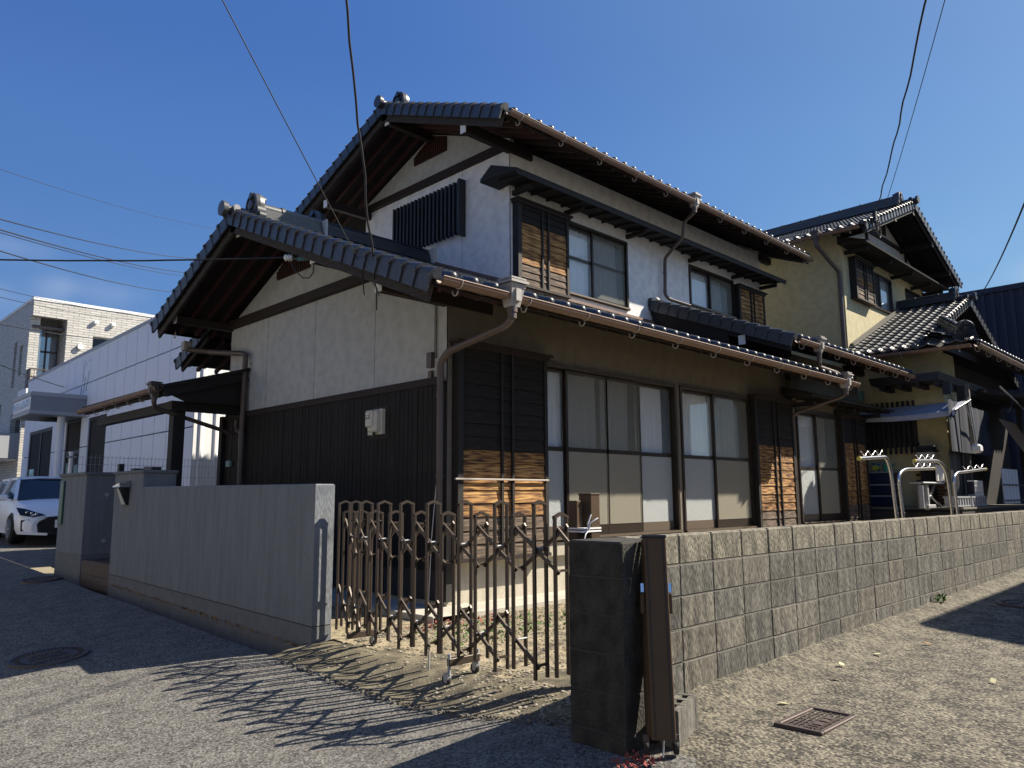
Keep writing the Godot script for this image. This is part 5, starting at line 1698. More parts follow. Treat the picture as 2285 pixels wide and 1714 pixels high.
# porch over the entrance
func porch():
	var t := thing("entrance_porch", "dark porch roof on a square post beside the gable", "porch", V(5.1, 0.45, -14))
	var g := G.new()
	var O := V(4.46, 3.13, -16.3)
	var s := V(1, 0.30, 0).normalized()
	g.prism([O, O + V(0, 0, 4.12), O + V(0, 0, 4.12) + s * 1.46, O + s * 1.46], V(-0.01, 0.05, 0))
	part(t, "porch_roof", g, M.timber_dark)
	g = G.new()
	g.bx(4.50, 3.03, -16.25, 4.56, 3.13, -12.22)
	g.beam(V(4.5, 3.07, -12.25), V(5.84, 3.47, -12.25), 0.05, 0.16)
	part(t, "porch_beam", g, M.timber_dark)
	g = G.new()
	g.bx(4.7, 2.82, -12.60, 5.84, 2.97, -12.45); g.bx(4.72, 2.82, -16.2, 4.86, 2.97, -12.60)
	part(t, "porch_beam", g, M.timber_dark)
	for i in 10:
		g = G.new()
		g.beam(V(4.52, 3.11, -16.1 + i * 0.41), V(5.84, 3.50, -16.1 + i * 0.41), 0.04, 0.06)
		part(t, "porch_rafter", g, M.timber_dark)
	g = G.new()
	g.cbox(V(4.86, 1.65, -12.62), V(0.19, 2.4, 0.19), 0.008)
	part(t, "porch_post", g, M.timber_dark)
	g = G.new()
	g.prism([V(4.60, 3.05, -12.30), V(5.84, 3.43, -12.30), V(5.84, 2.95, -12.30), V(4.85, 2.95, -12.30)], V(0, 0, -0.03))
	part(t, "porch_infill", g, M.timber_dark)
	gutter(t, V(4.42, 3.10, -16.3), V(4.42, 3.14, -12.3), V(-1, 0, 0), 0.6)
	hopper(t, V(4.42, 3.13, -12.45), 0.85, M.pipe)
	pipe(t, [V(4.42, 2.93, -12.45), V(4.45, 2.84, -12.5), V(5.70, 2.55, -12.7), V(5.8, 2.5, -12.7)], 0.035, M.pipe)

# ---------------------------------------------------------------- street to the left
func office():
	# built in its own axes: local z runs back along the street, x into the plot
	var t := thing("office_building", "low white panelled office building with a flat entrance canopy", "building", V(7.0, 0.4, -17.2))
	t.rotation.y = deg_to_rad(-1.6)
	var W := func(x: float, y: float, z: float) -> Vector3: return V(x, y - 0.4, z)
	# in local coordinates: put() instead of part()
	var top := 6.05
	var len := 17.4
	var g := G.new()
	g.bx(0.06, -0.6, -len, 9.0, top - 0.45, -0.05)
	put(t, "building_core", g.mesh(), M.dark_room)
	g = G.new()
	g.bx(-0.02, top - 0.45, -len - 0.02, 9.0, top - 0.36, 0.03)
	put(t, "parapet_cap", g.mesh(), M.grey_metal)
	# openings (v measured from local y): window pair, door, tall window
	var rows := [[-0.4, 0.42], [0.428, 1.45], [1.458, 2.62], [2.628, 3.5], [3.508, 4.62], [4.628, 5.6]]
	rows = [[-0.6, 2.61], [2.64, 4.60], [4.63, 5.6]]
	var opens := [[-16.4, -12.9, 1.6, 3.55], [-11.1, -9.3, 1.0, 3.60], [-8.5, -6.65, 1.0, 3.48]]
	var n := 20
	var pw := len / n
	for i in n:
		for r in rows:
			var z0 := -len + i * pw + 0.012
			var z1 := z0 + pw - 0.024
			var y0: float = r[0]; var y1: float = r[1]
			g = G.new()
			var holes := []
			for o in opens: holes.append([o[0] - z0, o[2] - y0, o[1] - z0, o[3] - y0])
			holed(g, V(0, y0, z0), V(0, 0, 1), Vector3.UP, V(-1, 0, 0), z1 - z0, y1 - y0, 0.06, holes)
			if g.v.size() > 0: put(t, "wall_panel", g.mesh(), M.white_panel)
	for k in opens.size():
		var o = opens[k]
		g = G.new()
		var fw := 0.11
		g.bx(0.03, o[2], o[0], 0.12, o[3], o[0] + fw); g.bx(0.03, o[2], o[1] - fw, 0.12, o[3], o[1])
		g.bx(0.03, o[3] - fw, o[0], 0.12, o[3], o[1]); g.bx(0.03, o[2], o[0], 0.12, o[2] + 0.06, o[1])
		if k == 0: g.bx(0.025, o[2], -14.72, 0.12, o[3], -14.58)
		if k == 1:
			g.bx(0.025, 2.45, o[0], 0.12, 2.57, o[1]); g.bx(0.025, o[2], -10.25, 0.12, 2.5, -10.15)
		var wn := put(t, "window" if k != 1 else "door", g.mesh(), M.slat_dark)
		for q in ([[o[0], -14.65], [-14.65, o[1]]] if k == 0 else [[o[0], o[1]]]):
			g = G.new()
			g.bx(0.07, o[2] + 0.02, q[0] + 0.02, 0.078, o[3] - 0.02, q[1] - 0.02)
			put(wn, "pane", g.mesh(), M.mirror_dark)
		if k == 0:
			g = G.new()
			g.bx(0.045, 1.68, -16.2, 0.06, 2.15, -15.5)
			put(wn, "lit_notice", g.mesh(), M.screen_lit)
			g = G.new()
			for j in 5: g.box(V(0.042, 1.92 + 0.05 * sin(j * 2.1), -16.0 + j * 0.09), V(0.006, 0.03, 0.07), Basis.from_euler(V(0.5 - 0.3 * j, 0, 0)))
			put(wn, "notice_mark", g.mesh(), M.slat_dark)
		if k == 1:
			g = G.new()
			g.bx(0.05, 1.2, -11.0, 0.06, 2.2, -10.5); g.bx(0.05, 1.25, -10.0, 0.06, 2.1, -9.6)
			put(wn, "door_poster", g.mesh(), M.plate_teal)
			g = G.new()
			g.bx(0.04, 2.1, -10.72, 0.05, 2.2, -10.64)
			put(wn, "red_mark", g.mesh(), M.leaf_red)
	# canopy
	var ca := -11.3; var cb := -8.85; var cx := -1.5
	g = G.new()
	g.bx(cx, 3.62, ca, 0.0, 4.20, cb)
	var cn := put(t, "canopy", g.mesh(), M.sign_grey)
	g = G.new()
	g.bx(cx - 0.02, 4.10, ca - 0.02, 0.0, 4.22, cb + 0.02)
	put(cn, "canopy_cap", g.mesh(), M.grey_metal)
	g = G.new()
	g.bx(cx - 0.02, 3.56, ca - 0.02, 0.0, 3.66, cb + 0.02)
	put(cn, "canopy_rim", g.mesh(), M.grey_metal)
	g = G.new()
	g.bx(cx - 0.005, 3.70, ca + 0.1, cx + 0.01, 4.07, cb - 0.02)
	put(cn, "sign_board", g.mesh(), M.white_panel)
	g = G.new()
	g.bx(cx + 0.02, 3.55, ca + 0.02, -0.02, 3.559, cb - 0.02)
	put(cn, "canopy_soffit", g.mesh(), M.grey_metal)
	g = G.new()
	g.cyl(V(-0.8, 3.55, -9.8), V(-0.8, 3.44, -9.8), 0.26, 20)
	put(cn, "canopy_lamp", g.mesh(), M.slat_dark)
	sign_letters(cn)
	g = G.new()
	g.cyl(V(-0.55, -0.6, -9.35), V(-0.55, 3.56, -9.35), 0.11, 16)
	put(t, "canopy_column", g.mesh(), M.white_panel)
	g = G.new()
	g.bx(-0.70, 1.25, -9.5, -0.46, 1.65, -9.2)
	put(t, "column_box", g.mesh(), M.grey_plastic)
	# stained patch above the canopy
	g = G.new()
	for k in [[-9.6, 4.32, 0.05, 0.25], [-9.25, 4.34, 0.04, 0.5], [-9.0, 4.38, 0.05, 0.16], [-9.42, 4.7, 0.02, 0.7], [-8.9, 4.55, 0.03, 0.45], [-9.15, 5.2, 0.02, 0.08], [-8.85, 5.3, 0.05, 0.06]]:
		g.box(V(-0.003, k[1] + k[3] * 0.5, k[0]), V(0.004, k[3], k[2]), Basis.from_euler(V(0.15, 0, 0)))
	put(t, "stain", g.mesh(), M.mortar)
	# corrugated side, lit by the sun
	g = G.new()
	g.bx(0.0, -0.6, -0.05, 9.0, top - 0.45, 0.0)
	var sw := put(t, "side_wall", g.mesh(), M.white_metal)
	for i in 26:
		g = G.new()
		g.prism([V(0.1 + i * 0.34, -0.5, 0.0), V(0.14 + i * 0.34, -0.5, 0.035), V(0.19 + i * 0.34, -0.5, 0.035), V(0.23 + i * 0.34, -0.5, 0.0)], V(0, top - 0.0, 0))
		put(sw, "steel_rib", g.mesh(), M.white_metal)
func sign_letters(p: Node3D):
	# ten metal characters as strokes, on the street face of the canopy; u along, v up, unit square
	var C := {
		"ni": [[.2, .05, .2, .95], [.8, .05, .8, .95], [.2, .95, .8, .95], [.2, .5, .8, .5], [.2, .07, .8, .07]],
		"hon": [[.5, 0, .5, 1], [.05, .72, .95, .72], [.5, .7, .08, .2], [.5, .7, .92, .2], [.3, .22, .7, .22]],
		"i": [[.8, .95, .1, .5], [.52, .72, .52, 0]],
		"n": [[.1, .9, .35, .72], [.1, .08, .9, .75]],
		"te": [[.2, .92, .8, .92], [.05, .62, .95, .62], [.52, .62, .25, .02]],
		"tsu": [[.15, .6, .25, .42], [.42, .65, .5, .45], [.85, .62, .35, .05]],
		"ku": [[.35, .97, .1, .5], [.35, .8, .9, .8], [.9, .8, .3, .0]],
		"kabu": [[.22, 0, .22, 1], [.02, .72, .42, .72], [.22, .65, .03, .25], [.22, .6, .42, .4], [.5, .85, .98, .85], [.45, .55, 1, .55], [.72, 1, .72, 0], [.72, .5, .45, .1], [.72, .5, 1, .1]],
		"shiki": [[.05, .75, .95, .75], [.1, .5, .5, .5], [.3, .5, .3, .12], [.08, .1, .55, .16], [.62, 1, .95, .02], [.8, .98, .92, .85]],
		"kai": [[.5, 1, .05, .6], [.5, 1, .95, .6], [.3, .62, .7, .62], [.15, .42, .85, .42], [.45, .42, .2, .08], [.2, .08, .85, .12]],
		"sha": [[.25, 1, .32, .88], [.05, .75, .45, .75], [.45, .75, .05, .35], [.26, .55, .26, 0], [.55, .6, 1, .6], [.77, .95, .77, .05], [.5, .05, 1, .05]]}
	var seq := ["ni", "hon", "i", "n", "te", "tsu", "ku", "kabu", "shiki", "kai", "sha"]
	var w := 0.185
	for k in seq.size():
		var g := G.new()
		# read from the street: text runs towards the viewer (towards +z)
		var z0 := -11.12 + k * 0.198
		for s in C[seq[k]]:
			var a := V(-1.515, 3.77 + s[1] * 0.23, z0 + s[0] * w)
			var b := V(-1.515, 3.77 + s[3] * 0.23, z0 + s[2] * w)
			g.beam(a, b, 0.026, 0.03, V(1, 0, 0))
		put(p, "letter", g.mesh(), M.chrome)

func far_building():
	var t := thing("tiled_building", "three storey grey tiled building with a recessed corner balcony", "building", V(8.2, 0.8, -38))
	var g := G.new()
	var zc := -38.0; var x0 := 8.17; var top := 10.15
	# +z face with the corner balcony cut out
	holed(g, V(x0, 0.3, zc), Vector3.RIGHT, Vector3.UP, V(0, 0, 1), 14.0, top - 0.3, 0.4, [[0.0, 5.2, 1.36, 9.15], [2.45, 7.9, 3.6, 8.55], [0.0, -0.1, 1.36, 5.2]])
	# -x face
	holed(g, V(x0, 0.3, -56.0), V(0, 0, 1), Vector3.UP, V(-1, 0, 0), 18.0 - 0.401, top - 0.3, 0.4, [[16.2, 6.6, 16.7, 8.0], [15.1, 6.2, 15.6, 8.3], [12.9, 3.2, 13.5, 5.6], [15.6, 3.6, 17.4, 4.9]])
	part(t, "tiled_wall", g, M.facing_tile)
	g = G.new()
	g.bx(x0 + 0.4, 0.3, -55.9, x0 + 14, top - 0.2, zc - 1.5); g.bx(x0 + 1.36, 0.3, zc - 1.6, x0 + 14, top - 0.2, zc - 0.401)
	part(t, "inner_core", g, M.facing_tile)
	g = G.new()
	g.bx(x0 - 0.03, top, -56, x0 + 14, top + 0.13, zc + 0.03)
	part(t, "parapet_cap", g, M.white_paint)
	g = G.new()
	g.bx(x0 + 0.42, 6.6, zc - 1.35, x0 + 1.355, 9.0, zc - 1.28)
	g.bx(x0 + 0.42, 6.6, zc - 1.28, x0 + 0.5, 9.0, zc - 0.5)
	var wn := part(t, "balcony_window", g, M.mirror_dark)
	g = G.new()
	for u in [0.42, 0.86, 1.31]: g.bx(x0 + u, 6.5, zc - 1.28, x0 + u + 0.05, 9.0, zc - 1.2)
	g.bx(x0 + 0.42, 8.05, zc - 1.28, x0 + 1.355, 8.12, zc - 1.2); g.bx(x0 + 0.1, 8.96, zc - 1.3, x0 + 1.356, 9.08, zc - 0.3)
	part(wn, "frame", g, M.pipe)
	g = G.new()
	for y in [7.05, 6.7]: g.bx(x0 + 0.06, y, zc - 0.02, x0 + 2.0, y + 0.05, zc + 0.03)
	for i in 14: g.bx(x0 + 0.08 + i * 0.14, 6.2, zc - 0.01, x0 + 0.1 + i * 0.14, 7.06, zc + 0.01)
	g.bx(x0 + 0.06, 6.2, zc - 1.2, x0 + 0.1, 7.1, zc)
	part(t, "railing", g, M.pipe)
	g = G.new()
	g.bx(x0 - 0.02, 5.3, zc - 1.4, x0 + 1.4, 6.2, zc + 0.05)
	part(t, "balcony_slab", g, M.white_paint)
	for k in [[2.5, 9.5], [3.25, 9.5]]:
		g = G.new()
		g.cbox(V(x0 + k[0], k[1], zc + 0.08), V(0.17, 0.16, 0.16), 0.02)
		part(t, "vent_hood", g, M.white_metal)
	g = G.new()
	g.cyl(V(x0 + 1.95, 8.28, zc), V(x0 + 1.95, 8.28, zc + 0.14), 0.13, 16)
	part(t, "round_vent", g, M.white_metal)
	g = G.new()
	g.bx(x0 + 2.46, 7.9, zc - 0.3, x0 + 3.6, 8.9, zc - 0.25)
	for k in [[16.2, 16.7, 6.9, 8.3], [15.1, 15.6, 6.5, 8.6], [12.9, 13.5, 3.5, 5.9], [15.6, 17.4, 3.9, 5.2]]:
		g.bx(x0 + 0.2, k[2], -56 + k[0], x0 + 0.25, k[3], -56 + k[1])
	part(t, "window_pane", g, M.car_glass)
	# ground-floor canopy beyond the office
	g = G.new()
	g.bx(x0 - 1.2, 3.2, -52, x0 - 0.002, 4.3, -38.6)
	part(t, "carport_fascia", g, M.grey_metal)
	g = G.new()
	g.bx(x0 - 1.1, 3.1, -52, x0 - 0.002, 3.19, -38.7)
	part(t, "carport_soffit", g, M.white_metal)
	# paler block behind it
	t = thing("corner_block", "pale concrete apartment block at the left edge behind the tiled building", "building", V(6, 0.8, -62))
	g = G.new()
	holed(g, V(8.35, 0.3, -75.0), V(0, 0, 1), Vector3.UP, V(-1, 0, 0), 18.8, 9.9, 0.3, [[13.0, 5.5, 16.0, 8.0], [13.0, 1.5, 16.0, 4.2], [17.0, 5.5, 18.2, 8.0]])
	part(t, "wall", g, M.concrete)
	g = G.new()
	g.bx(8.7, 0.3, -75, 9.0, 10.0, -56.3)
	part(t, "window_pane", g, M.car_glass)
	g = G.new()
	g.bx(8.32, 9.5, -75, 8.5, 10.25, -56.2)
	part(t, "parapet", g, M.white_paint)

func car_section(z: float, hw: float, y0: float, y1: float, tuck: float) -> Array:
	# half outline, from sill up to the shoulder
	return [V(hw * 0.93, y0, z), V(hw, y0 + 0.12, z), V(hw, y0 + (y1 - y0) * 0.55, z), V(hw * (1 - tuck * 0.3), y1 - 0.06, z), V(hw * (1 - tuck), y1, z)]
func car_white():
	# nose towards +z; origin under the middle of the car
	var gy := road_y(3.5, -20.5) + 0.02
	var t := thing("white_hatchback", "white compact hatchback parked facing the street beside the gatepost", "car", V(5.05, gy, -20.9))
	t.rotation.y = deg_to_rad(-2.0)
	var g := G.new()
	# body loft, stations from the tail to the nose: z, half width, lower y, shoulder y, tuck
	var st := [[-1.95, 0.70, 0.34, 0.92, 0.10], [-1.75, 0.82, 0.22, 0.98, 0.06], [-1.1, 0.85, 0.20, 0.98, 0.06], [-0.2, 0.85, 0.20, 0.96, 0.06], [0.7, 0.85, 0.20, 0.94, 0.08], [1.15, 0.855, 0.20, 0.90, 0.14], [1.5, 0.845, 0.20, 0.82, 0.20], [1.78, 0.80, 0.20, 0.72, 0.24], [1.92, 0.72, 0.20, 0.62, 0.22], [1.99, 0.60, 0.22, 0.54, 0.20]]
	for sd in [1.0, -1.0]:
		var P := []
		for s in st:
			var row := []
			for p in car_section(s[0], s[1], s[2], s[3], s[4]): row.append(V(p.x * sd, p.y, p.z))
			if sd > 0: row.reverse()
			P.append(row)
		g.grid(P)
	# hood and deck
	var H := []
	for s in st:
		var row := []
		for k in [-1.0, -0.5, 0.0, 0.5, 1.0]: row.append(V(-k * s[1] * (1 - s[4]), s[3] + 0.045 * (1 - k * k) * (1.0 if s[0] > 0.6 else 0.3), s[0]))
		H.append(row)
	g.grid(H)
	# nose and tail closing faces
	for e in [0, st.size() - 1]:
		var s = st[e]
		var pr := car_section(s[0], s[1], s[2], s[3], s[4])
		var o := []
		for p in pr: o.append(p)
		for i in range(pr.size() - 1, -1, -1): o.append(V(-pr[i].x, pr[i].y, pr[i].z))
		g.prism(o, V(0, 0, 0.01 if e > 0 else -0.01))
	put(t, "body", g.mesh(), M.car_white)
	# cabin
	var roof := [[-1.85, 0.62, 1.06], [-1.55, 0.60, 1.36], [-0.9, 0.60, 1.47], [-0.1, 0.61, 1.49], [0.30, 0.605, 1.43]]
	g = G.new()
	var RP := []
	for s in roof:
		var row := []
		for k in [-1.0, -0.8, -0.3, 0.3, 0.8, 1.0]: row.append(V(-k * s[1], s[2] - 0.05 * k * k * k * k - 0.012 * k * k, s[0]))
		RP.append(row)
	g.grid(RP)
	for sd in [-1.0, 1.0]:
		# pillars
		g.beam(V(0.60 * sd, 1.39, 0.30), V(0.76 * sd, 0.93, 1.02), 0.07, 0.06)
		g.beam(V(0.61 * sd, 1.42, -0.35), V(0.79 * sd, 0.95, -0.35), 0.05, 0.10)
		g.beam(V(0.58 * sd, 1.32, -1.55), V(0.78 * sd, 0.96, -1.5), 0.06, 0.45)
		g.beam(V(0.60 * sd, 1.42, 0.3), V(0.60 * sd, 1.40, -1.5), 0.06, 0.06)
	put(t, "roof", g.mesh(), M.car_white)
	g = G.new()
	g.quad(V(-0.73, 0.95, 1.03), V(0.73, 0.95, 1.03), V(0.57, 1.40, 0.29), V(-0.57, 1.40, 0.29))
	put(t, "windshield", g.mesh(), M.car_glass)
	for sd in [-1.0, 1.0]:
		for k in [[0.92, 0.28, -0.33], [-0.37, -0.37, -1.35]]:
			g = G.new()
			g.prism([V(0.785 * sd, 0.95, k[0]), V(0.605 * sd, 1.40, k[1]), V(0.605 * sd, 1.40, k[2]), V(0.785 * sd, 0.95, k[2])], V(-0.01 * sd, 0, 0))
			put(t, "side_window", g.mesh(), M.car_glass)
		# headlight, swept along the corner
		g = G.new()
		g.prism([V(0.34 * sd, 0.60, 1.955), V(0.56 * sd, 0.555, 1.93), V(0.78 * sd, 0.60, 1.80), V(0.83 * sd, 0.76, 1.62), V(0.70 * sd, 0.735, 1.77)], V(0.02 * sd, 0.01, 0.035))
		var hl := put(t, "headlight", g.mesh(), M.car_glass)
		for i in 3:
			g = G.new()
			g.cbox(V((0.52 + 0.08 * i) * sd, 0.635 + 0.015 * i, 1.965 - 0.045 * i), V(0.055, 0.04, 0.04), 0.01)
			put(hl, "lamp_unit", g.mesh(), M.chrome)
		# fog recess
		g = G.new()
		g.prism([V(0.64 * sd, 0.52, 1.93), V(0.78 * sd, 0.50, 1.83), V(0.77 * sd, 0.27, 1.84), V(0.52 * sd, 0.27, 1.97), V(0.60 * sd, 0.36, 1.95)], V(0, 0, 0.02))
		put(t, "bumper_recess", g.mesh(), M.black_metal)
		g = G.new()
		g.beam(V(0.30 * sd, 0.20, 2.03), V(0.80 * sd, 0.235, 1.86), 0.10, 0.05)
		put(t, "bumper_lip", g.mesh(), M.car_white)
		# mirror
		g = G.new()
		g.cbox(V(0.95 * sd, 0.98, 0.72), V(0.20, 0.13, 0.11), 0.035)
		g.beam(V(0.80 * sd, 0.93, 0.75), V(0.92 * sd, 0.95, 0.73), 0.06, 0.04)
		put(t, "side_mirror", g.mesh(), M.car_white)
		g = G.new()
		g.beam(V(0.865 * sd, 0.24, -1.0), V(0.865 * sd, 0.24, 1.0), 0.03, 0.07)
		put(t, "side_skirt", g.mesh(), M.car_white)
		g = G.new()
		for z in [-0.2, -1.05]: g.cbox(V(0.86 * sd, 0.80, z), V(0.03, 0.03, 0.17), 0.01)
		put(t, "door_handle", g.mesh(), M.car_white)
		for z in [1.22, -1.33]:
			g = G.new()
			var ax := Basis(V(0, 0, 1), V(1, 0, 0), V(0, 1, 0))
			g.cyl(V(0.6 * sd, 0.32, z), V(0.856 * sd, 0.32, z), 0.335, 24)
			put(t, "wheel_arch", g.mesh(), M.black_metal)
			g = G.new()
			g.lathe([Vector2(0.20, -0.09), Vector2(0.29, -0.095), Vector2(0.31, -0.06), Vector2(0.31, 0.06), Vector2(0.29, 0.095), Vector2(0.20, 0.09)], V(0.79 * sd, 0.31, z), ax, 24)
			var wh := put(t, "wheel", g.mesh(), M.black_rubber)
			g = G.new()
			for i in 5:
				var a := TAU * i / 5
				g.beam(V(0.875 * sd, 0.31, z), V(0.87 * sd, 0.31 + 0.2 * sin(a), z + 0.2 * cos(a)), 0.03, 0.07, V(sd, 0, 0))
			g.lathe([Vector2(0.215, -0.02), Vector2(0.215, 0.02), Vector2(0.185, 0.02), Vector2(0.185, -0.02)], V(0.872 * sd, 0.31, z), ax, 24)
			put(wh, "rim", g.mesh(), M.grey_metal)
	# grille: upper slot and the wide lower opening
	g = G.new()
	g.prism([V(-0.30, 0.555, 1.985), V(0.30, 0.555, 1.985), V(0.46, 0.48, 1.985), V(-0.46, 0.48, 1.985)], V(0, 0, 0.025))
	g.prism([V(-0.46, 0.478, 1.985), V(0.46, 0.478, 1.985), V(0.60, 0.30, 1.97), V(0.42, 0.21, 1.985), V(-0.42, 0.21, 1.985), V(-0.60, 0.30, 1.97)], V(0, 0, 0.02))
	put(t, "grille", g.mesh(), M.black_metal)
	g = G.new()
	g.bx(-0.17, 0.335, 2.005, 0.17, 0.50, 2.02)
	var np := put(t, "number_plate", g.mesh(), M.white_paint)
	var tm := TextMesh.new()
	var sf := SystemFont.new()
	sf.font_names = PackedStringArray(["Droid Sans"])
	tm.font = sf; tm.text = "5"; tm.font_size = 24; tm.pixel_size = 0.004; tm.depth = 0.004
	put(np, "plate_digit", tm, M.plate_green, Transform3D(Basis.IDENTITY, V(-0.10, 0.40, 2.022)))
	g = G.new()
	g.cyl(V(-0.04, 0.60, 1.965), V(-0.04, 0.60, 1.99), 0.035, 14)
	put(t, "badge", g.mesh(), M.chrome)

func car_black():
	var gy := road_y(3.5, -27) + 0.02
	var t := thing("black_van", "boxy black car parked behind the white hatchback at left", "car", V(4.35, gy, -28.0))
	var g := G.new()
	var pr := [V(0, 0.25, 1.75), V(0, 0.62, 1.78), V(0, 0.98, 1.55), V(0, 1.03, 0.85), V(0, 1.72, 0.45), V(0, 1.80, 0.2), V(0, 1.80, -1.6), V(0, 1.0, -1.8), V(0, 0.25, -1.8)]
	var P := []
	for p in pr: P.append(p + V(-0.82, 0, 0))
	g.prism(P, V(1.64, 0, 0))
	put(t, "body", g.mesh(), M.car_black)
	g = G.new()
	g.quad(V(-0.72, 1.05, 0.86), V(0.72, 1.05, 0.86), V(0.68, 1.68, 0.50), V(-0.68, 1.68, 0.50))
	put(t, "windshield", g.mesh(), M.mirror_dark)
	for sd in [-1.0, 1.0]:
		g = G.new()
		g.prism([V(0.824 * sd, 1.05, 0.65), V(0.824 * sd, 1.68, 0.32), V(0.824 * sd, 1.68, -1.5), V(0.824 * sd, 1.05, -1.6)], V(0.004 * sd, 0, 0))
		put(t, "side_window", g.mesh(), M.mirror_dark)
		g = G.new()
		g.cbox(V(0.6 * sd, 0.78, 1.70), V(0.30, 0.16, 0.10), 0.02)
		put(t, "headlight", g.mesh(), M.chrome)
		g = G.new()
		g.cbox(V(0.93 * sd, 1.15, 0.72), V(0.16, 0.2, 0.10), 0.03)
		put(t, "side_mirror", g.mesh(), M.car_black)
		for z in [1.05, -1.15]:
			g = G.new()
			g.cyl(V(0.66 * sd, 0.29, z), V(0.84 * sd, 0.29, z), 0.30, 20)
			put(t, "wheel", g.mesh(), M.black_rubber)

func mesh_fence():
	var t := thing("mesh_fence", "white steel mesh fence between the gatepost and the house", "fence", V(6, 0.4, -16.4))
	var zf := -16.4
	for x in [4.36, 6.35]:
		var g := G.new()
		g.cyl(V(x, 0.2, zf), V(x, 2.30, zf), 0.035, 10)
		g.cyl(V(x, 2.30, zf), V(x, 2.32, zf), 0.045, 10)
		part(t, "fence_post", g, M.white_metal)
	var g := G.new()
	for i in 46: g.bx(4.40 + i * 0.075, 0.4, zf + 0.045, 4.405 + i * 0.075, 2.24, zf + 0.05)
	for y in [0.6, 0.85, 1.1, 1.35, 1.6, 1.85, 2.08, 2.22]: g.bx(4.38, y, zf + 0.04, 7.9, y + 0.006, zf + 0.045)
	for i in 46: g.tube([V(4.4025 + i * 0.075, 2.2, zf + 0.047), V(4.4025 + i * 0.075, 2.26, zf + 0.06), V(4.4025 + i * 0.075, 2.25, zf + 0.09)], 0.0025, 4)
	stuff(t, "mesh_panel", g, M.grey_metal)
	for x in [4.36, 6.35]:
		g = G.new()
		for y in [2.22, 1.1]: g.cbox(V(x, y, zf + 0.04), V(0.17, 0.035, 0.03), 0.005)
		part(t, "fence_clip", g, M.grey_metal)

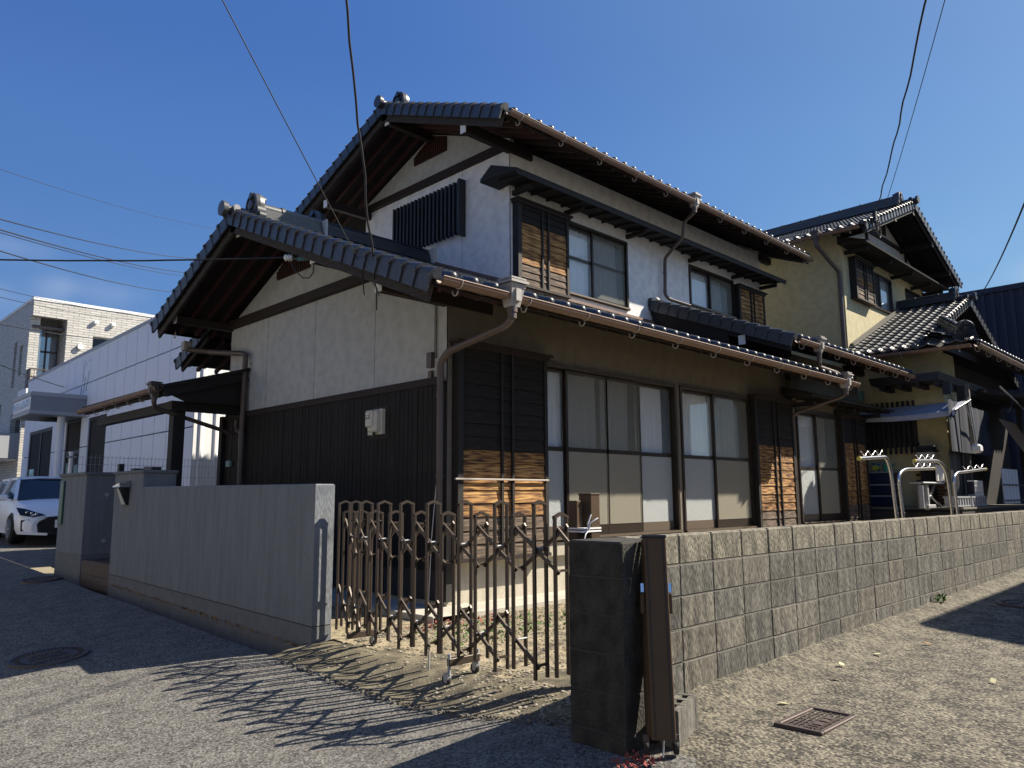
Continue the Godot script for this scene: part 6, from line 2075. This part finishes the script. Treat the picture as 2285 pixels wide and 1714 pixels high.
# ---------------------------------------------------------------- neighbour on the right
func neighbour():
	var t := thing("yellow_house", "yellow ochre neighbour house with grey tiled gable roofs", "house", V(23.5, 1.0, -9.5))
	var X := Vector3.RIGHT; var Y := Vector3.UP; var Zp := V(0, 0, 1)
	var xn := 20.0; var zn := -7.7
	var g := G.new()
	holed(g, V(xn, 0.5, -14.5), Zp, Y, -X, 6.797, 8.0, 0.2, [[5.15, -0.1, 5.156, 7.9]])
	part(t, "side_wall", g, M.stucco_yellow)
	g = G.new()
	holed(g, V(xn - 0.001, 4.2, zn), X, Y, Zp, 6.5, 4.0, 0.2, [[1.72, 2.46, 3.45, 3.45], [4.75, 2.45, 6.3, 3.45], [1.6, 0, 1.606, 2.4], [3.0, 0, 3.006, 2.4]])
	part(t, "upper_wall", g, M.stucco_yellow)
	g = G.new()
	g.prism([V(xn, 8.2, zn - 0.002), V(26.5, 8.2, zn - 0.002), V(23.1, 9.62, zn - 0.002)], V(0, 0, -0.2))
	part(t, "gable_triangle", g, M.stucco_lower)
	for k in [[V(20.0, 8.22, zn), V(26.4, 8.22, zn)], [V(21.6, 8.88, zn), V(25.2, 8.88, zn)]]:
		g = G.new()
		g.beam(k[0] + Zp * 0.03, k[1] + Zp * 0.03, 0.06, 0.11)
		part(t, "gable_beam", g, M.timber_dark)
	for x in [21.85, 25.0]:
		g = G.new()
		g.bx(x - 0.05, 8.28, zn, x + 0.05, 8.9, zn + 0.05)
		part(t, "gable_strut", g, M.timber_dark)
	g = G.new()
	g.bx(22.6, 9.05, zn, 23.4, 9.45, zn + 0.03)
	part(t, "gable_vent", g, M.timber_dark)
	g = G.new()
	g.bx(20.2, 0.5, -14.2, 26.3, 8.1, -8.3)
	part(t, "inner_core", g, M.dark_room)
	# main roof, ridge running towards the lane
	var pt := 0.41
	var kk := sqrt(1 + pt * pt)
	var up := V(1, pt, 0).normalized()
	slope(t, "west_roof", V(19.1, 8.09, -15.0), Zp, up, 8.25, 3.98 * kk, M.tile, true, false, true)
	var up2 := V(-1, pt, 0).normalized()
	slope(t, "east_roof", V(27.05, 8.09, -6.75), -Zp, up2, 8.25, 3.98 * kk, M.tile, true, true, false)
	ridge(t, "ridge", V(23.08, 9.75, -7.15), V(23.08, 9.75, -15.0), M.tile, 5)
	rafters(t, V(19.1, 8.09, -15.0), Zp, up, [8.05, 7.75, 7.45], 0.02, 3.9 * kk, M.timber_dark)
	rafters(t, V(27.05, 8.09, -6.75), -Zp, up2, [0.2, 0.5, 0.8], 0.02, 3.9 * kk, M.timber_dark)
	for s in [[V(19.1, 8.09, -6.80), up, Zp], [V(27.05, 8.09, -6.80), up2, -Zp]]:
		var N: Vector3 = (s[2] as Vector3).cross(s[1]).normalized()
		g = G.new()
		g.beam((s[0] as Vector3) - N * 0.15, (s[0] as Vector3) + (s[1] as Vector3) * 3.98 * kk - N * 0.15, 0.04, 0.17, N)
		part(t, "barge_board", g, M.timber_dark)
	for q in [[20.1, 8.28], [21.5, 8.86], [23.08, 9.45], [24.6, 8.86], [26.1, 8.28]]:
		g = G.new()
		g.cbox(V(q[0], q[1], -7.25), V(0.12, 0.16, 0.94), 0.006)
		var pl := part(t, "purlin", g, M.timber_dark)
		g = G.new()
		g.cbox(V(q[0], q[1], -6.775), V(0.13, 0.17, 0.012), 0.003)
		part(pl, "purlin_cap", g, M.mortar)
	gutter(t, V(19.04, 8.06, -14.8), V(19.04, 8.06, -6.85), -X, 1.2)
	hopper(t, V(19.03, 8.05, -7.95), 1.0, M.pipe)
	pipe(t, [V(19.03, 7.8, -7.95), V(19.1, 7.7, -7.9), V(19.93, 7.25, -7.78), V(19.95, 7.1, -7.78), V(19.95, 5.15, -7.78)], 0.055, M.pipe)
	# pent roof across the gable
	g = G.new()
	g.hexa([V(19.75, 7.86, -6.98), V(26.7, 7.86, -6.98), V(26.7, 7.94, zn), V(19.75, 7.94, zn), V(19.75, 7.90, -6.97), V(26.7, 7.90, -6.97), V(26.7, 8.17, zn), V(19.75, 8.17, zn)])
	var pr := part(t, "pent_roof", g, M.timber_dark)
	for x in [20.2, 21.9, 23.6, 25.3, 26.4]:
		g = G.new()
		g.beam(V(x, 7.80, zn), V(x, 7.80, -7.1), 0.08, 0.10)
		part(pr, "pent_arm", g, M.timber_dark)
	# shutter box and windows
	shutter_box(t, V(20.42, 6.62, zn), X, Zp, 1.28, 1.08, 0.16, ["plank_grey", "plank_warm_lit_b", "plank_grey", "plank_char_shade"], 9)
	g = G.new()
	g.bx(21.7, 6.62, zn - 0.05, 23.48, 6.68, zn + 0.06); g.bx(21.7, 7.62, zn - 0.05, 23.48, 7.68, zn + 0.05)
	g.bx(21.7, 6.68, zn - 0.05, 21.75, 7.62, zn + 0.05); g.bx(23.42, 6.68, zn - 0.05, 23.48, 7.62, zn + 0.05); g.bx(22.52, 6.68, zn - 0.05, 22.58, 7.62, zn + 0.03)
	var w := part(t, "window", g, M.sash)
	for i in 14:
		g = G.new()
		g.box(V(22.13, 6.72 + i * 0.066, zn + 0.01), V(0.77, 0.05, 0.012), Basis.from_euler(V(0.5, 0, 0)))
		part(w, "louver", g, M.slat_dark)
	g = G.new()
	g.bx(22.58, 6.68, zn - 0.03, 23.42, 7.62, zn - 0.022)
	part(w, "pane", g, M.glass)
	g = G.new()
	wavy(g, V(22.58, 6.68, zn - 0.12), X, Zp, 0, 0.84, 0, 0.94, 0.015, 4, 1.0)
	part(w, "curtain", g, M.curtain)
	g = G.new()
	g.bx(24.75, 6.6, zn - 0.05, 26.35, 6.66, zn + 0.05); g.bx(24.75, 7.64, zn - 0.05, 26.35, 7.7, zn + 0.05)
	g.bx(24.75, 6.66, zn - 0.03, 26.35, 7.64, zn - 0.02)
	w = part(t, "louvered_window", g, M.sash)
	for i in 14:
		g = G.new()
		g.box(V(25.55, 6.71 + i * 0.068, zn + 0.01), V(1.52, 0.05, 0.012), Basis.from_euler(V(0.5, 0, 0)))
		part(w, "louver", g, M.slat_dark)
	# ---- lower storey
	g = G.new()
	holed(g, V(xn - 0.004, 0.5, -7.7), Zp, Y, -X, 2.147, 4.35, 0.2, [[0.55, 0, 0.556, 4.2]])
	g.bx(xn - 0.002, 0.5, -5.55, xn + 1.0, 4.8, -5.552 - 0.2)
	part(t, "lower_wall", g, M.stucco_yellow)
	g = G.new()
	g.bx(21.0, 0.5, -5.85, 27.0, 4.8, -6.0)
	part(t, "front_wall", g, M.timber_dark)
	# hipped lower roof with a small gable
	var lp := 0.42
	var lk := sqrt(1 + lp * lp)
	var lup := V(1, lp, 0).normalized()
	slope(t, "lower_west_roof", V(19.1, 4.80, -7.68), Zp, lup, 1.88, 4.85 * lk, M.tile_pale, true, false, true)
	# the hip's lower wedge in front of the gable
	g = G.new()
	tile_rows(g, V(19.1, 4.80, -5.80), Zp, lup, 0.30, 0, 8, 2.2 * lk, 0.285, 0.25)
	tile_rows(g, V(19.1, 4.80, -5.50), Zp, lup, 0.30, 0, 5, 1.35 * lk, 0.285, 0.25)
	tile_rows(g, V(19.1, 4.80, -5.20), Zp, lup, 0.30, 0, 3, 0.75 * lk, 0.285, 0.25)
	tile_rows(g, V(19.1, 4.80, -4.90), Zp, lup, 0.25, 0, 1, 0.3 * lk, 0.285, 0.25)
	stuff(t, "hip_tiles", g, M.tile_pale)
	var lup2 := V(-1, lp, 0).normalized()
	slope(t, "lower_east_roof", V(28.8, 4.80, -5.80), -Zp, lup2, 1.88, 4.85 * lk, M.tile, true, true, false)
	slope(t, "lower_front_roof", V(19.4, 4.80, -4.65), X, V(0, 0.42, -1).normalized(), 8.9, 1.2, M.tile, true)
	ridge(t, "lower_ridge", V(23.95, 6.86, -6.15), V(23.95, 6.86, -7.68), M.tile_dark, 4)
	ridge(t, "hip_ridge", V(19.35, 4.93, -4.82), V(21.1, 5.66, -5.75), M.tile_dark, 3, true, false)
	g = G.new()
	g.prism([V(21.0, 5.4, -6.35), V(27.0, 5.4, -6.35), V(23.95, 6.7, -6.35)], V(0, 0, -0.1))
	part(t, "small_gable", g, M.timber_dark)
	g = G.new()
	g.beam(V(20.15, 5.28, -7.66), V(24.0, 6.92, -7.66), 0.10, 0.10)
	g.beam(V(20.1, 5.24, -7.58), V(24.0, 6.88, -7.58), 0.10, 0.04)
	part(t, "flashing", g, M.mortar)
	gutter(t, V(19.04, 4.74, -7.6), V(19.04, 4.72, -4.66), -X, 1.0)
	gutter(t, V(19.2, 4.74, -4.58), V(24.3, 4.70, -4.58), Zp, 1.0)
	hopper(t, V(24.3, 4.72, -4.58), 1.2, M.pipe)
	pipe(t, [V(24.3, 4.4, -4.58), V(24.3, 4.0, -4.58)], 0.06, M.pipe)
	for i in 7:
		g = G.new()
		g.beam(V(19.15, 4.70, -7.4 + i * 0.42), V(20.0, 5.02, -7.4 + i * 0.42), 0.05, 0.07)
		part(t, "rafter", g, M.timber_dark)
	# window lattice on the lower wall
	g = G.new()
	g.bx(19.93, 2.55, -7.55, 19.998, 3.45, -6.2)
	var lt := part(t, "window_lattice", g, M.slat_dark)
	for i in 12:
		g = G.new()
		g.cbox(V(19.86, 3.03, -7.52 + i * 0.119), V(0.07, 1.28, 0.05), 0.004)
		part(lt, "lattice_slat", g, M.slat_dark)
	g = G.new()
	for y in [3.32, 2.62]: g.bx(19.90, y - 0.035, -7.57, 19.93, y + 0.035, -6.16)
	part(lt, "lattice_rail", g, M.slat_dark)
	g = G.new()
	g.cbox(V(19.93, 3.9, -7.48), V(0.12, 0.26, 0.20), 0.01)
	part(t, "meter_box", g, M.plate_teal)
	# brick dado by the entrance
	for r in 11:
		for c in 8:
			g = G.new()
			g.cbox(V(21.1 + c * 0.205 + (0.1 if r % 2 else 0.0), 1.2 + r * 0.075, -5.835), V(0.195, 0.065, 0.03), 0.004)
			part(t, "brick", g, M.brick)
	for r in 11:
		for c in 3:
			g = G.new()
			g.cbox(V(19.985, 1.2 + r * 0.075, -6.12 + c * 0.205 - (0.1 if r % 2 else 0.0)), V(0.03, 0.065, 0.195), 0.004)
			part(t, "brick", g, M.brick)
	# loose cables
	g = G.new()
	g.tube([V(19.5, 4.86, -7.6), V(19.4, 5.15, -7.75), V(19.98, 5.3, -8.3), V(19.985, 5.45, -8.6), V(19.985, 5.42, -9.4)], 0.012, 5)
	part(t, "cable", g, M.wire)
	g = G.new()
	for k in 3:
		var path := []
		for i in 13:
			var a := TAU * i / 12
			path.append(V(19.55 + 0.1 * cos(a), 8.1 + 0.22 * sin(a) - 0.05 * k, -6.62 + 0.03 * k))
		g.tube(path, 0.012, 5)
	g.bx(19.5, 8.2, -6.68, 19.62, 8.5, -6.6)
	part(t, "cable_coil", g, M.wire)

func sheds():
	# dark metal building at the far right
	var t := thing("navy_warehouse", "tall navy ribbed steel building at the right edge", "building", V(34, 1, -5))
	var g := G.new()
	g.bx(33, 0.5, -16, 46, 9.05, 4)
	part(t, "wall", g, M.navy_steel)
	g = G.new()
	g.bx(32.9, 9.0, -16.1, 46, 9.2, 4.1)
	part(t, "parapet_cap", g, M.navy_steel)
	for i in 62:
		g = G.new()
		g.bx(32.93, 0.6, -15.9 + i * 0.32, 33.002, 8.98, -15.78 + i * 0.32)
		part(t, "steel_rib", g, M.navy_steel)
	# entrance canopy of the neighbour with its posts
	t = thing("shed_roof", "low dark shed roof over the yellow house's entrance", "shed", V(22, 1.1, -6))
	g = G.new()
	g.hexa([V(19.15, 4.02, -5.40), V(26.5, 3.98, -5.40), V(26.5, 4.0, -6.9), V(19.15, 4.02, -6.9), V(19.15, 4.20, -5.38), V(26.5, 4.16, -5.38), V(26.5, 4.2, -6.95), V(19.15, 4.2, -6.95)])
	g.hexa([V(22.3, 3.52, -3.2), V(26.5, 3.48, -3.2), V(26.5, 3.98, -5.36), V(22.3, 3.98, -5.36), V(22.3, 3.60, -3.2), V(26.5, 3.56, -3.2), V(26.5, 4.10, -5.36), V(22.3, 4.10, -5.36)])
	part(t, "roof_slab", g, M.shed_roof)
	for z in [-6.7, -6.3, -5.9, -5.5]:
		g = G.new()
		g.bx(19.25, 3.90, z - 0.05, 26.4, 4.018, z + 0.05)
		part(t, "roof_beam", g, M.shed_roof)
	for x in [19.5, 20.6]:
		g = G.new()
		g.bx(x - 0.08, 3.70, -5.42, x + 0.08, 3.99, -5.25)
		part(t, "beam_end", g, M.shed_roof)
	for p in [V(20.6, 0, -5.34), V(24.5, 0, -5.0), V(26.2, 0, -3.3)]:
		g = G.new()
		g.bx(p.x - 0.06, 1.0, p.z - 0.06, p.x + 0.06, 3.98 if p.z < -4 else 3.5, p.z + 0.06)
		part(t, "shed_post", g, M.shed_roof)
	g = G.new()
	g.beam(V(22.25, 4.02, -5.3), V(24.6, 3.72, -3.9), 0.12, 0.05)
	part(t, "rusty_edge", g, M.gutter)
	# terrace
	t = thing("terrace", "raised concrete terrace in front of the yellow house", "terrace", V(23, 0.5, -6.5))
	g = G.new()
	g.bx(18.75, 0.2, -8.5, 28, 1.08, -5.05)
	part(t, "terrace_base", g, M.mortar_dark)
	g = G.new()
	g.cbox(V(23.35, 1.10, -6.75), V(9.25, 0.05, 3.46), 0.008)
	part(t, "terrace_edge", g, M.mortar)
	g = G.new()
	g.bx(18.6, 0.2, -12, 18.8, 1.02, -5.1)
	part(t, "low_wall", g, M.mortar_dark)
	# retractable awning along the side wall
	t = thing("awning", "pale grey awning sagging along the yellow wall above the lattice", "awning", V(19.3, 3.3, -6.2))
	g = G.new()
	var P := []
	for i in 9:
		var s := i / 8.0
		var z := lerpf(-7.35, -5.12, s)
		P.append([V(19.75, 3.52 + 0.02 * s, lerpf(-7.35, -4.95, s)), V(19.45, 3.40 - 0.03 * sin(PI * s), z), V(19.12, 3.29 - 0.05 * sin(PI * s), z)])
	g.grid(P)
	part(t, "awning_sheet", g, M.awning_cloth)
	g = G.new()
	P = []
	for i in 17:
		var s := i / 16.0
		var z := lerpf(-7.35, -5.12, s)
		P.append([V(19.12, 3.29 - 0.05 * sin(PI * s), z), V(19.11 + 0.012 * sin(i * 2.0), 3.17 - 0.05 * sin(PI * s), z)])
	g.grid(P)
	part(t, "valance", g, M.awning_cloth)
	g = G.new()
	g.cyl(V(19.12, 3.29, -5.12), V(19.75, 3.55, -4.95), 0.02, 8)
	g.cyl(V(19.7, 3.60, -4.98), V(19.85, 2.55, -4.95), 0.035, 10)
	g.cyl(V(19.62, 3.45, -5.02), V(19.84, 2.75, -4.95), 0.018, 8)
	part(t, "awning_arm", g, M.steel)
	g = G.new()
	g.cbox(V(19.9, 2.44, -4.95), V(0.30, 0.20, 0.2), 0.05)
	part(t, "arm_wrapping", g, M.tarp_white)
	g = G.new()
	g.bx(19.98, 2.5, -5.1, 20.06, 3.95, -5.02)
	part(t, "awning_post", g, M.mortar)
	# hanging tarps
	g = G.new()
	P = []
	for j in 7:
		var row := []
		for i in 41:
			var s := i / 40.0
			row.append(V(lerpf(18.95, 22.35, s), lerpf(2.36, 3.55 - 0.1 * s, j / 6.0), -5.2 + 0.025 * sin(s * 17.0) * (1.0 - j / 9.0) + 0.01 * sin(s * 41.0)))
		P.append(row)
	g.grid(P)
	solo("hanging_tarp", "dark navy tarpaulin hanging below the shed roof's front edge", "tarp", g, M.navy_cloth)
	g = G.new()
	P = []
	for j in 5:
		var row := []
		for i in 41:
			var s := i / 40.0
			row.append(V(lerpf(19.6, 21.3, s), lerpf(1.15, 2.4, j / 4.0), -5.45 + 0.02 * sin(s * 27.0)))
		P.append(row)
	g.grid(P)
	solo("black_curtain", "black curtain closing the entrance below the navy tarpaulin", "curtain", g, M.slat_dark)
	# reed blind
	t = thing("reed_blind", "brown reed blind leaning out diagonally at the right edge", "blind", V(23.4, 2.5, -4.6))
	var a := V(21.9, 3.25, -4.9); var b := V(23.5, 3.22, -4.9); var c := V(25.6, 1.75, -4.5); var d := V(24.4, 1.7, -4.5)
	for i in 26:
		g = G.new()
		var s := (i + 0.5) / 26.0
		g.beam(a.lerp(b, s), d.lerp(c, s), (0.052), 0.02, V(0, 0.4, 1).normalized())
		part(t, "reed_strip", g, M.reed)
	g = G.new()
	g.beam(V(20.9, 3.95, -4.6), V(24.6, 2.9, -4.3), 0.03, 0.03)
	g.beam(V(22.6, 3.9, -4.6), V(21.9, 3.4, -4.7), 0.03, 0.03)
	part(t, "support_pole", g, M.steel)
	# white slatted bench stood on end
	t = thing("slat_bench", "white slatted bench stood on end against the shed", "bench", V(22.7, 1.13, -4.95))
	for i in 5:
		g = G.new()
		g.cbox(V(22.0 + i * 0.31, 1.6, -4.95 + i * 0.0), V(0.26, 0.86, 0.03), 0.004)
		part(t, "slat", g, M.white_panel)
	for y in [1.24, 1.62]:
		g = G.new()
		g.bx(21.6, y, -4.92, 24.0, y + 0.03, -4.90)
		part(t, "cross_bar", g, M.steel)
	# crates and basket
	for k in [[18.45, "pale grey folding crate at the terrace edge, left one of two"], [19.75, "pale grey folding crate under the wire basket, right one of two"]]:
		t = thing("crate", k[1], "crate", V(k[0], 1.13, -5.15), "crates on the terrace")
		var cx: float = k[0] + 0.5
		for y in [1.14, 1.33]:
			g = G.new()
			g.bx(cx - 0.6, y, -5.3, cx + 0.6, y + 0.035, -5.08)
			part(t, "crate_rim", g, M.grey_plastic)
		g = G.new()
		g.bx(cx - 0.58, 1.17, -5.28, cx + 0.58, 1.335, -5.10)
		part(t, "crate_side", g, M.grey_plastic)
		for i in 7:
			g = G.new()
			g.bx(cx - 0.585 + i * 0.19, 1.17, -5.095, cx - 0.56 + i * 0.19, 1.335, -5.078)
			part(t, "crate_rib", g, M.grey_plastic)
	t = thing("wire_basket", "white wire basket standing on the right crate", "basket", V(20.4, 1.37, -5.15))
	g = G.new()
	for i in 9: g.cyl(V(20.05 + i * 0.08, 1.37, -5.1), V(20.05 + i * 0.08, 1.72, -5.1), 0.008, 5)
	for y in [1.39, 1.5, 1.6, 1.71]: g.cyl(V(20.05, y, -5.1), V(20.69, y, -5.1), 0.008, 5)
	for y in [1.39, 1.71]: g.cyl(V(20.05, y, -5.1), V(20.05, y, -5.25), 0.008, 5); g.cyl(V(20.69, y, -5.1), V(20.69, y, -5.25), 0.008, 5)
	stuff(t, "basket_wires", g, M.white_metal)
	# storage drawers with toys on top
	t = thing("storage_boxes", "stack of smoky plastic storage boxes beside the yellow wall", "storage box", V(19.4, 1.12, -6.95))
	for k in [[1.13, 0.25], [1.40, 0.25], [1.67, 0.28]]:
		g = G.new()
		g.cbox(V(19.55, k[0] + k[1] * 0.5, -6.95), V(0.36, k[1] - 0.02, 0.62), 0.02)
		part(t, "box", g, M.navy_box)
		g = G.new()
		g.cbox(V(19.54, k[0] + k[1] - 0.005, -6.95), V(0.39, 0.03, 0.66), 0.01)
		part(t, "box_lid", g, M.grey_metal)
	g = G.new()
	g.cyl(V(19.45, 1.97, -6.78), V(19.45, 2.15, -6.78), 0.085, 14); g.cyl(V(19.45, 2.15, -6.78), V(19.45, 2.18, -6.78), 0.04, 10)
	g.tube([V(19.45, 2.05, -6.70), V(19.45, 2.12, -6.62), V(19.45, 2.16, -6.60)], 0.018, 6)
	g.tube([V(19.45, 2.14, -6.86), V(19.45, 2.24, -6.80), V(19.45, 2.2, -6.72)], 0.01, 6)
	solo("watering_can", "small teal watering can on top of the storage boxes", "watering can", g, M.teal)
	t = thing("toy_gun", "lime green toy lying on the storage boxes", "toy", V(19.4, 1.97, -7.0))
	g = G.new()
	g.tube([V(19.4, 2.04, -7.10), V(19.4, 2.07, -7.02), V(19.4, 2.05, -6.92)], [0.05, 0.07, 0.03], 10)
	g.cyl(V(19.4, 1.97, -7.03), V(19.4, 2.04, -7.02), 0.025, 8)
	part(t, "toy_body", g, M.lime)
	g = G.new()
	g.lathe([Vector2(0.06, 0), Vector2(0.10, 0.2), Vector2(0.09, 0.2), Vector2(0.05, 0.01)], V(19.6, 1.97, -7.08), Basis.IDENTITY, 14)
	solo("bucket", "blue bucket behind the lime toy on the storage boxes", "bucket", g, M.blue)
	# post box and ironing board
	t = thing("white_cabinet", "small white cabinet with a dark lid by the brick dado", "cabinet", V(19.4, 2.0, -5.9))
	g = G.new()
	g.cbox(V(19.6, 2.22, -5.92), V(0.3, 0.34, 0.36), 0.01)
	part(t, "cabinet_body", g, M.cream_plastic)
	g = G.new()
	g.cbox(V(19.58, 2.42, -5.92), V(0.36, 0.05, 0.46), 0.01); g.cbox(V(19.6, 2.49, -5.92), V(0.28, 0.09, 0.36), 0.01)
	part(t, "cabinet_lid", g, M.slat_dark)
	g = G.new()
	g.bx(19.5, 1.1, -6.05, 19.7, 2.05, -5.8)
	part(t, "cabinet_stand", g, M.timber_dark)
	t = thing("ironing_board", "narrow grey board table with crossed steel legs", "table", V(18.6, 1.1, -5.6))
	g = G.new()
	g.cbox(V(18.55, 1.66, -5.65), V(1.4, 0.035, 0.3), 0.012)
	part(t, "board_top", g, M.grey_metal)
	for k in [[17.95, 19.1], [19.1, 17.95]]:
		g = G.new()
		g.beam(V(k[0], 1.64, -5.65), V(k[1], 1.13, -5.55), 0.04, 0.03)
		part(t, "leg", g, M.steel)
	g = G.new()
	g.cbox(V(18.3, 1.35, -5.6), V(0.1, 0.55, 0.08), 0.01); g.cbox(V(18.3, 1.15, -5.6), V(0.5, 0.08, 0.2), 0.01)
	part(t, "stand", g, M.grey_plastic)
	g = G.new()
	P = []
	for j in 5:
		var row := []
		for i in 21:
			var s := i / 20.0
			row.append(V(lerpf(18.7, 19.3, s) + 0.04 * (1 - j / 4.0) * sin(s * 9.0), lerpf(1.70, 2.06, j / 4.0) , -5.5 + 0.03 * sin(s * 19.0)))
		P.append(row)
	g.grid(P)
	solo("hung_cloth", "white cloth hung over the small table by the brick dado", "cloth", g, M.cloth_white)
	g = G.new()
	g.cyl(V(17.6, 1.12, -5.5), V(17.6, 1.60, -5.5), 0.06, 12)
	solo("grey_pipe", "short upright grey pipe left of the board table", "pipe", g, M.grey_plastic)
	# laundry pole stands inside the block wall
	var zs := -3.42
	var k2 := 3.42 / 3.3
	var defs := [["laundry_stand", 9.77, 1.0, 9.60, 9.40, 1.84, 8.66, 1.80, "left stainless laundry stand with its arm bent to the left"], ["laundry_stand", 9.98, 1.0, 9.82, 10.30, 1.72, 11.12, 1.745, "stainless laundry stand with its arm bent right, nearest the left stand"], ["laundry_stand", 11.89, 1.0, 11.72, 11.26, 1.85, 10.44, 1.825, "tall stainless laundry stand with its arm bent left, third from left"], ["laundry_stand", 12.11, 1.0, 11.98, 12.38, 1.72, 13.62, 1.79, "rightmost stainless laundry stand with its arm bent right"]]
	for q in defs:
		var s := 0.0
		var P0 := V(q[1] * k2, 0.3, zs)
		var p1 := V(q[3] * k2, 1.4 + (1.55 - 1.4) * k2, zs)
		var p2 := V(q[4] * k2, 1.4 + (q[5] - 1.4) * k2, zs)
		var p3 := V(q[6] * k2, 1.4 + (q[7] - 1.4) * k2, zs)
		var dirx := signf(p3.x - p2.x)
		t = thing(q[0], q[8], "laundry stand", V(P0.x, 0.3, zs), "laundry stands behind the block wall")
		var path := [P0, p1]
		for i in 6:
			var u := (i + 1) / 7.0
			var c1 := V(p1.x + (P0.x - p1.x) * -0.2, p2.y - 0.0, zs)
			path.append(p1.lerp(c1, u).lerp(c1.lerp(p2, u), u))
		path.append(p2); path.append(p3)
		g = G.new()
		g.tube(path, 0.021, 10)
		part(t, "pole", g, M.steel)
		g = G.new()
		var hp := []
		for i in 31:
			var u := i / 30.0
			var base := p2.lerp(p3, 0.06 + 0.88 * u)
			hp.append(base + Vector3.UP * (0.03 + 0.05 * (0.5 - 0.5 * cos(u * TAU * 3.0 + PI))))
		g.tube(hp, 0.006, 5)
		part(t, "hook_wire", g, M.steel)
		g = G.new()
		g.cyl(p3, p3 + V(dirx * 0.02, 0, 0), 0.025, 10)
		part(t, "end_cap", g, M.yellow)
		g = G.new()
		g.cyl(p1.lerp(P0, 0.3) - V(0.03, 0, 0), p1.lerp(P0, 0.3) + V(0.06, 0, 0), 0.008, 6)
		part(t, "clamp_screw", g, M.steel)
	# building across the lane, out of frame at the right: its shadow falls on the lane
	plain_house("plain house across the lane whose eaves shade the lane at right", V(12.95, 0.0, 0.85), V(24, 4.7, 8.5), M.stucco_lower)
func plain_house(label: String, a: Vector3, b: Vector3, m: Material):
	var c := (a + b) * 0.5
	var t := thing("unseen_house", label, "house", V(c.x, a.y, c.z))
	var g := G.new()
	g.bx(a.x, a.y - 0.8, a.z, b.x, b.y, b.z)
	part(t, "wall", g, m)
	g = G.new()
	var o := 0.55
	var y := b.y + 0.25
	g.prism([V(a.x - o, b.y + 0.05, a.z - 0.7), V(a.x - o, y, a.z - 0.7), V(a.x - o, y + (b.z - a.z) * 0.2, c.z), V(a.x - o, y, b.z + 0.7), V(a.x - o, b.y + 0.05, b.z + 0.7)], V(b.x - a.x + 2 * o, 0, 0))
	part(t, "roof", g, M.tile)
	for i in 3:
		for s in [0.0, 1.0]:
			var z := lerpf(a.z, b.z, (i + 0.7) / 3.4)
			var x := b.x if s > 0 else a.x
			for yy in [1.2, 3.6]:
				if yy > b.y - 1.0: continue
				g = G.new()
				g.cbox(V(x, a.y + yy, z), V(0.08, 1.1, 1.4), 0.01)
				part(t, "window", g, M.car_glass)
func bounce_houses():  # unseen houses, added so their sunlit walls bounce warm light into the shade
	plain_house("added unseen cream house across the street bouncing sunlight onto the grey wall", V(-14, 0.0, -14.0), V(-6.2, 6.2, -3.2), M.bounce_wall_a)
	plain_house("added unseen pale house across the street opposite the office building", V(-15, 0.6, -31.0), V(-6.0, 6.8, -16.5), M.bounce_wall_b)
	plain_house("added unseen cream house across the street behind the viewer", V(-14, -0.2, 0.0), V(-6.6, 5.8, 9.0), M.bounce_wall_a)
func wire(label: String, a: Vector3, b: Vector3, sag: float, r := 0.008, wob := 0.0, nm := "overhead_wire") -> Node3D:
	var g := G.new()
	var path := []
	var n := 28
	for i in n + 1:
		var u := float(i) / n
		path.append(a.lerp(b, u) + Vector3.DOWN * sag * 4.0 * u * (1 - u) + V(wob * sin(i * 1.9), 0, wob * cos(i * 1.3)))
	g.tube(path, r, 6)
	return solo(nm, label, "wire", g, M.wire, "overhead service wires")
